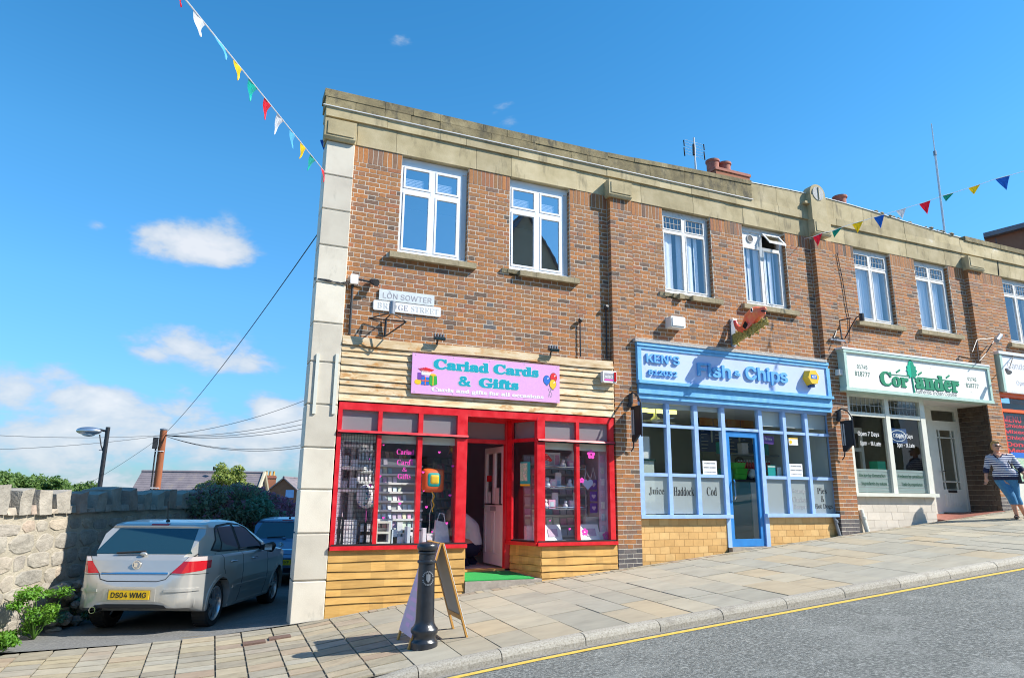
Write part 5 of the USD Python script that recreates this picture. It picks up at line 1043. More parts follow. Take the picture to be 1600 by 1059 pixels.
a = lambda x, y, Y=-.25: at_y(x, y, Y)
for p in ([(1312, 500.5), (1313, 512), (1315, 529)], [(1312, 500.5), (1323, 498.5), (1330, 497)], [(1312, 502), (1303, 528)], [(1315, 529), (1320, 529), (1330, 510), (1338, 496), (1343, 494)], [(1315, 529), (1322, 536)]): MB().tube([a(*q, -.05 - .1 * i) for i, q in enumerate(p)], .013).build('iron_rod', K, t)
MB().tube([a(1345.5, 490, -.25), a(1347, 501, -.25)], .05, 12).build('lamp_head', K, t); c = at_y(1308, 531.5, -.12); box('bracket_plate', 'grey_steel', t, c[0] - .22, c[0] + .18, -.16, -.115, c[2] - .02, c[2] + .015)
t = thing('lamp_bracket', 'black iron bracket with a small grey lamp on the wall right of the restaurant sign', 'lamp bracket', (10.1, -.1, 4.1), 'black swan arm lamps on the brick wall')
for p in ([(1526, 531), (1529, 562)], [(1526, 531), (1558, 528)], [(1526, 531), (1519, 550)], [(1556, 528), (1539, 554), (1530, 564)]): MB().tube([a(*q, -.22 - .08 * i) for i, q in enumerate(p)], .012).build('iron_rod', K, t)
MB().tube([a(1563, 524, -.38), a(1557, 532, -.42)], .055, 12).build('lamp_head', 'grey_steel', t)
t = thing('spotlight', 'small spotlight on a bent arm in front of the white sign at the right edge', 'spotlight', (11.2, -.2, 4.1), 'small black lamps on the brick wall')
MB().tube([at_y(1583, 556, -.15), at_y(1580, 567, -.4), at_y(1577, 576, -.5), at_y(1573, 577, -.5)], .011).build('arm', K, t); MB().tube([at_y(1573, 577, -.5), at_y(1577, 582, -.58)], [.04, .055], 12).build('lamp_head', 'grey_steel', t)
t = thing('camera_box', 'small grey box on the bricks at the left edge of the restaurant sign', 'wall box', (5.23, -.11, 3.6)); box('casing', 'off_white', t, 5.19, 5.28, -.22, -.112, 3.545, 3.66)
for i, (pts, lab) in enumerate(((([(1308, 395), (1317, 440), (1324, 485), (1327, 497), (1328, 535)]), 'thin black cable hanging down the bricks above the restaurant sign'), (([(1556, 372), (1561, 430)]), 'thin black cable down the stone band at the right end of the terrace'))):
    MB().tube([at_y(x, y, -.02) for x, y in pts], .008, 5).build('wall_cable', K, '/World', label=lab, cat='cable')
for x0, x1, yb, lab in ((4.86, 4.925, -.03, 'short dark pipe stub beside the tiles of the chip shop'), (5.58, 5.665, -.05, 'leaning cream pipe stub against the pale restaurant wall')):
    t = thing('pipe_stub', lab, 'pipe', (x0, -.05, gz(x0, -.05))); z0 = gz(x0, -.05); cream = x0 > 5
    MB().tube([(x1, -.09, z0 - .02), (x0, -.05, z0 + (.42 if cream else .34))], .045 if cream else .03, 12).build('pipe', 'cream_paint' if cream else 'grey_steel', t); MB().tube([((x0 + x1) / 2 - .01, -.072, z0 + .24), ((x0 + x1) / 2 - .016, -.069, z0 + .29)], .055 if cream else .038, 12).build('collar', 'cream_paint' if cream else 'grey_steel', t)

# the carved fish on its bracket
t = thing('fish_sign', 'red carved fish on a netted bracket sticking out above the blue fascia', 'fish figure', (2.72, -.02, 4.0))
J = {}
def fj(n, y, z, r): J[n] = ((2.72, y, z), r)
fj('t0', -.10, 4.40, .035); fj('t1', -.14, 4.30, .045); fj('t2', -.22, 4.22, .055); fj('t3', -.33, 4.20, .075); fj('b1', -.45, 4.27, .115); fj('b2', -.56, 4.36, .15); fj('h', -.66, 4.41, .145); fj('m0', -.77, 4.42, .095); fj('l1', -.88, 4.455, .04); fj('l2', -.86, 4.375, .036)
fish = blob(J, [('t0', 't1'), ('t1', 't2'), ('t2', 't3'), ('t3', 'b1'), ('b1', 'b2'), ('b2', 'h'), ('h', 'm0'), ('m0', 'l1'), ('m0', 'l2')], .022, 6)
MB().add(fish).build('fish_body', 'fish_paint', t, smooth=True)
e = trimesh.creation.icosphere(2, .05); e.vertices = e.vertices * (1.2, 1.0, .45) + (2.72, -.86, 4.415); MB().add(e).build('mouth', 'plain_black', t, smooth=True)
for s in (-1, 1):
    MB().raw(np.array([(2.72 + s * .14, -.52, 4.30), (2.72 + s * .16, -.46, 4.20), (2.72 + s * .15, -.53, 4.14), (2.72 + s * .13, -.58, 4.22)]), [[0, 1, 2], [0, 2, 3], [2, 1, 0], [3, 2, 0]]).build('fin', 'plain_black', t)
    e = trimesh.creation.icosphere(2, .034); e.vertices = e.vertices * (.5, .8, 1.4) + (2.72 + s * .132, -.70, 4.46); MB().add(e).build('eye_white', 'plain_white', t, smooth=True); e = trimesh.creation.icosphere(2, .022); e.vertices = e.vertices * (.5, .8, 1.4) + (2.72 + s * .143, -.71, 4.46); MB().add(e).build('eye', 'plain_black', t, smooth=True)
MB().raw(np.array([(2.72, -.04, 4.46), (2.72 - .05, -.10, 4.46), (2.72 + .05, -.10, 4.46), (2.72, -.13, 4.36)]), [[0, 1, 3], [0, 3, 2], [0, 2, 1], [1, 2, 3]]).build('tail_fin', 'fish_paint', t)
m = MB().hexa([(2.69, -.03, 3.96), (2.75, -.03, 3.96), (2.75, -.04, 4.16), (2.69, -.04, 4.16), (2.69, -.92, 4.18), (2.75, -.92, 4.18), (2.75, -.92, 4.24), (2.69, -.92, 4.24)]); m.build('bracket_board', 'net_rope', t)
for k in range(46):                          # the knotted net
    y = -R(.04, .9); z = 4.06 + (-y) * .155 + R(-.09, .09) * (1 + y * .8); s = R(.05, .12); an = R(-.9, .9); x = 2.72 + R(-.05, .05)
    MB().tube([(x, y - s * math.cos(an), z - s * math.sin(an)), (x + R(-.03, .03), y, z), (x, y + s * math.cos(an), z + s * math.sin(an))], .017, 5).build('net_cord', 'net_rope', t)
box('back_plate', 'grey_steel', t, 2.67, 2.77, -.035, -.002, 3.92, 4.46)

# ---------------------------------------------------------------- the street
t = thing('bollard', 'black cast iron bollard with a crest at the kerb in front of the card shop', 'bollard', (-3.90, -2.48, gz(-3.9, -2.48)))
z0 = gz(-3.9, -2.48); bc = (-3.90, -2.48, z0)
MB().lathe([(.146, -.02), (.146, .045), (.140, .06), (.124, .075), (.119, .10), (.128, .125), (.143, .145), (.148, .165), (.143, .185), (.122, .205), (.107, .235), (.101, .27), (.099, .30), (.090, .80), (.089, .845)], bc, 28).build('shaft', 'bollard_paint', t, smooth=40)
MB().lathe([(.089, .845), (.102, .852), (.106, .865), (.102, .878), (.088, .885), (.087, .945), (.099, .952), (.101, .962), (.099, .972), (.091, .978)], bc, 28).build('collar', 'bollard_paint', t, smooth=40)
MB().lathe([(.091, .978), (.107, .99), (.113, 1.01), (.113, 1.03), (.105, 1.05), (.085, 1.062), (.05, 1.068), (.002, 1.07)], bc, 28).build('cap', 'bollard_paint', t, smooth=40)
def wrap(shape, r, a0, zc):                  # a flat emblem bent round the shaft
    m = slab(shape, .004).refine_to_length(.012).to_mesh(); v = m.vert_properties[:, :3]; an = a0 + v[:, 0] / r; rr = r + v[:, 2]
    return np.stack([bc[0] + rr * np.cos(an), bc[1] + rr * np.sin(an), bc[2] + zc + v[:, 1]], 1), m.tri_verts
A0 = math.atan2(EYE[1] - bc[1], EYE[0] - bc[0]) + .22
MB().raw(*wrap(Polygon([(-.022, .03), (-.02, .045), (-.007, .04), (0, .06), (.007, .04), (.02, .045), (.024, .03), (.022, -.015), (.0, -.045), (-.022, -.015)]), .0945, A0, .70)).build('crest', 'grey_steel', t)
dots = MB()
for k in range(22):
    an = k / 22 * 6.283
    if abs(math.sin(an)) < .22: continue
    dots.raw(*wrap(affinity.rotate(sbox(.058 * math.cos(an) - .005, .068 * math.sin(an) - .008, .058 * math.cos(an) + .005, .068 * math.sin(an) + .008), math.degrees(an) + 90), .0945, A0, .70))
dots.build('crest_lettering', 'grey_steel', t)

t = thing('a_board', 'wooden folding pavement sign with pale pink poster behind the bollard', 'pavement sign', (-3.73, -2.22, gz(-3.73, -2.22)))
def ag(x, y): return gz(x, y)
ztop = gz(-3.73, -2.2) + 1.03
for side, xf in ((-1, -4.06), (1, -3.41)):
    for y in (-1.985, -2.455):
        f_, tp = np.array([xf, y, ag(xf, y)]), np.array([-3.73 + side * .012, y, ztop]); e = np.array([0, .022, 0]); w = np.array([.022 * -side, 0, 0])
        MB().hexa([f_ - e - w * .5, f_ + e - w * .5, f_ + e + w * .5, f_ - e + w * .5, tp - e - w * .5, tp + e - w * .5, tp + e + w * .5, tp - e + w * .5] if side > 0 else [f_ - e + w * .5, f_ - e - w * .5, f_ + e - w * .5, f_ + e + w * .5, tp - e + w * .5, tp - e - w * .5, tp + e - w * .5, tp + e + w * .5]).build('leg', 'pine_frame', t)
    L = lambda u, y, o=0.0: np.array([xf + (-3.73 + side * .012 - xf) * u + side * o, y, ag(xf, -2.2) + (ztop - ag(xf, -2.2)) * u])
    def panel(name, mat, u0, u1, y0, y1, o0, o1): MB().hexa([L(u0, y0, o0), L(u0, y1, o0), L(u0, y1, o1), L(u0, y0, o1), L(u1, y0, o0), L(u1, y1, o0), L(u1, y1, o1), L(u1, y0, o1)]).build(name, mat, t)
    panel('rail', 'pine_frame', .17, .225, -2.433, -2.007, -.011, .011); panel('rail', 'pine_frame', .955, .995, -2.433, -2.007, -.011, .011)
    panel('writing_panel', 'plain_grey', .225, .955, -2.433, -2.007, -.005, .005)
    if side > 0: panel('edge_trim', 'plain_white', .02, .99, -2.4785, -2.4775, .008, .0125)
    if side < 0:
        panel('pink_poster', 'pale_pink', .10, .985, -2.478, -1.962, .012, .016)
        for z, w in ((.80, .30), (.70, .22), (.58, .34), (.50, .28), (.40, .34), (.32, .2), (.24, .3), (.17, .14)): panel('poster_lettering', 'pink_board', z, z + .035, -2.22 - w / 2, -2.22 + w / 2, .016, .018)

# ---------------------------------------------------------------- bunting
def bunting(label, P3, cols, sizes, sag=0.0, extra=(), skip_cord=False, nrm=None):
    b = thing('bunting', label, 'bunting', P3[0]); P3 = [np.array(p, float) for p in P3]
    MB().tube(P3, 0.006, 5).build('cord', 'plain_white', b)
    return b, P3
Bend = np.array([-5.035, -0.22, 5.84])
far_end = EYE + px(287, -4) * 4.75
def on_line(p):                              # the point of the stretched line seen at pixel p
    d = px(*p); d = d / np.linalg.norm(d); u = Bend - far_end; w = EYE - far_end; a_, b_, c_, d_, e_ = d @ d, d @ u, u @ u, d @ w, u @ w; s = (a_ * e_ - b_ * d_) / (a_ * c_ - b_ * b_); return far_end + u * s
def pennant(b, A, B, tip, mat, curl=0.0):
    A, B, tip = map(np.asarray, (A, B, tip)); n = 8; v, f = [], []; nn = np.cross(B - A, tip - A); nn = nn / np.linalg.norm(nn)
    for i in range(n + 1):
        u = i / n; l, r = A + (tip - A) * u, B + (tip - B) * u; o = nn * curl * math.sin(u * 2.6) * .025
        for k in range(4): q = l + (r - l) * k / 3; v.append(q + o + nn * .006 * math.sin(k * 2 + u * 6))
    for i in range(n):
        for k in range(3): a = i * 4 + k; f += [[a, a + 1, a + 5], [a, a + 5, a + 4]]
    MB().raw(v, f).build('pennant', mat, b)
FL = [('scarlet', (281, -12), (293, -8), (285, 12)), ('white', (312, 8), (330, 32), (317, 58)), ('sky', (339, 50), (356, 72), (351, 95)), ('gold', (369, 88), (383, 105), (371, 126)), ('mint', (393, 119), (405, 137), (393, 159)), ('scarlet', (416, 150), (426, 164), (416, 188)), ('white', (435, 176), (444, 189), (430, 211)), ('sky', (453, 201), (462, 212), (459, 233)), ('gold', (470, 221), (477, 233), (467, 248)), ('mint', (485, 241), (492, 252), (481, 267)), ('scarlet', (500, 262), (506, 268), (504, 285))]
pts = [on_line(p) for p in [(270, -30)] + [q[1] for q in FL]] + [Bend]
b, _ = bunting('string of coloured pennants rising to the upper left from the corner pier', pts, None, None)
for c, p, q, tp in FL:
    A, B_ = on_line(p), on_line(q); dep = (A - EYE) @ CF; T_ = EYE + px(*tp) * (dep + (B_ - EYE) @ CF) / 2; pennant(b, A, B_, T_, 'pennant_' + c, R(-1, 1))
pennant(b, at_y(500, 219, 0.35), at_y(513, 217, 0.35), at_y(510, 245, 0.35), 'pennant_navy', .6)
rd = lambda x, y, d: EYE + px(x, y) * d
FR = [('scarlet', (1270, 370), (1285, 364), (1278, 385)), ('green', (1300, 361), (1316, 355), (1303, 372)), ('gold', (1331, 350), (1349, 345), (1340, 364)), ('navy', (1365, 340), (1382, 335), (1376, 357)), ('white', (1400, 330), (1416, 325), (1410, 342)), ('scarlet', (1436, 319), (1454, 313), (1449, 335)), ('green', (1473, 306), (1491, 301), (1478, 315)), ('gold', (1513, 294), (1532, 288), (1522, 304)), ('navy', (1555, 280), (1578, 274), (1573, 297))]
D0 = (at_y(1257, 373, -.05) - EYE) @ CF; dd_ = lambda x: D0 - .25 - (x - 1257) / 343 * .9
b, _ = bunting('string of coloured pennants rising to the upper right from the wall above the chip shop', [at_y(1257, 373, 0.0)] + [rd(*q, dd_(q[0])) for f in FR for q in f[1:3]] + [rd(1640, 256, dd_(1640))], None, None)
for c, p, q, tp in FR: pennant(b, rd(*p, dd_(p[0])), rd(*q, dd_(q[0])), rd(*tp, dd_(tp[0]) - .02), 'pennant_' + c, R(-.6, .6))

# roof fittings
t = thing('tv_aerial', 'white roof aerial with black end bars beside the red chimney pots', 'aerial', (2.56, .6, 7.1))
MB().tube([(2.56, .6, 7.1), (2.56, .6, 8.58)], .02).build('mast', 'lead_flashing', t)
for k in range(6): MB().tube([(2.30, .57 + .0, 8.14 + k * .065), (2.82, .63, 8.14 + k * .065 + .02)], .004, 4).build('element', 'lead_flashing', t)
for x in (2.30, 2.82):
    for z0, z1 in ((8.10, 8.29), (8.33, 8.46)): MB().tube([(x, .6, z0 + (.02 if x > 2.5 else 0)), (x - .01, .6, z1 + (.02 if x > 2.5 else 0))], .013).build('end_bar', 'car_trim', t)
MB().tube([(2.52, .58, 8.16), (2.54, .6, 8.42)], .025).build('dipole_box', 'car_trim', t)
t = thing('roof_mast', 'tall thin white mast standing on the roof behind the bunting', 'mast', (10.25, .6, 7.1))
MB().tube([(10.25, .6, 7.1), (10.33, .6, 9.9)], .028).build('pole', 'lead_flashing', t); MB().tube([(10.33, .6, 9.9), (10.355, .6, 10.78)], .014).build('whip', 'lead_flashing', t); MB().tube([(10.328, .6, 9.86), (10.333, .6, 9.98)], .04, 8).build('joint', 'grey_steel', t)

# ---------------------------------------------------------------- what stands in the shop windows
def card_rack(label, A, B, z0, rows, n, lean, hgt=.17, mat='goods', group='racks of greeting cards', slope=0.0, big=1.0):
    t = thing('card_rack', label, 'card rack', (*A[:2], z0), group); A, B = np.array(A, float), np.array(B, float); d = (B - A); L = np.linalg.norm(d); d /= L; nn = np.array([d[1], -d[0]])
    Q = lambda s, z, o: (*(A + d * s + nn * o), z)
    H = rows * hgt; bk = [Q(0, z0, 0), Q(L, z0, 0), Q(L, z0, -.03), Q(0, z0, -.03), Q(0, z0 + H, -lean * H), Q(L, z0 + H, -lean * H), Q(L, z0 + H, -lean * H - .03), Q(0, z0 + H, -lean * H - .03)]
    MB().hexa(bk).build('rack_back', 'plain_grey', t); w = L / n
    for r in range(rows):
        zz = z0 + r * hgt; o = -lean * r * hgt
        MB().hexa([Q(0, zz, o + .05), Q(L, zz, o + .05), Q(L, zz, o), Q(0, zz, o), Q(0, zz + .03, o + .05), Q(L, zz + .03, o + .05), Q(L, zz + .03, o + .03), Q(0, zz + .03, o + .03)]).build('rack_shelf', 'off_white', t)
        for k in range(n):
            if R() < .08 or (k + .5) / n > 1 - slope * r / rows: continue
            s0, s1, h_ = k * w + .01, (k + 1) * w - R(.008, .02), hgt * R(.7, .98)
            MB().hexa([Q(s0, zz + .02, o + .025), Q(s1, zz + .02, o + .025), Q(s1, zz + .02, o + .018), Q(s0, zz + .02, o + .018), Q(s0, zz + h_, o + .01 - lean * hgt), Q(s1, zz + h_, o + .01 - lean * hgt), Q(s1, zz + h_, o + .003 - lean * hgt), Q(s0, zz + h_, o + .003 - lean * hgt)], R()).build('card', mat, t)
    return t
card_rack('stepped rack of small greeting cards falling to the right behind the left window', (-3.97, .20), (-3.20, .24), .62, 8, 10, .10, .13, slope=.85)
card_rack('dim rack of greeting cards further back behind the middle of the left window', (-3.7, 1.1), (-2.9, 1.6), .40, 9, 9, .15, .16)
card_rack('rack of pink and white packs behind the upper right of the wire grid', (-4.22, .18), (-4.0, .18), 1.28, 4, 4, .03, .15, 'pale_goods')
card_rack('low rack of cards behind the round silver balloon', (-4.2, .52), (-3.6, .56), .43, 6, 7, .12, .15)
card_rack('tall wall rack of greeting cards at the back of the card shop', (-2.9, 4.3), (-1.3, 4.3), .4, 9, 10, .1)
card_rack('wall rack of cards seen through the open card shop door', (-2.33, 2.2), (-1.55, 3.6), .2, 9, 7, .08)
card_rack('rack of dim cards behind the shelf unit of the right card shop window', (-1.3, .70), (-.1, .72), .45, 8, 9, .05)
t = thing('display_stand', 'white three tier display stand with round trays behind the wire grid', 'display stand', (-4.26, .30, .43))
MB().tube([(-4.26, .30, .43), (-4.26, .30, 1.9)], .04, 12).build('column', 'off_white', t)
for z, r in ((.86, .0), (1.14, .20), (1.46, .23), (1.78, .20)):
    if r: MB().lathe([(.02, 0), (r, .015), (r + .01, .05), (r, .055), (.02, .05)], (-4.26, .30, z), 24).build('tray', 'plain_white', t, smooth=40)
for z in (1.20, 1.52):
    for k in range(5): an = k * 1.25 + 3.4; x, y = -4.26 + .13 * math.cos(an), .30 + .13 * math.sin(an); tag(box('boxed_mug', 'pale_goods', '/World', x - .045, x + .045, y - .045, y + .045, z, z + R(.10, .16), rnd=R()), f'{["first", "second", "third", "fourth", "fifth"][k]} small gift box from the left on the {"lower" if z < 1.3 else "upper"} round tray behind the wire grid', 'gift box', f'gift boxes on the {"lower" if z < 1.3 else "upper"} tray of the white stand')
for x0, x1, h_, mt, lab in ((-4.50, -4.40, .38, 'plain_black', 'narrow black boxed gift at the left end of the card shop window'), (-4.38, -4.20, .34, 'pale_goods', 'white carton of patterned mugs low behind the wire grid'), (-4.17, -3.99, .30, 'plain_black', 'black box of wine gifts low behind the wire grid')):
    t = thing('gift_box', lab, 'gift box', (x0, .06, .43)); box('carton', mt, t, x0, x1, .05, .2, .43, .43 + h_)
    for r in range(2):
        for k in range(2): w = (x1 - x0) / 2; box('printed_label', 'pale_goods', t, x0 + k * w + .02, x0 + (k + 1) * w - .02, .046, .05, .46 + r * h_ / 2, .46 + r * h_ / 2 + h_ * .33, rnd=R())
t = thing('cube_shelf', 'small cream cube shelf with boxes at the foot of the card shop window', 'shelf', (-3.86, .06, .43))
for a_ in ((-3.93, -3.90, .43, .75), (-3.74, -3.71, .43, .75)): box('upright', 'cream_paint', t, a_[0], a_[1], .05, .2, a_[2], a_[3])
for z in (.43, .575, .72): box('shelf', 'cream_paint', t, -3.90, -3.74, .05, .2, z, z + .03)
for k, (x, w, h_) in enumerate(((-3.66, .10, .20), (-3.55, .08, .30), (-3.45, .07, .24), (-3.37, .05, .16), (-3.60, .14, .10), (-3.25, .09, .17), (-3.12, .08, .14), (-2.99, .10, .20), (-3.72, .06, .33), (-3.50, .06, .14), (-3.20, .05, .22), (-3.42, .10, .11))): tag(box('gift_item', 'pale_goods', '/World', x - w / 2, x + w / 2, .06 + .1 * (k % 2), .14 + .1 * (k % 2), .43, .43 + h_, rnd=R()), ['small white gift pack right of the cream cube shelf', 'tallest slim gift pack near the middle of the left window foot', 'slim gift pack just left of the second red post', 'narrow low gift pack against the second red post', 'wide low carton in the middle of the left window foot', 'gift pack just right of the third red post, under the orange balloon', 'small low gift pack under the balloon ribbon', 'gift pack beside the clear plastic bag', 'tall thin gift pack beside the cream cube shelf', 'low pale gift pack between two taller ones at the window foot', 'slim taller gift pack right of the third red post', 'low wide gift pack in front of the second red post'][k], 'gift', 'small gifts along the left window stage')
t = thing('carrier_bag', 'clear plastic gift bag at the right foot of the left shop window', 'bag', (-2.90, .12, .43)); MB().hexa([(-3.04, .06, .43), (-2.81, .06, .43), (-2.81, .2, .43), (-3.04, .2, .43), (-3.02, .1, .76), (-2.84, .1, .72), (-2.84, .16, .72), (-3.02, .16, .76)]).build('bag_body', 'pale_goods', t, smooth=False); MB().tube([(-3.0, .1, .75), (-2.97, .1, .86), (-2.9, .1, .85), (-2.88, .1, .73)], .008).build('bag_handle', 'plain_white', t)
t = thing('wire_grid', 'black wire security grid inside the leftmost window of the card shop', 'wire grid', (-4.26, .0, .45))
for k in range(14): x = -4.52 + k * .0395; MB().tube([(x, -.02, .45), (x, -.02, 1.97)], .0028, 4).build('wire', K, t)
for k in range(27): z = .47 + k * .057; MB().tube([(-4.525, -.017, z), (-4.005, -.017, z)], .0028, 4).build('wire', K, t)
MB().tube([(-4.525, -.015, 1.20), (-4.005, -.015, 1.20)], .010, 6).build('grid_bar', K, t)
t = thing('foil_balloon', 'orange square foil balloon on a ribbon behind the card shop glass', 'balloon', (-3.09, .08, .9))
def pillow(cx, y, cz, w, th):
    n = 18; g = np.linspace(-1, 1, n); v, f = [], []
    for s in (-1, 1):
        for a_ in g:
            for b_ in g: q = max(0, (1 - a_ ** 4) * (1 - b_ ** 4)); k = 1 - .08 * (abs(a_) ** 4 * abs(b_) ** 4); v.append((cx + a_ * w * k, y + s * th * q ** .5, cz + b_ * w * k))
        o = (0 if s < 0 else n * n)
        for i in range(n - 1):
            for j in range(n - 1): p = o + i * n + j; f += [[p, p + n, p + n + 1], [p, p + n + 1, p + 1]]
    return v, f
MB().raw(*pillow(-3.09, .10, 1.34, .175, .07)).build('balloon_body', 'cut_orange', t, smooth=True); MB().raw(*pillow(-3.09, .065, 1.345, .12, .045)).build('printed_panel', 'cut_teal', t, smooth=True); MB().raw(*pillow(-3.085, .04, 1.35, .075, .03)).build('printed_centre', 'cut_yellow', t, smooth=True)
MB().tube([(-3.10, .1, 1.17), (-3.08, .1, 1.10), (-3.11, .1, 1.02), (-3.09, .1, .95), (-3.12, .1, .86), (-3.125, .1, .45)], .005, 5).build('ribbon', 'cream_paint', t); MB().tube([(-3.10, .09, 1.17), (-3.06, .09, 1.11), (-3.09, .09, 1.04), (-3.06, .09, .98), (-3.09, .09, .92), (-3.08, .09, .88)], .009, 5).build('ribbon_curl', 'cut_yellow', t)
t = thing('foil_balloon', 'round patterned silver balloon beside the wire grid', 'balloon', (-4.06, .12, .9)); e = trimesh.creation.icosphere(3, .15); e.vertices = e.vertices * (1, .55, 1.15) + (-4.07, .12, 1.10); MB().add(e, .15).build('balloon_body', 'pale_goods', t, smooth=True)
for k in range(26): an, ph = R(3.3, 6.1), R(-1, 1); p = np.array([math.cos(an) * math.cos(ph) * .15, math.sin(an) * math.cos(ph) * .084, math.sin(ph) * .174]); e = trimesh.creation.icosphere(1, .012); e.vertices = e.vertices * (1, .5, 1) + p + (-4.07, .12, 1.10); MB().add(e, R()).build('printed_spot', ['cut_blue', 'plain_black', 'cut_teal'][k % 3], t)
MB().tube([(-4.07, .12, .93), (-4.06, .12, .7), (-4.08, .12, .45)], .004, 4).build('ribbon', 'hot_pink', t)
# right-hand window: chrome shelf unit and its goods
t = thing('shelf_unit', 'grey metal and glass shelf unit in the right card shop window', 'shelf unit', (-.85, .35, .43))
for x in (-1.26, -.40):
    for y in (.22, .52): MB().tube([(x, y, .43), (x, y, 1.62)], .014, 8).build('upright', 'grey_steel', t)
for z in (.93, 1.26, 1.58): box('shelf', 'grey_steel', t, -1.27, -.39, .21, .53, z - .018, z); MB().tube([(-1.26, .22, z + .02), (-.40, .22, z + .02)], .007, 6).build('shelf_rail', 'chrome', t)
for z, xs, lab in ((.93, (-1.2, -1.11, -1.0, -.9, -.74, -.62, -.5), 'lower'), (1.26, (-1.2, -1.08, -.97, -.84, -.66, -.52), 'middle'), (1.58, (-1.17, -.78, -.64, -.48), 'top')):
    for i, x in enumerate(xs):
        _s = 1.35; g = thing('ornament', f'{["first", "second", "third", "fourth", "fifth", "sixth", "seventh"][i]} small ornament from the left on the {lab} glass shelf of the right window', 'ornament', (x, .32, z), f'ornaments on the {lab} glass shelf'); r = R(.04, .06)
        if i % 3 == 0: box('frame', 'pale_goods', g, x - .055, x + .055, .36, .385, z, z + R(.18, .28), rnd=R()); box('picture', 'goods', g, x - .035, x + .035, .355, .36, z + .03, z + .12, rnd=R())
        elif i % 3 == 1: MB().lathe([(r * .7, 0), (r, r * .6), (r, r * 1.1), (r * .5, r * 1.9), (r * .2, r * 2)], (x, .3, z), 12, R()).build('body', 'pale_goods', g, smooth=True); e = trimesh.creation.icosphere(2, r * .6); e.vertices += (x, .29, z + r * 2.3); MB().add(e, R()).build('head', 'pale_goods', g, smooth=True)
        else: box('gift_carton', 'goods', g, x - r, x + r, .27, .33, z, z + r * 2.4, rnd=R()); box('carton_label', 'pale_goods', g, x - r * .6, x + r * .6, .266, .27, z + r * .5, z + r * 1.8, rnd=R())
t = thing('photo_frame', 'triple white photo frame on top of the shelf unit', 'photo frame', (-.95, .4, 1.58)); box('frame', 'plain_white', t, -1.12, -.78, .40, .42, 1.60, 1.84)
for k in range(3): box('picture', 'goods', t, -1.09 + k * .105, -1.01 + k * .105, .395, .40, 1.64, 1.80, rnd=.2 + k * .2)
for x, lab in ((-1.12, 'white mounted photo leaning at the foot of the right window, left of the post'), (-.42, 'white mounted photo leaning at the foot of the right window, beside the pink flower')):
    t = thing('photo_frame', lab, 'photo frame', (x, .1, .43)); MB().hexa([(x - .16, .06, .44), (x + .20, .06, .44), (x + .20, .08, .44), (x - .16, .08, .44), (x - .16, .16, .68), (x + .20, .16, .68), (x + .20, .18, .68), (x - .16, .18, .68)]).build('mount', 'plain_white', t); MB().hexa([(x - .04, .075, .50), (x + .13, .075, .50), (x + .13, .08, .50), (x - .04, .08, .50), (x - .04, .125, .615), (x + .13, .125, .615), (x + .13, .13, .615), (x - .04, .13, .615)], .5).build('picture', 'goods', t)
t = thing('soft_toy', 'red spotted soft toy beside the shelf unit at the red post', 'soft toy', (-1.24, .2, 1.6)); MB().add(blob({'a': ((-1.26, .2, 1.68), .06), 'b': ((-1.16, .18, 1.76), .05), 'c': ((-1.08, .16, 1.70), .025), 'd': ((-1.25, .2, 1.58), .05)}, [('a', 'b'), ('b', 'c'), ('a', 'd')], .02, 5)).build('body', 'cut_red', t, smooth=True)
for k in range(8): e = trimesh.creation.icosphere(1, .009); e.vertices += (-1.28 + .02 * k, .135, 1.66 + .05 * math.sin(k * 2)); MB().add(e).build('spot', 'plain_white', t)
t = thing('soft_toy', 'tan plush toy on the top shelf behind the right window post', 'soft toy', (-.6, .4, 1.6)); MB().add(blob({'a': ((-.58, .42, 1.70), .09), 'b': ((-.52, .38, 1.82), .06), 'c': ((-.46, .34, 1.78), .03)}, [('a', 'b'), ('b', 'c')], .02, 5)).build('body', 'curtain_cloth', t, smooth=True)
box('ear', 'curtain_cloth', t, -.56, -.53, .40, .43, 1.86, 1.92)
t = thing('hanging_heart', 'pale blue hanging heart on the shelf unit', 'ornament', (-.38, .17, 1.3)); MB().raw(*front(ht(-.40, 1.33, .10), .16, .02)).build('heart', 'pale_blue_panel', t); MB().tube([(-.46, .15, 1.42), (-.42, .16, 1.53), (-.36, .15, 1.42)], .006, 5).build('string', 'plain_white', t)
t = thing('plaque_string', 'string of three purple heart plaques in the right card shop window', 'hanging plaques', (-.22, .2, .9))
for k in range(3): box('plaque', 'cut_purple', t, -.33, -.19, .20, .21, .86 + k * .19, 1.02 + k * .19); MB().raw(*front(ht(-.26, .94 + k * .19, .04), .198, .003)).build('heart', 'pale_pink', t)
MB().tube([(-.31, .205, 1.41), (-.26, .205, 1.6), (-.21, .205, 1.41)], .005, 4).build('string', 'plain_white', t)
t = thing('gift_strip', 'tall pale pink strip of small gifts at the right end of the card window', 'display strip', (-.14, .12, .45)); box('panel', 'pale_pink', t, -.20, -.06, .12, .14, .45, 1.9)
for k in range(7): box('small_gift', 'goods', t, -.17, -.10, .105, .12, .55 + k * .19, .66 + k * .19, rnd=R())
t = thing('gift_bag', 'grey gift bag with pink bow at the right foot of the card shop window', 'gift bag', (-.28, .12, .43)); box('bag_body', 'plain_grey', t, -.42, -.10, .2, .28, .45, .80); box('bag_top', 'pale_goods', t, -.25, -.10, .08, .16, .43, .56, rnd=.1); MB().raw(*front(fw(-.11, .50, .07), .07, .01)).build('bow', 'hot_pink', t)
t = thing('window_poster', 'small bright flower poster on the splayed side window by the door', 'poster', (-1.6, .3, 1.3))
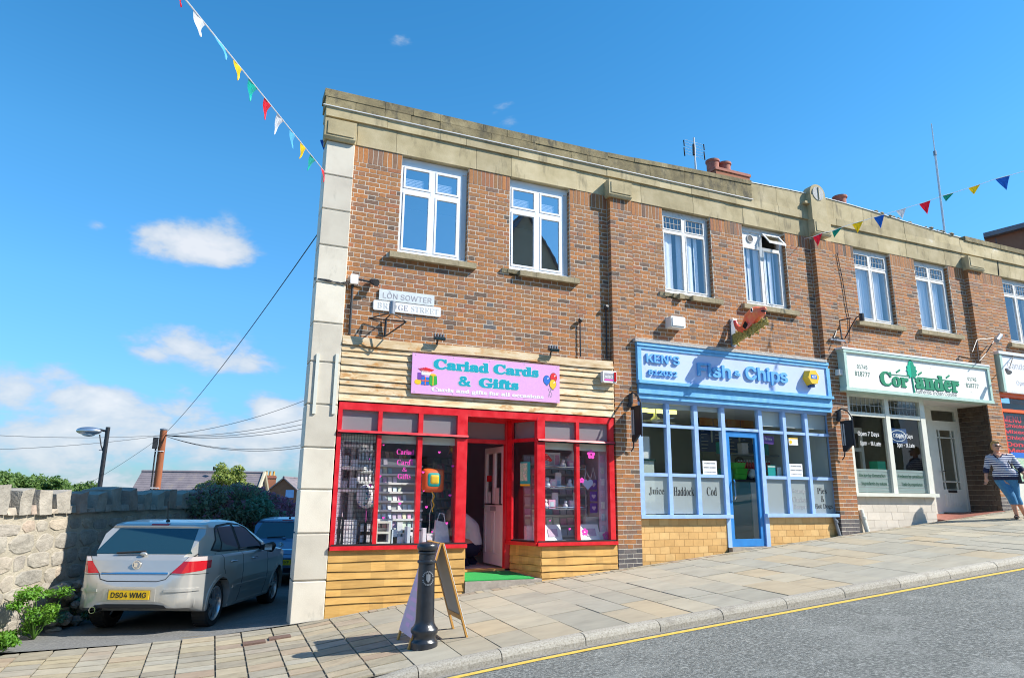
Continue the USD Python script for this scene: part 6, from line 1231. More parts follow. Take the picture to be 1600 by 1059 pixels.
def sp_box(name, mat, u0, u1, z0, z1, o):
    A_, B_ = sp0 + (sp1 - sp0) * u0, sp0 + (sp1 - sp0) * u1; nv = np.array([-(sp1 - sp0)[1], (sp1 - sp0)[0]]) / np.hypot(*(sp1 - sp0)); A_, B_ = A_ + (.02, 0), B_ + (.02, 0); q = [B_ + nv * o, A_ + nv * o, A_ + nv * (o - .004), B_ + nv * (o - .004)]
    MB().hexa([(*p, z0) for p in q] + [(*p, z1) for p in q]).build(name, mat, t)
sp_box('poster_sheet', 'cut_teal', .33, .66, 1.28, 1.66, .012); sp_box('poster_picture', 'poster_print', .42, .66, 1.36, 1.64, .017); sp_box('poster_foot', 'cut_yellow', .33, .66, 1.28, 1.31, .017)
for k, (x, y, z, w, h_) in enumerate(((-1.42, .35, .43, .22, .22), (-1.32, .22, .43, .14, .3))): tag(box('gift_bag', 'pale_goods', '/World', x, x + w, y, y + .1, z, z + h_, rnd=.1 + .3 * k), ['white patterned gift bag at the foot of the splayed side window, left one', 'white gift bag at the foot of the splayed side window, right one'][k], 'gift bag')
t = thing('wall_frame', 'orange board with yellow discs high inside the card shop door', 'wall picture', (-2.1, 2.0, 1.8)); box('board', 'house_brick', t, -2.25, -2.0, 1.95, 1.97, 1.86, 2.1)
for k in range(4): MB().raw(*front(Point(-2.19 + .11 * (k % 2), 1.93 + .1 * (k // 2)).buffer(.038), 1.95, .01)).build('disc', 'cut_yellow', t)

# inside the chip shop
YC = 0.95; cx = lambda x, y, Y=YC: at_y(x, y, Y)
c0, c1, ct = cx(1137, 748)[0], cx(1186, 748)[0], cx(1160, 749)[2]
t = thing('counter', 'teal and grey serving counter inside the chip shop door', 'counter', (c0, YC, .3)); box('front', 'counter_teal', t, c0 - .6, cx(1172, 748)[0], YC, YC + .6, .2, ct - .04); box('worktop', 'plain_black', t, c0 - .64, c1 + .1, YC - .04, YC + .64, ct - .04, ct); box('end_panel', 'off_white', t, cx(1172, 748)[0], c1 + .06, YC - .015, YC + .6, .2, ct - .045)
t = thing('takeaway_boxes', 'stack of bright green takeaway boxes on the chip shop counter', 'box stack', (c0, YC, ct))
b0, b1 = cx(1149, 735)[0], cx(1168, 735)[0]; bh = (cx(1158, 722)[2] - ct) / 3
for k in range(3): o_ = (.0, .03, -.02)[k]; MB().hexa([(b0 + .02 + o_, YC + .04, ct + k * bh), (b1 - .02 + o_, YC + .04, ct + k * bh), (b1 - .02 + o_, YC + .22, ct + k * bh), (b0 + .02 + o_, YC + .22, ct + k * bh), (b0 + o_, YC + .01, ct + (k + .96) * bh), (b1 + o_, YC + .01, ct + (k + .96) * bh), (b1 + o_, YC + .25, ct + (k + .96) * bh), (b0 + o_, YC + .25, ct + (k + .96) * bh)]).build('carton', 'lime_box', t)
box('teal_till', 'cut_teal', '/World', cx(1133, 738)[0], cx(1147, 738)[0], YC + .05, YC + .2, ct, cx(1140, 732)[2], label='teal box on the counter beside the green takeaway boxes', cat='till')
t = thing('white_bag', 'white paper bag on the counter right of the green boxes', 'paper bag', (b1, YC, ct)); MB().add(blob({'a': (cx(1174, 742, YC + .15), .07), 'b': (cx(1179, 739, YC + .15), .06), 'c': (cx(1176, 735, YC + .15), .04)}, [('a', 'b'), ('a', 'c')], .03, 3)).build('bag_body', 'plain_white', t, smooth=True)
YM = 2.0; m0, m1, mz0, mz1 = at_y(1093, 680, YM)[0], min(at_y(1178, 670, YM)[0], 4.97), at_y(1130, 706, YM)[2], at_y(1130, 652, YM)[2]
t = thing('menu_board', 'blue menu board with food photographs high inside the chip shop', 'menu board', (m0, YM, mz0)); box('panel', 'menu_blue', t, m0, m1, YM, YM + .04, mz0, mz1); mw = (m1 - m0) / 4
for k in range(4): box('food_photo', 'menu_photo', t, m0 + k * mw + .01, m0 + (k + 1) * mw - .01, YM - .01, YM, mz1 - .2, mz1 - .01); box('price_strip', 'cream_paint', t, m0 + (k + .8) * mw, m0 + (k + .9) * mw, YM - .01, YM, mz0 + .2, mz1 - .25)
ln = MB()
for k in range(4):
    for j in range(9): ln.box(m0 + k * mw + .04, m0 + k * mw + .04 + R(.15, .5) * mw, YM - .008, YM, mz0 + .06 + j * .075, mz0 + .075 + j * .075)
ln.build('price_lettering', 'tan_text', t)
YA = .35; a0, a1 = at_y(1003, 700, YA)[0], at_y(1017, 700, YA)[0]
t = thing('fridge', 'white appliance behind the left pane of the chip shop', 'appliance', (a0, YA, .5)); az = at_y(1010, 717, YA)[2]; box('cabinet', 'appliance', t, a0 - .1, at_y(1022, 730, YA)[0], YA, YA + .5, .2, az - .03); box('worktop', 'sign_dark_green', t, a0 - .12, at_y(1023, 717, YA)[0], YA - .03, YA + .5, az - .03, az); box('upper_cabinet', 'plain_white', t, a0 - .1, a1, YA + .05, YA + .5, az, at_y(1010, 681, YA)[2]); box('cabinet_handle', 'plain_grey', t, a1, a1 + .02, YA + .05, YA + .07, az + .05, az + .4)
t = thing('ceiling_fan', 'white ceiling fan behind the top left panes of the chip shop', 'ceiling fan', (1.45, .8, 2.5)); MB().lathe([(.02, .3), (.03, .1), (.09, .05), (.10, .0), (.05, -.03)], (1.45, .8, 2.52), 16).build('motor', 'plain_white', t, smooth=True)
for k in range(3): an = k * 2.09 + .4; c, s = math.cos(an), math.sin(an); MB().hexa([(1.45 + c * .1 - s * .05, 0.8 + s * .1 + c * .05, 2.53), (1.45 + c * .1 + s * .05, 0.8 + s * .1 - c * .05, 2.53), (1.45 + c * .6 + s * .07, 0.8 + s * .6 - c * .07, 2.52), (1.45 + c * .6 - s * .07, 0.8 + s * .6 + c * .07, 2.52)] + [(1.45 + c * .1 - s * .05, 0.8 + s * .1 + c * .05, 2.54), (1.45 + c * .1 + s * .05, 0.8 + s * .1 - c * .05, 2.54), (1.45 + c * .6 + s * .07, 0.8 + s * .6 - c * .07, 2.53), (1.45 + c * .6 - s * .07, 0.8 + s * .6 + c * .07, 2.53)]).build('blade', 'plain_white', t)
LOOK['tube_light'] = usdkit.material(stage, '/World/Looks/tube_light', {'e': ('emission', {'color': (0.95, 0.95, 0.15), 'strength': 3.0})}, [], surface='e.emission')
s0_, s1_ = at_y(1004, 641, .8), at_y(1036, 636, .8); box('strip_light', 'tube_light', '/World', s0_[0], s1_[0] + .3, .78, .84, s0_[2] - .03, s0_[2] + .04, label='lit yellow strip light on the chip shop ceiling', cat='strip light')
for x0, x1, lab in ((1.87, 2.18, 'white opening hours notice on the chip shop glass, left of the blue door'), (3.90, 4.22, 'white opening hours notice on the chip shop glass, right of the blue door')):
    t = thing('notice', lab, 'notice', (x0, .01, 1.53), 'opening hours notices on the chip shop glass'); box('sheet', 'plain_white', t, x0, x1, .008, .012, 1.53, 1.77); print_m('lettering', 'plain_grey', [words('OPENING HOURS', x0 + .03, x1 - .03, 1.715, 1.74), words('MONDAY-SATURDAY', x0 + .02, x1 - .02, 1.64, 1.665), words('11.30am to 8.30pm', x0 + .03, x1 - .03, 1.56, 1.585)], t, .007)
t = thing('window_sign', 'purple slanted sign hanging behind the chip shop glass', 'sign', (3.5, .08, 2.1)); MB().raw(*front(affinity.rotate(rb(3.37, 3.63, 2.13, 2.28, .02), -4), .09, .012)).build('panel', 'cut_purple', t); print_m('lettering', 'plain_white', [affinity.rotate(words('Be Here', 3.41, 3.58, 2.20, 2.25, 'sans'), -4)], t, .076)
t = thing('window_sign', 'yellow and white label high on the chip shop glass', 'sign', (4.0, .03, 2.05)); box('sheet', 'off_white', t, 3.93, 4.16, .006, .011, 2.12, 2.26); print_on('round_mark', 'cut_yellow', t, Point(3.975, 2.18).buffer(.035), .006); box('stripe', 'cut_yellow', t, 3.93, 4.16, .004, .006, 2.24, 2.26)
for x, mt, w, h_, lab in ((3.53, 'cut_teal', .19, .2, 'teal card standing behind the lower chip shop glass'), (3.71, 'cream_paint', .10, .17, 'cream card standing behind the lower chip shop glass')): t = thing('window_card', lab, 'card', (x, .1, 1.53)); box('sheet', mt, t, x - w / 2, x + w / 2, .08, .09, 1.53, 1.53 + h_); box('fold', 'off_white', t, x - w / 2, x + w / 2, .078, .08, 1.53 + h_ * .82, 1.53 + h_ * .95)
t = thing('bottle_shelf', 'steel shelf of sauce bottles along the chip shop wall', 'shelf', (4.2, 1.5, 1.7))
for z in (1.72, 2.02): box('shelf', 'grey_steel', t, 3.5, 4.98, 1.35, 1.65, z - .02, z)
for k in range(12): x = 3.95 + k * .075; b_ = thing('sauce_bottle', 'red sauce bottle on the lower steel shelf in the chip shop', 'bottle', (x, 1.45, 1.72), 'sauce bottles on the chip shop shelf'); MB().lathe([(.028, 0), (.03, .10), (.012, .15)], (x, 1.45, 1.72), 8).build('body', 'cut_red', b_, smooth=True); MB().lathe([(.013, .15), (.013, .19)], (x, 1.45, 1.72), 8).build('cap', 'plain_white', b_)
for x, mt, lab in ((3.55, 'cut_teal', 'teal carton on the upper steel shelf at the left end'), (4.12, 'pale_goods', 'pale jar on the upper steel shelf in the middle'), (4.68, 'cut_teal', 'dark teal box on the upper steel shelf at the right end')): t = thing('carton', lab, 'carton', (x, 1.5, 2.02)); box('body', mt, t, x - .08, x + .08, 1.42, 1.56, 2.02, 2.28); box('lid', 'plain_black', t, x - .082, x + .082, 1.418, 1.562, 2.26, 2.285)
# ---------------------------------------------------------------- cars in the lane
SIDE = [(-.45, .26), (-.60, .325), (-.79, .335), (-.832, .42), (-.842, .60), (-.805, .68), (-.765, .76), (-.715, .92), (-.665, .985), (-.235, 1.325), (-.275, 1.362), (-.12, 1.402), (.25, 1.436), (.65, 1.442), (1.0, 1.41), (1.3, 1.325), (2.12, 1.005), (2.6, .945), (3.0, .86), (3.27, .74), (3.40, .60), (3.44, .42), (3.38, .26), (2.9, .22), (0, .215)]
PLAN = [(-.842, .0), (-.842, .28), (-.825, .44), (-.78, .585), (-.68, .705), (-.48, .80), (-.15, .852), (.5, .872), (1.5, .876), (2.5, .87), (2.95, .83), (3.25, .68), (3.42, .40), (3.44, 0)]
UPPER = [(-.74, 0), (-.72, .54), (-.62, .615), (-.35, .68), (.1, .745), (.7, .775), (1.6, .775), (2.3, .745), (2.4, 0)]
FRONT = [(0, .17), (.72, .17), (.80, .22), (.845, .38), (.874, .60), (.872, .80), (.852, .93), (.80, .985), (.645, 1.33), (.575, 1.41), (.46, 1.452), (.25, 1.474), (0, 1.48)]


def MM(v, t): return manifold3d.Mesh(np.ascontiguousarray(v, dtype=np.float32), np.ascontiguousarray(t, dtype=np.uint32))
def car_solid(o=0.0):
    def rounded(p, r): return p.buffer(-r).buffer(r + o, 6) if r else p.buffer(o)
    sym = lambda q: Polygon(q + [(a, -b) for a, b in q[::-1] if abs(b) > 1e-9])
    symf = Polygon(FRONT + [(-a, b) for a, b in FRONT[::-1] if abs(a) > 1e-9])
    side = slab(rounded(Polygon(SIDE), .03), 2.4).to_mesh(); v = side.vert_properties[:, :3]
    A = Manifold(MM((np.stack([v[:, 0], 1.2 - v[:, 2], v[:, 1]], 1)), side.tri_verts))
    B = slab(sym(PLAN).buffer(-.24).buffer(.24 + o, 16), 2.0)
    U = slab(sym(UPPER).buffer(-.15).buffer(.15 + o, 12), 1.2).translate((0, 0, .965)) + Manifold.cube((6, 3, 1.2 + .0), True).translate((1, 0, .965 - .6))
    fr = slab(rounded(symf, .02), 6.0).to_mesh(); v = fr.vert_properties[:, :3]
    C = Manifold(MM((np.stack([v[:, 2] - 2.0, v[:, 0], v[:, 1]], 1)), fr.tri_verts))
    m = A ^ B ^ C ^ U
    for f in (0, 2.614):
        for s in (-1, 1): m = m - Manifold.cylinder(.5, .352 - o, .352 - o, 40).rotate((90, 0, 0)).translate((f, (1.05 if s > 0 else -.55), .305))
    return m


BODY, OFF1, OFF2 = car_solid().refine_to_length(.14), car_solid(.002), car_solid(.005)
def side_prism(poly, s):
    m = slab(Polygon(poly) if isinstance(poly, list) else poly, 1.0).to_mesh(); v = m.vert_properties[:, :3]
    return Manifold(MM((np.stack([v[:, 0], s * (v[:, 2] + .3) if s > 0 else -(1.3 - v[:, 2]), v[:, 1]], 1)), m.tri_verts[:, ::-1]))
def rear_prism(poly, f0=-1.2, f1=.05):
    m = slab(Polygon(poly) if isinstance(poly, list) else poly, f1 - f0).to_mesh(); v = m.vert_properties[:, :3]
    return Manifold(MM((np.stack([f0 + v[:, 2], v[:, 0], v[:, 1]], 1)), m.tri_verts))


def make_car(label, pos, heading, pitch, paint, plate, fancy=True):
    t = thing('parked_car', label, 'car', pos)
    H = np.array([math.sin(heading) * math.cos(pitch), math.cos(heading) * math.cos(pitch), math.sin(pitch)]); Rr = np.array([math.cos(heading), -math.sin(heading), 0]); U = np.cross(Rr, H)
    def put(name, mat, m, parent=t, smooth=False):
        v, f, _ = meshkit.arrays(m); w = np.asarray(pos) + v[:, :1] * H + v[:, 1:2] * Rr + v[:, 2:3] * U
        return MB().raw(w, f[:, ::-1]).build(name, mat, parent, smooth=smooth)     # the car's frame is left-handed
    put('body', paint, BODY, smooth=38)
    cut_ = lambda solid, prism: solid ^ prism
    frames = [(-.16, 1.02), (.05, .995), (.82, .985), (1.93, .975), (1.30, 1.315), (1.06, 1.375), (.70, 1.395), (.16, 1.365), (.02, 1.325)]
    for s in (-1, 1):
        put('window_trim', 'car_trim', cut_(OFF1, side_prism(frames, s)), smooth=30)
        for q in ([(-.11, 1.04), (.09, 1.02), (.11, 1.325), (.05, 1.31)], [(.13, 1.015), (.70, 1.005), (.68, 1.365), (.20, 1.34), (.15, 1.325)], [(.80, 1.005), (1.78, .995), (1.26, 1.295), (1.04, 1.35), (.78, 1.365)]): put('side_window', 'car_glass', cut_(OFF2, side_prism(q, s)), smooth=30)
        lam = [(s * .47, .765), (s * .62, .76), (s * .78, .785), (s * .90, .86), (s * .90, .97), (s * .70, 1.0), (s * .645, .96), (s * .575, .88)]
        if s < 0: lam = lam[::-1]
        L = Polygon(lam); red = L.intersection(sbox(-1, .6, 1, .91)); clr = L.intersection(sbox(-1, .91, 1, 1.1))
        tl = put('tail_light', 'lamp_red', cut_(OFF2, rear_prism(red, -1.2, -.36)), smooth=30); put('clear_lens', 'lamp_clear', cut_(OFF2, rear_prism(clr, -1.2, -.36)), tl, smooth=30)
        put('bumper_strip', paint, car_solid(.014) ^ rear_prism(sbox(*sorted((s * .43, s * .90)), .575, .612) if False else sbox(min(s * .43, s * .9), 0.535, max(s * .43, s * .9), .57), -1.2, -.55), smooth=30)
        for a0 in ((.76, .22), (-.235, .40)):
            put('door_seam', 'seam', cut_(OFF1, side_prism(LineString([(a0[0], a0[1]), (a0[0] + .01, .7), (a0[0] + .005, .99)]).buffer(.0045) if a0[0] > 0 else LineString([(.30, .24), (.29, .45), (.16, .62), (.04, .78), (-.03, .98)]).buffer(.0045), s)))
        put('door_seam', 'seam', cut_(OFF1, side_prism(LineString([(1.92, .24), (1.95, .6), (1.9, .97)]).buffer(.0045), s)))
        put('side_strip', paint, car_solid(.010) ^ side_prism([(.42, .47), (2.12, .47), (2.12, .51), (.42, .51)], s), smooth=30)
        put('sill', 'car_trim' if not fancy else paint, car_solid(.008) ^ side_prism([(.40, .2), (2.22, .2), (2.22, .255), (.40, .255)], s), smooth=30)
        for f in (.10, 1.00): hm = trimesh.creation.capsule(.19, .016, count=[6, 6]); hm.apply_transform(trimesh.transformations.rotation_matrix(math.pi / 2, [0, 1, 0])); hm.vertices = hm.vertices + (f + .22, s * .885, .855); put('door_handle', 'chrome', hm, smooth=True)
        mr = blob({'a': ((1.62, s * .92, 1.0), .06), 'b': ((1.60, s * 1.02, 1.02), .065), 'c': ((1.60, s * 1.01, .97), .05), 'd': ((1.70, s * .80, .99), .03)}, [('a', 'b', 'c'), ('a', 'd')], .03, 4); mp = put('wing_mirror', 'car_trim' if s > 0 and fancy else paint, mr, smooth=True)
        put('mirror_glass', 'chrome', trimesh.creation.box((.004, .12, .09), trimesh.transformations.translation_matrix((1.532, s * .985, 1.0))), mp)
        ov = affinity.translate(affinity.scale(Point(0, 0).buffer(1, 16), .40, .40), 0, .305).difference(affinity.translate(Point(0, 0).buffer(.352, 16), 0, .305)).intersection(sbox(-1, .26, 4, 1))
        for f in (0, 2.614): put('arch_lip', paint, car_solid(.007) ^ side_prism(affinity.translate(ov, f, 0), s), smooth=30)
        for f in (0, 2.614):                 # wheels
            x = s * .775
            def wl(prof, n=40):
                an = np.arange(n) * 2 * np.pi / n; v = np.array([(f + r * math.cos(a), x + s * h, .312 + r * math.sin(a)) for r, h in prof for a in an]); k = len(prof); fc = []
                for i in range(k - 1):
                    for j in range(n): q = (j + 1) % n; fc += [[i * n + j, i * n + q, (i + 1) * n + q], [i * n + j, (i + 1) * n + q, (i + 1) * n + j]]
                return v, np.array(fc)
            wp = put('wheel', 'rubber', wl([(.20, -.20), (.29, -.19), (.312, -.16), (.315, -.10), (.315, -.04), (.308, .0), (.29, .018), (.235, .020), (.222, .008), (.20, -.06)]), smooth=35)
            tr = MB()
            for k in range(36):
                an = k / 36 * 6.283; c, sn = math.cos(an), math.sin(an); m = trimesh.creation.box((.008, .17, .014)); m.apply_transform(trimesh.transformations.rotation_matrix(-an, [0, 1, 0])); m.vertices += (f + .314 * c, x - s * .09, .312 + .314 * sn); tr.add(m)
            put('tread', 'rubber', trimesh.Trimesh(np.vstack(tr.v), np.vstack(tr.f), process=False), wp)
            put('rim', 'alloy', wl([(.222, .006), (.230, .012), (.222, .016), (.205, -.01), (.195, -.10)]), wp, smooth=35); put('brake_disc', 'car_trim', wl([(.001, -.075), (.19, -.075)]), wp)
            for k in range(5):
                for d in (-.13, .13):
                    a0, a1 = k * 1.2566 + .3 + d * .5, k * 1.2566 + .3 + d; p0, p1 = np.array([.04 * math.cos(a0), .04 * math.sin(a0)]), np.array([.212 * math.cos(a1), .212 * math.sin(a1)]); q = np.array([-(p1 - p0)[1], (p1 - p0)[0]]); q = q / np.linalg.norm(q) * .017
                    c = [(*(p0 - q), .004), (*(p1 - q * .9), -.004), (*(p1 + q * .9), -.004), (*(p0 + q), .004)]; M8 = [(f + a_, x + s * (h - .03), .312 + b_) for a_, b_, h in c] + [(f + a_, x + s * h, .312 + b_) for a_, b_, h in c]
                    put('spoke', 'alloy', MBhex(M8), wp)
            put('hub', 'alloy', wl([(.055, -.03), (.052, .004), (.03, .010), (.001, .011)], 20), wp, smooth=35)
    put('rear_window', 'car_glass', cut_(OFF2, rear_prism([(-.63, 1.0), (.63, 1.0), (.545, 1.318), (-.545, 1.318)], -1.2, -.05)), smooth=30)
    put('tailgate_seam', 'seam', cut_(OFF1, rear_prism(LineString([(-.66, .99), (-.58, .88), (-.46, .755), (-.42, .69), (-.32, .665), (.32, .665), (.42, .69), (.46, .755), (.58, .88), (.66, .99)]).buffer(.0045), -1.2, -.4)))
    put('bumper_seam', 'seam', cut_(OFF1, rear_prism(LineString([(-.9, .74), (-.62, .745), (-.46, .75)]).buffer(.0035).union(LineString([(.9, .74), (.62, .745), (.46, .75)]).buffer(.0035)), -1.2, -.4)))
    put('brake_light', 'lamp_red', cut_(car_solid(.006), rear_prism(sbox(-.12, 1.362, .12, 1.387), -.6, -.08)))
    put('chrome_strip', 'chrome', cut_(car_solid(.008), rear_prism(sbox(-.43, .752, .43, .775), -1.2, -.6)), smooth=30)
    put('lower_valance', 'car_trim', cut_(car_solid(.004), rear_prism([(-.50, .3), (.50, .3), (.44, .372), (.3, .385), (-.3, .385), (-.44, .372)], -1.2, -.6)))
    b = put('badge', 'chrome', (Manifold.cylinder(.012, .058, .056, 28)).rotate((0, -90, 0)).translate((-.742, 0, .865))); put('badge_face', 'plain_grey', (Manifold.cylinder(.004, .046, .046, 24)).rotate((0, -90, 0)).translate((-.7535, 0, .865)), b)
    gf = union_all([affinity.translate(Point(0, 0).buffer(.02), -.004, .873), sbox(-.03, .835, .012, .865), Polygon([(-.03, .855), (-.036, .895), (-.02, .885)])]); put('badge_emblem', 'chrome', rear_prism(gf, -.7605, -.757), b)
    put('wiper', 'car_trim', trimesh.creation.cylinder(.013, .38, sections=8, transform=trimesh.transformations.translation_matrix((-.675, -.13, 1.02)) @ trimesh.transformations.rotation_matrix(math.pi / 2 + .06, [1, 0, 0]))); put('wiper_boot', paint, Manifold.sphere(.03, 12).scale((.6, 1.6, .8)).translate((-.69, .04, 1.0)))
    pl = put('number_plate', 'plate_yellow', Manifold.cube((.012, .52, .111), True).translate((-.848, 0, .50))); put('plate_surround', paint, car_solid(.009) ^ rear_prism(sbox(-.33, .42, .33, .585).difference(sbox(-.275, .435, .275, .567)), -1.2, -.7), smooth=30)
    ch = text_shape(plate, 'sans', .02); put('plate_lettering', 'plain_black', rear_prism(fit(ch, -.225, .225, .468, .533), -.8562, -.853), pl)
    put('exhaust', 'chrome', trimesh.creation.annulus(.034, .042, .16, sections=20, transform=trimesh.transformations.translation_matrix((-.77, -.44, .315)) @ trimesh.transformations.rotation_matrix(math.pi / 2, [0, 1, 0])))
    put('aerial', 'car_trim', trimesh.creation.cylinder(.006, .30, sections=6, transform=trimesh.transformations.translation_matrix((-.06, 0, 1.55)) @ trimesh.transformations.rotation_matrix(-.25, [0, 1, 0]))); put('aerial_base', 'car_trim', Manifold.sphere(.025, 10).scale((1.6, 1, .9)).translate((-.02, 0, 1.42)))
    return t


def MBhex(c): m = MB().hexa(c); return trimesh.Trimesh(m.v[0], m.f[0], process=False)
make_car('silver hatchback parked in the side lane, seen from behind with yellow number plate', (-6.685, 1.261, -.693), .38, -.027, 'silver_paint', 'DS04 WMG')
p2 = EYE + px(434, 858) * 14.9
make_car('blue grey hatchback parked further down the lane, half hidden behind the pale pier', (p2[0] + .27, p2[1] + .68, lane_z(p2[0], p2[1]) + .0), .30, -.02, 'blue_grey_paint', 'DK05 NYF', False)

# ---------------------------------------------------------------- people
def person_frame(pos, facing):
    f = np.array([math.sin(facing), math.cos(facing), 0]); r = np.array([math.cos(facing), -math.sin(facing), 0]) * -1     # a: to the picture's right when facing us
    return lambda a, b, z: np.array(pos) + r * a + f * b + np.array([0, 0, z])


def hand(W, wrist, end, thumb, r=.011):
    """Palm, four unequal fingers bent at the knuckles, and a thumb from the palm's side."""
    w, e, th = map(np.asarray, (wrist, end, thumb)); d = (e - w) / np.linalg.norm(e - w); side = th - d * (th @ d); side /= np.linalg.norm(side); nrm = np.cross(d, side); J, Lk = {}, []
    J['w'] = (w, .024); J['p1'] = (w + d * .075 + side * .026, .015); J['p2'] = (w + d * .07 - side * .028, .014); Lk.append(('w', 'p1', 'p2'))
    for k, (o, l) in enumerate(((.026, .072), (.009, .08), (-.009, .075), (-.027, .06))):
        b0 = w + d * .078 + side * o; J[f'a{k}'] = (b0, r); J[f'b{k}'] = (b0 + d * l * .5 + nrm * .012, r * .92); J[f'c{k}'] = (b0 + d * l * .85 + nrm * .034, r * .82); Lk += [(f'a{k}', f'b{k}'), (f'b{k}', f'c{k}')]
    J['t0'] = (w + d * .025 + side * .025, .014); J['t1'] = (w + d * .06 + side * .05 + nrm * .01, .012); J['t2'] = (w + d * .085 + side * .054 + nrm * .022, .010); Lk += [('w', 't0'), ('t0', 't1'), ('t1', 't2')]
    return J, Lk


wx, wy = 8.68, -0.98; wp = (wx, wy, gz(wx, wy)); fc = math.atan2(EYE[0] - wx, EYE[1] - wy)
Q = person_frame(wp, fc)
t = thing('person', 'woman walking past in a striped top, cropped blue trousers and sunglasses', 'person', wp)
J = {'hd': (Q(-.10, .01, 1.435), .078), 'jw': (Q(-.085, .045, 1.375), .050), 'nk0': (Q(-.105, -.015, 1.36), .050), 'nk': (Q(-.10, -.01, 1.27), .055), 'shl': (Q(-.25, .0, 1.20), .055), 'shr': (Q(.115, -.02, 1.215), .055), 'ch': (Q(-.06, .03, 1.09), .135), 'ch2': (Q(-.09, .03, 1.10), .12), 'wa': (Q(-.03, .02, .93), .145), 'hl': (Q(-.10, 0, .84), .125), 'hr': (Q(.07, 0, .84), .125),
     'kl': (Q(.03, .07, .43), .062), 'al': (Q(.07, .03, .085), .036), 'fl0': (Q(.07, .0, .035), .034), 'fl1': (Q(.06, .13, .028), .034), 'kr': (Q(.10, -.06, .43), .060), 'ar': (Q(.20, -.16, .10), .036), 'fr0': (Q(.215, -.18, .045), .032), 'fr1': (Q(.26, -.06, .028), .030),
     'el': (Q(-.315, .0, .985), .040), 'wl': (Q(-.345, .06, .80), .027), 'er': (Q(.235, -.02, 1.0), .040), 'wr': (Q(.30, .06, .86), .027), 'ns': (Q(-.055, .098, 1.42), .012), 'ns2': (Q(-.07, .085, 1.445), .010), 'chn': (Q(-.07, .07, 1.355), .024), 'eal': (Q(-.155, -.015, 1.42), .018)}
LK = [('hd', 'jw'), ('jw', 'chn'), ('hd', 'nk0'), ('nk0', 'nk'), ('nk', 'shl', 'shr'), ('shl', 'shr', 'ch', 'ch2'), ('ch', 'ch2', 'wa'), ('wa', 'hl', 'hr'), ('hl', 'kl'), ('kl', 'al'), ('al', 'fl0'), ('fl0', 'fl1'), ('hr', 'kr'), ('kr', 'ar'), ('ar', 'fr0'), ('fr0', 'fr1'), ('shl', 'el'), ('el', 'wl'), ('shr', 'er'), ('er', 'wr'), ('ns', 'ns2'), ('hd', 'ns2'), ('hd', 'eal')]
for nm, w_, e_, th in (('L', Q(-.345, .06, .80), Q(-.35, .085, .70), Q(.6, .5, 0) - Q(0, 0, 0)), ('R', Q(.30, .06, .86), Q(.33, .10, .76), Q(-.6, .5, 0) - Q(0, 0, 0))):
    j, l = hand(None, w_, e_, th); J |= {nm + k: v for k, v in j.items()}; LK += [tuple(nm + k for k in q) for q in l] + [('wl' if nm == 'L' else 'wr', nm + 'w')]
MB().add(blob(J, LK, .014, 5)).build('body', 'skin', t, smooth=True)
g = lambda k, s: (J[k][0], J[k][1] + s)
J2 = {'shl': g('shl', .014), 'shr': g('shr', .014), 'ch': g('ch', .018), 'ch2': g('ch2', .018), 'bu': (Q(-.06, .10, 1.08), .10), 'wa': g('wa', .02), 'hl': (Q(-.10, .005, .86), .142), 'hr': (Q(.075, .005, .86), .142), 'el': (Q(-.318, .0, .975), .056), 'er': (Q(.24, -.015, .985), .056), 'nkl': (Q(-.17, -.03, 1.245), .05), 'nkr': (Q(-.01, -.03, 1.245), .05)}
MB().add(blob(J2, [('shl', 'nkl', 'ch2'), ('shr', 'nkr', 'ch'), ('shl', 'shr', 'ch', 'ch2'), ('ch', 'ch2', 'bu', 'wa'), ('wa', 'hl', 'hr'), ('shl', 'el'), ('shr', 'er')], .02, 4)).build('striped_top', 'breton_stripes', t, smooth=True)
bandp = lambda a, b, s=0: blob({'a': a, 'b': b}, [('a', 'b')], .02, 2)
MB().add(blob({'a': (Q(-.10, .005, .81), .143), 'b': (Q(.075, .005, .81), .143)}, [('a', 'b')], .02, 3).slice_plane(Q(0, 0, .82), [0, 0, -1]).slice_plane(Q(0, 0, .755), [0, 0, 1])).build('hem_band', 'navy_cloth', t, smooth=True)
for k, (a, b, z) in (('l', (-.325, .012, .965)), ('r', (.252, .0, .972))): MB().add(blob({'a': (Q(a, b, z), .058), 'b': (Q(a - (.006 if k == 'l' else -.012), b + .012, z - .035), .056)}, [('a', 'b')], .015, 2)).build('cuff', 'navy_cloth', t, smooth=True)
MB().tube([Q(-.165, .055, 1.27), Q(-.12, .115, 1.20), Q(-.085, .140, 1.165), Q(-.05, .115, 1.20), Q(-.015, .05, 1.275)], .013, 8).build('neck_trim', 'navy_cloth', t, smooth=True)
MB().add(blob({'a': (Q(-.085, .092, 1.225), .035), 'b': (Q(-.085, .105, 1.19), .022), 'c': (Q(-.12, .06, 1.255), .03), 'd': (Q(-.05, .06, 1.255), .03)}, [('a', 'b'), ('a', 'c', 'd')], .012, 3)).build('open_neck', 'skin', t, smooth=True)
J3 = {'wa': (Q(-.02, .0, .78), .13), 'hl': (Q(-.095, 0, .77), .128), 'hr': (Q(.075, 0, .77), .128), 'kl': (Q(.025, .065, .43), .082), 'hml': (Q(.055, .055, .30), .073), 'kr': (Q(.10, -.055, .43), .080), 'hmr': (Q(.14, -.095, .30), .070)}
MB().add(blob(J3, [('wa', 'hl', 'hr'), ('hl', 'kl'), ('kl', 'hml'), ('hr', 'kr'), ('kr', 'hmr')], .02, 4).slice_plane(Q(0, 0, .275), [0, 0, 1])).build('trousers', 'denim', t, smooth=True)
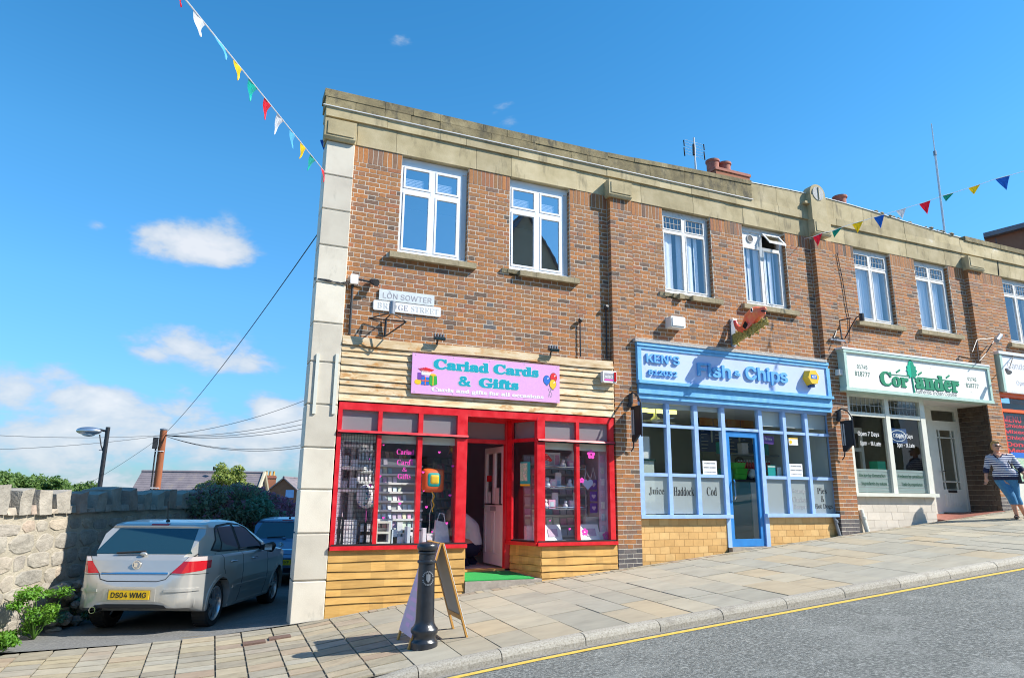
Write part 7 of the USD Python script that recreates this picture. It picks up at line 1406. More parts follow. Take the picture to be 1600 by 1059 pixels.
MB().add(blob({'a': (Q(-.118, -.03, 1.472), .080), 'b': (Q(-.105, .015, 1.505), .052), 'c': (Q(-.13, -.045, 1.41), .066), 'd': (Q(-.162, -.012, 1.455), .04), 'e': (Q(-.06, .025, 1.512), .032)}, [('a', 'b'), ('a', 'c'), ('a', 'd'), ('b', 'e')], .015, 3)).build('hair', 'blond_hair', t, smooth=True)
MB().tube([Q(-.168, .0, 1.445), Q(-.135, .055, 1.443), Q(-.10, .083, 1.440), Q(-.06, .093, 1.440), Q(-.02, .075, 1.442), Q(-.008, .03, 1.446)], [.006, .012, .017, .012, .017, .006], 8).build('sunglasses', 'plain_black', t, smooth=True)
MB().tube([Q(-.085, .088, 1.386), Q(-.06, .092, 1.385), Q(-.04, .082, 1.387)], .005, 6).build('mouth', 'terracotta', t)
for a in ((.065, .06), (.24, -.11)):
    b_ = a[1]; sd = MB(); c0 = Q(a[0], b_, .0); sd.add(blob({'a': (Q(a[0], b_ - .08, .012), .03), 'b': (Q(a[0] + (.0 if a[0] < .1 else .03), b_ + .09, .012), .034)}, [('a', 'b')], .015, 2)); p = sd.build('sandal', 'sandal_leather', t, smooth=True)
    for q in (.02, .075): MB().tube([Q(a[0] - .042, b_ + q, .02), Q(a[0] - .02, b_ + q, .062), Q(a[0] + .02, b_ + q, .062), Q(a[0] + .045, b_ + q, .02)], .011, 6).build('strap', 'sandal_leather', p)
t = thing('handbag', 'black shoulder bag at the hip of the woman in the striped top', 'handbag', Q(.2, .05, .85))
v = [Q(.10, .06, .70), Q(.24, .06, .70), Q(.25, -.0, .70), Q(.12, .0, .70), Q(.12, .06, .90), Q(.23, .06, .90), Q(.23, .0, .90), Q(.12, .0, .90)]; MB().raw(v, MBhex(v).faces).build('bag_body', 'bag_leather', t)
MB().tube([Q(.13, .05, .89), Q(.10, .125, 1.02), Q(.075, .115, 1.12), Q(.06, .045, 1.27), Q(.07, -.06, 1.26), Q(.16, -.06, 1.0), Q(.22, .02, .89)], .009, 6).build('strap', 'bag_leather', t)
t = thing('carrier_bag', 'pale patterned carrier bag hanging from the hand of the walking woman', 'carrier bag', Q(.35, .08, .5))
v = [Q(.24, .10, .30), Q(.48, .10, .32), Q(.48, .02, .32), Q(.24, .02, .30), Q(.29, .09, .64), Q(.42, .09, .66), Q(.42, .05, .66), Q(.29, .05, .64)]; MB().raw(v, MBhex(v).faces, .1).build('bag_body', 'pale_goods', t); v = [Q(.27, .106, .36), Q(.34, .106, .36), Q(.34, .103, .36), Q(.27, .103, .36), Q(.28, .101, .46), Q(.34, .101, .46), Q(.34, .098, .46), Q(.28, .098, .46)]; MB().raw(v, MBhex(v).faces).build('printed_patch', 'cut_yellow', t); v = [Q(.40, .106, .33), Q(.47, .106, .33), Q(.47, .103, .33), Q(.40, .103, .33), Q(.40, .096, .56), Q(.44, .096, .56), Q(.44, .093, .56), Q(.40, .093, .56)]; MB().raw(v, MBhex(v).faces).build('printed_patch', 'cut_green', t)
MB().tube([Q(.31, .08, .64), Q(.33, .10, .75), Q(.38, .08, .65)], .008, 6).build('bag_handle', 'plain_white', t)
# a customer bending down inside the card shop
Y = 1.35; B_ = lambda x, y, o=0.0: at_y(x, y, Y + o)
t = thing('person', 'person in white shirt and dark trousers bending down inside the card shop door', 'person', B_(738, 885))
J = {'hd': (B_(706, 802, .0), .10), 'ck': (B_(700, 809, -.04), .06), 'nk': (B_(715, 806), .07), 'sh': (B_(724, 812, -.10), .10), 'sh2': (B_(722, 810, .15), .10), 'bk': (B_(733, 826), .16), 'hp': (B_(737, 846), .16), 'kn': (B_(716, 858, -.15), .085), 'an': (B_(727, 882, -.1), .05), 'kn2': (B_(722, 862, .15), .085), 'an2': (B_(741, 880, .15), .05), 'to': (B_(716, 886, -.15), .04), 'to2': (B_(748, 883, .1), .04), 'el': (B_(716, 838, -.2), .05), 'wr': (B_(706, 850, -.22), .035)}
LK = [('hd', 'ck'), ('hd', 'nk'), ('nk', 'sh', 'sh2'), ('sh', 'sh2', 'bk'), ('bk', 'hp'), ('hp', 'kn'), ('kn', 'an'), ('an', 'to'), ('hp', 'kn2'), ('kn2', 'an2'), ('an2', 'to2'), ('sh', 'el'), ('el', 'wr')]
MB().add(blob(J, LK, .025, 5)).build('body', 'skin', t, smooth=True)
q = lambda k, s: (J[k][0], J[k][1] + s)
MB().add(blob({k: q(k, .018) for k in ('sh', 'sh2', 'bk', 'hp', 'el')}, [('sh', 'sh2', 'bk'), ('bk', 'hp'), ('sh', 'el')], .025, 4)).build('shirt', 'white_shirt', t, smooth=True)
MB().add(blob({k: q(k, .016) for k in ('hp', 'kn', 'an', 'kn2', 'an2')} | {'hp': (J['hp'][0] + np.array([0, 0, -.07]), .175)}, [('hp', 'kn'), ('kn', 'an'), ('hp', 'kn2'), ('kn2', 'an2')], .025, 4)).build('trousers', 'navy_cloth', t, smooth=True)
MB().add(blob({'a': (J['hd'][0] + (.02, 0, .03), .10), 'b': (J['hd'][0] + (.05, 0, -.01), .09)}, [('a', 'b')], .02, 3)).build('hair', 'blond_hair', t, smooth=True)
Y = 2.25; t = thing('person', 'dark haired person serving behind the green boxes in the chip shop', 'person', B_(1160, 800))
J = {'hd': (B_(1156, 722), .095), 'jw': (B_(1155, 729, -.05), .06), 'nk': (B_(1158, 735), .06), 's1': (B_(1146, 745), .08), 's2': (B_(1172, 745), .08), 'ch': (B_(1159, 765), .16), 'wa': (B_(1159, 800), .15), 'h1': (B_(1152, 705 + 110), .12), 'h2': (B_(1166, 815), .12), 'a1': (B_(1152, 870), .06), 'a2': (B_(1166, 870), .06), 'e1': (B_(1142, 768, -.1), .05), 'w1': (B_(1150, 775, -.3), .035), 'e2': (B_(1177, 768, -.1), .05), 'w2': (B_(1168, 776, -.3), .035)}
MB().add(blob(J, [('hd', 'jw'), ('hd', 'nk'), ('nk', 's1', 's2'), ('s1', 's2', 'ch'), ('ch', 'wa'), ('wa', 'h1', 'h2'), ('h1', 'a1'), ('h2', 'a2'), ('s1', 'e1'), ('e1', 'w1'), ('s2', 'e2'), ('e2', 'w2')], .025, 5)).build('body', 'skin', t, smooth=True)
q = lambda k, s: (J[k][0], J[k][1] + s)
MB().add(blob({k: q(k, .016) for k in ('s1', 's2', 'ch', 'wa', 'e1', 'e2')}, [('s1', 's2', 'ch'), ('ch', 'wa'), ('s1', 'e1'), ('s2', 'e2')], .025, 4)).build('top', 'navy_cloth', t, smooth=True); MB().add(blob({'a': (J['hd'][0] + (0, .02, .035), .10), 'b': (J['hd'][0] + (.02, .05, -.03), .09)}, [('a', 'b')], .02, 3)).build('hair', 'dark_hair', t, smooth=True)

# ---------------------------------------------------------------- the stone wall along the lane
WD = np.array([math.sin(LH), math.cos(LH)]); WN = np.array([WD[1], -WD[0]])      # along the wall, and out of it towards the lane
W0 = np.array([-8.12, 1.38])
def wp3(s, o, z): p = W0 + WD * s + WN * o; return (p[0], p[1], z)
def wtop(s): return .86 - (0.10 * max(s - 5, 0) if s < 30 else 2.5)
wall = thing('stone_wall', 'old rubble stone wall with upright coping stones along the side lane', 'wall', wp3(0, 0, -.7))
SS = np.linspace(-7, 26, 34); m = MB()
for a, b in zip(SS[:-1], SS[1:]): m.hexa([wp3(a, 0, -1.6), wp3(b, 0, -1.9), wp3(b, -.45, -1.9), wp3(a, -.45, -1.6), wp3(a, 0, wtop(a)), wp3(b, 0, wtop(b)), wp3(b, -.45, wtop(b)), wp3(a, -.45, wtop(a))])
core = trimesh.Trimesh(np.vstack(m.v), np.vstack(m.f), process=False)
m.build('wall_core', 'lime_mortar', wall)
def rubble(s, z, w, h, o=0.0, dome=.03):
    """One rough stone bedded in the wall's face."""
    n = 9; rim = []
    for k in range(n):
        an = k / n * 6.283 + R(-.2, .2); c, sn = math.cos(an), math.sin(an); e = (abs(c) ** 5 + abs(sn) ** 5) ** (-1 / 5); rim.append((c * e * R(.88, 1.02), sn * e * R(.88, 1.02)))
    v = [wp3(s + x * w / 2, o - .01, z + y * h / 2) for x, y in rim] + [wp3(s + x * w / 2 * .86, o + dome * R(.5, 1), z + y * h / 2 * .84) for x, y in rim] + [wp3(s + x * w / 2 * .4, o + dome * R(.8, 1.4), z + y * h / 2 * .4) for x, y in rim[::2]] ; k2 = len(rim[::2]); v.append(wp3(s, o + dome * 1.2, z)); f = []
    for k in range(n): q = (k + 1) % n; f += [[k, q, n + q], [k, n + q, n + k]]
    for k in range(n):
        q = (k + 1) % n; i0, i1 = 2 * n + (k // 2) % k2, 2 * n + (q // 2 if q else 0) % k2; f.append([n + k, n + q, i0])
        if i1 != i0: f.append([n + q, i1, i0])
    for k in range(k2): f.append([2 * n + k, 2 * n + (k + 1) % k2, 2 * n + k2])
    return v, f
z = -.98; n_ = 0
while z < .84:
    h = R(.15, .27); s = -3.4 + R(0, .3)
    while s < 7.5:
        w = R(.22, .60); zt = z + h / 2 + R(-.02, .02)
        if zt + h / 2 < wtop(s) + .03:
            v, f = rubble(s + w / 2, zt, w * 1.03, h * R(.98, 1.12), dome=R(.006, .024)); MB().raw(v, f, R()).build('wall_stone', 'wall_stone', wall); n_ += 1
        s += w
    z += h
s = -3.6
while s < 11:                                # upright coping stones, tall and short in turn
    w = R(.20, .30); tall = R(.29, .39) if int(s * 100) % 2 or True else .2; z0 = wtop(s) - .03; lean = R(-.05, .05)
    def cope(s0, w, h, rn, tilt):
        c = [wp3(s0, .05, z0), wp3(s0 + w, .05, z0), wp3(s0 + w, -.47, z0), wp3(s0, -.47, z0), wp3(s0 + tilt + R(-.02, .02), .04 + R(-.03, .02), z0 + h * R(.8, 1.0)), wp3(s0 + w + tilt + R(-.02, .02), .04 + R(-.03, .02), z0 + h), wp3(s0 + w + tilt, -.45, z0 + h * R(.9, 1.05)), wp3(s0 + tilt, -.45, z0 + h * R(.85, 1))]
        t_ = MBhex(c); t_ = t_.subdivide().subdivide(); nn = meshkit.noise(t_.vertices * 6.0, int(rn * 99)); t_.vertices = t_.vertices + (t_.vertices - t_.vertices.mean(0)) * ((nn - .5) * .16)[:, None]
        MB().add(t_, rn).build('coping_stone', 'wall_stone', wall, smooth=40)
    cope(s, w, tall, R(), lean); s += w + .015
    w2 = R(.13, .24); cope(s, w2, R(.05, .13), .88 if R() < .4 else R(), 0); s += w2 + .015


# ---------------------------------------------------------------- plants
def foliage(mb, blobs, n, size, flat=.5, seed=1, shell=.55):
    """n small folded leaves through the blobs' volume: (centre, radii)."""
    g = np.random.default_rng(seed); ws = np.array([b[1][0] * b[1][1] * b[1][2] for b in blobs]) ** .67; pick = g.choice(len(blobs), n, p=ws / ws.sum())
    C_ = np.array([b[0] for b in blobs])[pick]; Rr_ = np.array([b[1] for b in blobs])[pick]; d = g.normal(size=(n, 3)); d /= np.linalg.norm(d, axis=1, keepdims=True); rad = shell + (1 - shell) * g.random(n)[:, None]; rad *= .8 + .4 * meshkit.noise((C_ + d * Rr_) * 3.0, seed)[:, None]
    P_ = C_ + d * Rr_ * rad; nr = d * .6 + g.normal(size=(n, 3)) * .7 + [0, 0, flat]; nr /= np.linalg.norm(nr, axis=1, keepdims=True); a = np.cross(nr, g.normal(size=(n, 3))); a /= np.linalg.norm(a, axis=1, keepdims=True); b = np.cross(nr, a); s = size * g.uniform(.55, 1.25, n)[:, None]
    V = np.stack([P_ - a * s, P_ + b * s * .5 - nr * s * .12, P_ + a * s, P_ - b * s * .5 - nr * s * .12], 1).reshape(-1, 3); k = np.arange(n) * 4; F = np.concatenate([np.stack([k, k + 1, k + 2], 1), np.stack([k, k + 2, k + 3], 1)])
    clump = meshkit.noise(P_ * (1.2 / max(size * 4, .2)), seed + 5); rn = np.clip(.15 + .75 * (.55 * clump + .45 * g.random(n)) + .12 * d[:, 2], 0, 1)
    return mb.raw(V, F, np.repeat(rn, 4))


def stems(mb, base, tops, r=.008):
    for q in tops: m_ = (np.array(base) * .5 + np.array(q) * .5) + np.array([R(-.04, .04), R(-.04, .04), 0]); mb.tube([base, m_, q], [r, r * .8, r * .4], 5)
    return mb


def plant(label, pts, n, size, mat, seed, base):
    t = thing('weed', label, 'plant', base); stems(MB(), base, [p[0] for p in pts]).build('stem', 'leaf_green', t); foliage(MB(), pts, n, size, .9, seed, .2).build('leaves', mat, t); return t
def wl(s, o, z): return np.array(wp3(s, o, z))
gl_ = lambda s, o: lane_z(*wp3(s, o, 0)[:2])
for s_, o_, lab, mat, hs in ((-1.55, .42, 'low bright green weed at the foot of the stone wall at the left edge', 'leaf_bright', .30), (-.55, .34, 'tall bright green weed at the foot of the stone wall', 'leaf_bright', .62), (.55, .16, 'dark weed in the shade between the stone wall and the silver car', 'leaf_ivy', .40)):
    b_ = wl(s_, o_, gl_(s_, o_)); k = int(hs * 28); pts = []
    for i in range(k): c = b_ + WD_3(R(-.36, .36)) * 1 if False else b_ + np.array([WD[0], WD[1], 0]) * R(-.42, .42) + np.array([WN[0], WN[1], 0]) * R(-.22, .2) + np.array([0, 0, R(.06, hs)]); pts.append((c, (R(.08, .16), R(.08, .16), R(.05, .10))))
    plant(lab, pts, int(2900 * (.4 + hs)), .024, mat, int(hs * 100), b_)
t = thing('rubble_heap', 'dark heap of fallen stones against the wall beside the silver car', 'rubble', wl(.5, .05, -.72))
for k in range(26):
    c = wl(.35 + R(-.35, .6), R(.0, .22), -.72 + R(0, .62) * (1 - .0)); e = trimesh.creation.icosphere(1, R(.05, .11)); e.vertices = e.vertices * (R(.7, 1.4), R(.7, 1.3), R(.5, .9)) + np.array([[R(-.012, .012) for _ in range(3)] for _ in e.vertices]) + c; MB().add(e, R()).build('stone', 'wall_stone', t)
def ctop(s): return float(np.interp(s, [4, 5, 6, 7.5, 9, 11, 13, 16, 20, 26], [1.1, 1.28, 1.34, 1.38, 1.22, .98, .72, .35, .0, -.4]))
for s0, s1, mat, lab, sd in ((4.3, 5.6, 'leaf_creeper', 'dark red creeper starting over the stone wall behind the silver car', 3), (5.4, 9.0, 'leaf_creeper', 'dense dark green and red creeper over the middle of the lane wall', 4), (8.6, 13.5, 'leaf_purple', 'purple red creeper trailing over the lane wall', 5), (13, 18.5, 'leaf_purple', 'mixed red creeper on the lane wall above the blue grey car', 6)):
    bl = []; s = s0
    while s < s1: zt = ctop(s); bl += [(wl(s, R(-.1, .15), zt - .22), (.34, .34, R(.18, .26))), (wl(s + .2, R(.05, .22), zt - .65), (.30, .26, .36)), (wl(s + .1, R(.0, .18), zt - 1.15), (.30, .22, .36))]; s += .33
    t = thing('creeper', lab, 'creeper', wl(s0, 0, -.7)); foliage(MB(), bl, int((s1 - s0) * 1500), .062, .3, sd, .5).build('leaves', mat, t); stems(MB(), wl((s0 + s1) / 2, .03, -.8), [wl(s0 + (s1 - s0) * u, .06, ctop(s0 + (s1 - s0) * u) - .4) for u in (.1, .35, .6, .9)], .02).build('stem', 'bark', t)
bl = []; s = 6.6
while s < 9.5: bl.append((wl(s, .30, ctop(s) - R(.35, .9)), (.18, .12, .25))); s += .3
t = thing('ivy', 'shiny green ivy patch hanging among the red creeper', 'ivy', wl(8, .2, -.7)); foliage(MB(), bl, 1300, .06, .2, 9, .5).build('leaves', 'leaf_ivy', t); stems(MB(), wl(8, .15, -.7), [wl(7.2, .2, .5), wl(8.6, .2, .4)], .015).build('stem', 'bark', t)
bl = [(wl(s, .1, ctop(s) - R(.1, .5)), (.3, .3, .3)) for s in np.linspace(17.5, 22, 14)]
t = thing('grey_shrub', 'pale grey green shrub on the wall beside the corner pier', 'shrub', wl(19, 0, -1)); foliage(MB(), bl, 3500, .06, .3, 11, .4).build('leaves', 'leaf_ivy', t); stems(MB(), wl(19, .0, -1.2), [wl(18, .1, .2), wl(20, .1, 0.0), wl(21, .1, -.2)], .02).build('stem', 'bark', t)

# ---------------------------------------------------------------- beyond the wall
def tree(name, label, at, h, crown, n, size, mat, seed, trunk=.12, group=None):
    t = thing(name, label, 'tree', at, group); at = np.array(at, float); tr = MB().tube([at, at + (0.05, 0, h * .4), at + (-.03, 0.05, h * .8)], [trunk, trunk * .7, trunk * .25], 8)
    for c, r in crown[:9]: tr.tube([at + (0, 0, h * R(.25, .6)), (at + (0, 0, h * .6)) * .4 + np.array(c) * .6, np.array(c)], [trunk * .45, trunk * .3, trunk * .12], 6)
    tr.build('trunk', 'bark', t, smooth=True); foliage(MB(), crown, n, size, .4, seed, .45).build('crown', mat, t)
g_ = np.random.default_rng(5)
def crown_at(spots, D, rr, depth=1.5):
    return [(EYE + px(x, y) * (D + g_.uniform(-depth, depth)), (rr * g_.uniform(.7, 1.2), rr * g_.uniform(.7, 1.2), rr * g_.uniform(.6, 1.0))) for x, y in spots]
c = crown_at([(318, 762), (330, 756), (343, 745), (350, 738), (346, 756), (360, 758), (372, 745), (376, 752), (386, 760), (366, 770), (350, 772), (332, 770), (312, 770), (390, 770), (345, 732), (371, 735), (356, 748)], 38, .42, .6)
b_ = EYE + px(352, 775) * 38; tree('garden_tree', 'light green feathery tree standing in front of the long slate roof', (b_[0], b_[1], b_[2] - 4.5), 5.2, c, 3600, .10, 'leaf_tree', 21, .14)
for k, (x0, x1, y0, D, lab) in enumerate(((-60, 12, 744, 95, 'dark green tree crown above the stone wall at the left edge'), (8, 62, 747, 105, 'rounded green tree crown beyond the wall, second from the left edge'), (56, 104, 752, 115, 'low green tree crown beyond the wall, left of the street lamp'), (98, 142, 757, 125, 'lowest green tree crown beyond the wall, nearest the street lamp'))):
    sp = [(R(x0, x1), y0 + R(0, 22)) for _ in range(16)]; c = crown_at(sp, D, 1.5, 2); b_ = EYE + px((x0 + x1) / 2, 780) * D; tree('far_tree', lab, (b_[0], b_[1], b_[2] - 9), 10, c, 3500, .34, 'leaf_far', 31 + k, .3, 'trees beyond the wall')
for x, y, lab in ((170, 771, 'tiny green tree top beside the street lamp'), (186, 772, 'tiny green tree top right of the street lamp')):
    c = crown_at([(x + R(-9, 9), y + R(-3, 6)) for _ in range(8)], 150, 1.3, 1); b_ = EYE + px(x, 790) * 150; tree('far_tree', lab, (b_[0], b_[1], b_[2] - 8), 9, c, 900, .35, 'leaf_far', x, .25, 'trees beyond the wall')


def house(name, label, apex, e, length, half, wallh, slope, roofm, wallm, y_over=.15):
    """A gabled house: apex of the gable nearest to us, ridge running along e from it."""
    t = thing(name, label, 'house', (apex[0], apex[1], apex[2] - wallh - half * slope)); e = np.array([e[0], e[1], 0.0]); e /= np.linalg.norm(e); w = np.array([e[1], -e[0], 0]); A_ = np.array(apex, float); H = half * slope; zb = A_[2] - H - wallh; P_ = lambda l, o, z: A_ * (1, 1, 0) + e * l + w * o + np.array([0, 0, z])
    m = MB(); v = [P_(l, o, z) for l in (0.0, length) for o, z in ((-half, zb), (half, zb), (half, A_[2] - H), (0, A_[2] - .03), (-half, A_[2] - H))]; m.raw(v, [[0, 1, 2], [0, 2, 4], [4, 2, 3], [5, 7, 6], [5, 9, 7], [9, 8, 7], [0, 5, 6], [0, 6, 1], [1, 6, 7], [1, 7, 2], [0, 4, 9], [0, 9, 5]]); m.build('wall', wallm, t); rf = None
    for s in (-1, 1):
        m = MB(); q = [P_(-y_over, 0, A_[2]), P_(length + y_over, 0, A_[2]), P_(length + y_over, s * (half + .25), A_[2] - (half + .25) * slope), P_(-y_over, s * (half + .25), A_[2] - (half + .25) * slope)]; m.hexa([p - np.array([0, 0, .02]) for p in q] + [p + np.array([0, 0, .09]) for p in q]); rf = m.build('roof', roofm, t)
        cm = MB()
        for k in range(1, 14):
            u = k / 14; p0, p1 = q[0] + (q[3] - q[0]) * u, q[1] + (q[2] - q[1]) * u; cm.tube([p0 + (0, 0, .095), p1 + (0, 0, .095)], .012, 4)
        cm.build('slate_courses', roofm, t)
    MB().tube([P_(-y_over, 0, A_[2] + .1), P_(length + y_over, 0, A_[2] + .1)], .09, 8).build('ridge_tiles', roofm, t)
    return t, P_
ap = EYE + px(409, 740.5) * 46
t, P_ = house('stone_house', 'long slate roofed stone building behind the green tree', ap, (-.93, .30), 7.6, 1.75, 2.5, 1.0, 'slate', 'house_stone')
for s in (-1, 1): MB().tube([P_(-.18, 0, ap[2] + .12), P_(-.18, s * 2.0, ap[2] - 1.9)], .12, 6).build('gable_coping', 'house_stone', t)
b_ = P_(3.0, -.4, ap[2] + .2); MB().tube([b_, b_ + (0, 0, .25)], .08, 8).build('flue', 'plain_black', t); MB().hexa([P_(-.02, -.12, ap[2] - 1.5), P_(-.02, .12, ap[2] - 1.5), P_(.05, .12, ap[2] - 1.5), P_(.05, -.12, ap[2] - 1.5), P_(-.02, -.12, ap[2] - .8), P_(-.02, .12, ap[2] - .8), P_(.05, .12, ap[2] - .8), P_(.05, -.12, ap[2] - .8)]).build('window', 'plain_grey', t)
ap = EYE + px(444, 747) * 58
t, P_ = house('brick_house', 'small red brick house with two chimneys beside the corner pier', ap, (.45, .9), 6.5, 1.7, 3, .8, 'slate', 'house_brick')
wi = MB().hexa([P_(-.04, -.35 + .6, ap[2] - 1.6), P_(-.04, .35 + .6, ap[2] - 1.6), P_(.05, .35 + .6, ap[2] - 1.6), P_(.05, .25, ap[2] - 1.6), P_(-.04, .25, ap[2] - .95), P_(-.04, .95, ap[2] - .95), P_(.05, .95, ap[2] - .95), P_(.05, .25, ap[2] - .95)]).build('window', 'sky_blue_paint', t)
for l, o, lab in ((.6, -1.5, 0), (3.2, 1.0, 1)):
    b_ = P_(l, o, ap[2] - .4); st = MB().box(b_[0] - .5, b_[0] + .5, b_[1] - .3, b_[1] + .3, b_[2] - 1, b_[2] + .65).build('chimney_stack', 'house_brick', t); box('chimney_band', 'terracotta', st, b_[0] - .56, b_[0] + .56, b_[1] - .36, b_[1] + .36, b_[2] + .42, b_[2] + .52)
    for k in (-.3, 0, .3): MB().lathe([(.10, 0), (.085, .3), (.11, .36), (.07, .36)], (b_[0] + k, b_[1], b_[2] + .65), 10).build('chimney_pot', 'ochre_board', st, smooth=40)
pr = EYE + px(1538, 374) * 22; pr2 = EYE + px(1640, 348) * 21
t = thing('brick_house', 'red brick building rising behind the parapet at the right edge', 'house', (pr[0], pr[1], 0)); d = (pr2 - pr) * 3; hz = lambda p, z: (p[0], p[1], z); a_, b_ = pr, pr + d; nb = np.array([-d[1], d[0], 0]) / np.hypot(d[0], d[1]) * 5
MB().hexa([hz(a_, 0), hz(b_, 0), hz(b_ + nb, 0), hz(a_ + nb, 0), a_, b_, b_ + nb, a_ + nb]).build('wall', 'house_brick', t); up_ = np.array([0, 0, .15]); ov_ = -nb / 5 * .2; MB().hexa([a_ + ov_, b_ + ov_, b_ + nb, a_ + nb, a_ + ov_ + up_, b_ + ov_ + up_, b_ + nb + up_, a_ + nb + up_]).build('roof', 'slate', t)

# telegraph pole, wires, street lamp
tp = EYE + px(256, 671) * 27
t = thing('telegraph_pole', 'reddish brown wooden telegraph pole behind the stone wall', 'telegraph pole', (tp[0], tp[1], tp[2] - 8)); MB().tube([(tp[0], tp[1], tp[2] - 8), tp], [.16, .125], 12).build('pole', 'pole_wood', t, smooth=40); MB().lathe([(.14, -.02), (.14, .03), (.02, .06)], tp, 12).build('pole_cap', 'grey_steel', t)
MB().box(tp[0] - .33, tp[0] - .15, tp[1] - .1, tp[1] + .1, tp[2] - .75, tp[2] - .32).build('terminal_box', 'car_trim', t); MB().tube([(tp[0] - .2, tp[1] - .05, tp[2] - .7), (tp[0] - .19, tp[1] - .05, tp[2] - 3)], .03, 5).build('cable_run', 'car_trim', t)
for k in range(2): MB().tube([(tp[0] - .22, tp[1] - .1, tp[2] - .85 - k * 1.4), (tp[0] + .1, tp[1] - .14, tp[2] - .85 - k * 1.4)], .015, 5).build('step_iron', 'plain_white', t)
tw = tp - np.array([0, 0, .22])
def wire(label, A_, B_, sag, r=.011):
    A_, B_ = np.array(A_), np.array(B_); MB().tube([A_ + (B_ - A_) * u - np.array([0, 0, 4 * sag * u * (1 - u)]) for u in np.linspace(0, 1, 14)], r, 4).build('overhead_wire', 'car_trim', '/World', label=label, cat='wire', group='wires from the telegraph pole')
wire('thin wire from the telegraph pole up to the corner of the card shop', tw, at_y(499, 362, .5), .25, .009)
for k, (x, y) in enumerate(((485, 622), (485, 652), (485, 660), (485, 667), (485, 693), (485, 697))): wire(['highest wire running right from the telegraph pole', 'second wire running right from the telegraph pole', 'third wire running right from the telegraph pole', 'fourth wire running right from the telegraph pole', 'sagging wire running right and lower from the telegraph pole', 'lowest sagging wire running right from the telegraph pole'][k], tw, EYE + px(x, y) * 24, .22 if k < 4 else .35, .009)
for x, y, lab in ((-40, 678, 'wire running left from the telegraph pole past the lamp head'), (-40, 703, 'lower wire running left from the telegraph pole behind the lamp post')): wire(lab, tw, EYE + px(x, y) * 21, .1, .007)
wire('slanting wire from the telegraph pole down to the lower left', tw, EYE + px(120, 765) * 31, .1, .008)
lp = EYE + px(169, 667) * 18.5
t = thing('street_lamp', 'dark street lamp with silver head on an arm behind the stone wall', 'street lamp', (lp[0], lp[1], lp[2] - 6)); MB().tube([(lp[0], lp[1], lp[2] - 6), lp], [.07, .055], 10).build('post', 'black_iron', t, smooth=40)
ah = EYE + px(139, 673) * 18.3; MB().tube([lp - np.array([0, 0, .12]), (lp - np.array([0, 0, .12])) * .6 + (ah + np.array([0, 0, .1])) * .4, ah + np.array([0, 0, .05])], .03, 8).build('arm', 'black_iron', t); MB().tube([lp - np.array([0, 0, .75]), lp * .75 + ah * .25 - np.array([0, 0, .45]), lp * .6 + ah * .4 - np.array([0, 0, .16])], .018, 6).build('brace', 'black_iron', t)
hd = trimesh.creation.icosphere(3, 1.0); dv = (ah - lp) * (1, 1, 0); dv /= np.linalg.norm(dv); hv = hd.vertices.copy(); hv = hv[:, :1] * dv * .30 + hv[:, 1:2] * np.array([-dv[1], dv[0], 0]) * .14 + hv[:, 2:3] * np.array([0, 0, .11]) + ah; MB().raw(hv, hd.faces).build('lamp_head', 'alloy', t, smooth=True); hv2 = hd.vertices * .5; MB().raw(hv2[:, :1] * dv * .34 + hv2[:, 1:2] * np.array([-dv[1], dv[0], 0]) * .2 + hv2[:, 2:3] * np.array([0, 0, .16]) + ah - np.array([0, 0, .07]), hd.faces).build('lamp_bowl', 'lead_flashing', t, smooth=True)
MB().tube([lp - np.array([.14, 0, .62]), lp - np.array([-.03, 0, .60])], .012, 5).build('side_bracket', 'grey_steel', t); MB().tube([lp - np.array([0, .0, 1.62]), lp - np.array([0, 0, 1.92])], .10, 10).build('sign_clamp', 'black_iron', t)

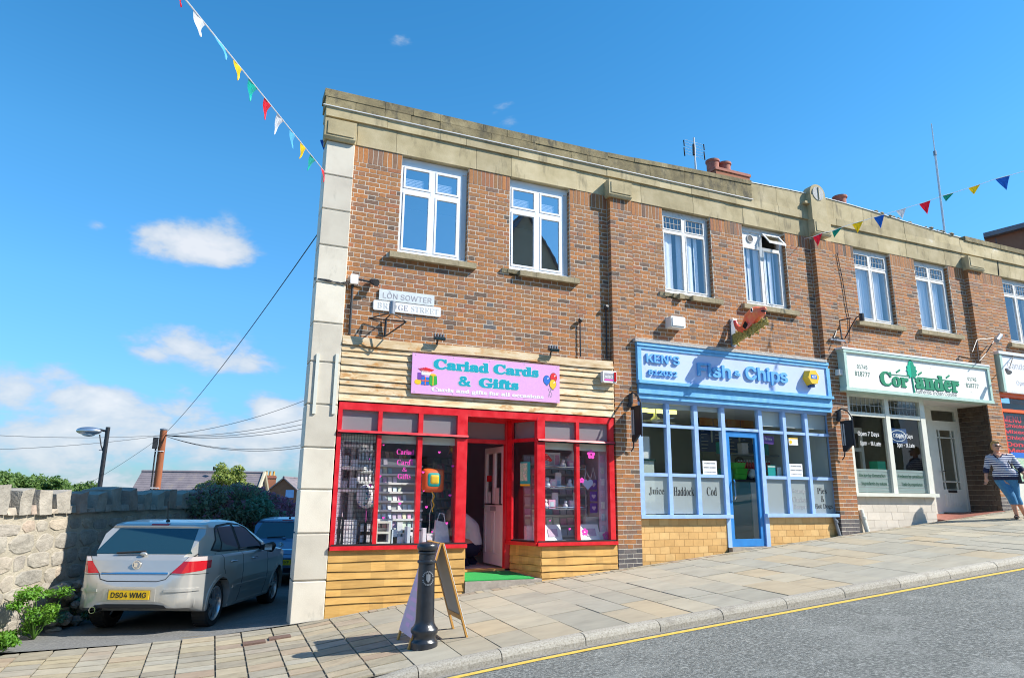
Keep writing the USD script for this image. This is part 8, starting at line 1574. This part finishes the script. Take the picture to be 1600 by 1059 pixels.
# hills on the skyline
def hills(name, D, prof, mat, thick):
    v, f = [], []; n = len(prof)
    for (x, y) in prof:
        top = EYE + px(x, y) * D; back = EYE + px(x, 772) * (D + thick); ft = EYE + px(x, 772) * (D - thick * .6); v += [(ft[0], ft[1], -60), tuple(top), (back[0], back[1], -60)]
    for i in range(n - 1): a_ = 3 * i; f += [[a_, a_ + 3, a_ + 4], [a_, a_ + 4, a_ + 1], [a_ + 1, a_ + 4, a_ + 5], [a_ + 1, a_ + 5, a_ + 2]]
    MB().raw(v, f).build(name, mat, smooth=True, kind='structure')
hills('hills', 3800, [(x, 768 - 7 * meshkit.fbm(np.array([x * .012, 3.1, 0]), 4)) for x in range(-700, 500, 12)], 'hill_green', 900)
hills('hills', 2500, [(x, 772.5 - 5 * meshkit.fbm(np.array([x * .02, 9.1, 0]), 4)) for x in range(-700, 500, 12)], 'hill_green', 500)

# ---------------------------------------------------------------- across the street: seen only as reflections in the glass
P0_ = at_y(822, 333, .09); d = px(822, 333); tt = (P0_[1] + 17.5) / d[1]; apx = (P0_[0] + d[0] * tt, -17.5, P0_[2] + d[2] * tt)
t, P_ = house('opposite_house', 'gabled building across the street, mirrored dark in the upstairs windows of the card shop', apx, (0, -1), 9, 2.6, 10, 1.5, 'slate', 'house_stone')
for o in (-1.2, 1.2):
    for z in (3.0, 6.2): c = P_(-.03, o, apx[2] - 3.9 - 10 + z); box('window', 'plain_black', t, c[0] - .5, c[0] + .5, c[1] - .03, c[1] + .06, c[2], c[2] + 1.5)
for x0, x1, h_, wm, lab in ((-16, apx[0] - 2.7, 6.5, 'cream_tile', 'pale terrace across the street, mirrored in the shop glass on the left'), (apx[0] + 2.7, 30, 7.5, 'ochre_wall', 'ochre terrace across the street, mirrored in the shop glass on the right')):
    t = thing('opposite_terrace', lab, 'building', ((x0 + x1) / 2, -18, 0)); box('wall', wm, t, x0, x1, -26, -17.5, -2, h_); MB().hexa([(x0, -26.2, h_), (x1, -26.2, h_), (x1, -17.2, h_), (x0, -17.2, h_), (x0, -22.5, h_ + 2.4), (x1, -22.5, h_ + 2.4), (x1, -21.5, h_ + 2.4), (x0, -21.5, h_ + 2.4)]).build('roof', 'slate', t); x = x0 + 1.2
    while x < x1 - 1.2:
        for z in (1.2, 4.2): box('window', 'plain_black', t, x, x + 1.0, -17.53, -17.45, z, z + 1.5)
        x += 2.6
v, f = [], []
for i in range(61):
    x = -30 + i; k = KY(x) - 6.6
    for y in (k, k - .15, -17.6): v.append((x, y, rz(x, k) + (.10 if y < k - .1 or y == k else 0.1)))
for i in range(60):
    for q in range(2): a_ = 3 * i + q; f += [[a_, a_ + 1, a_ + 4], [a_, a_ + 4, a_ + 3]]
MB().raw(v, f).build('far_pavement', 'flagstone', smooth=True, kind='structure')
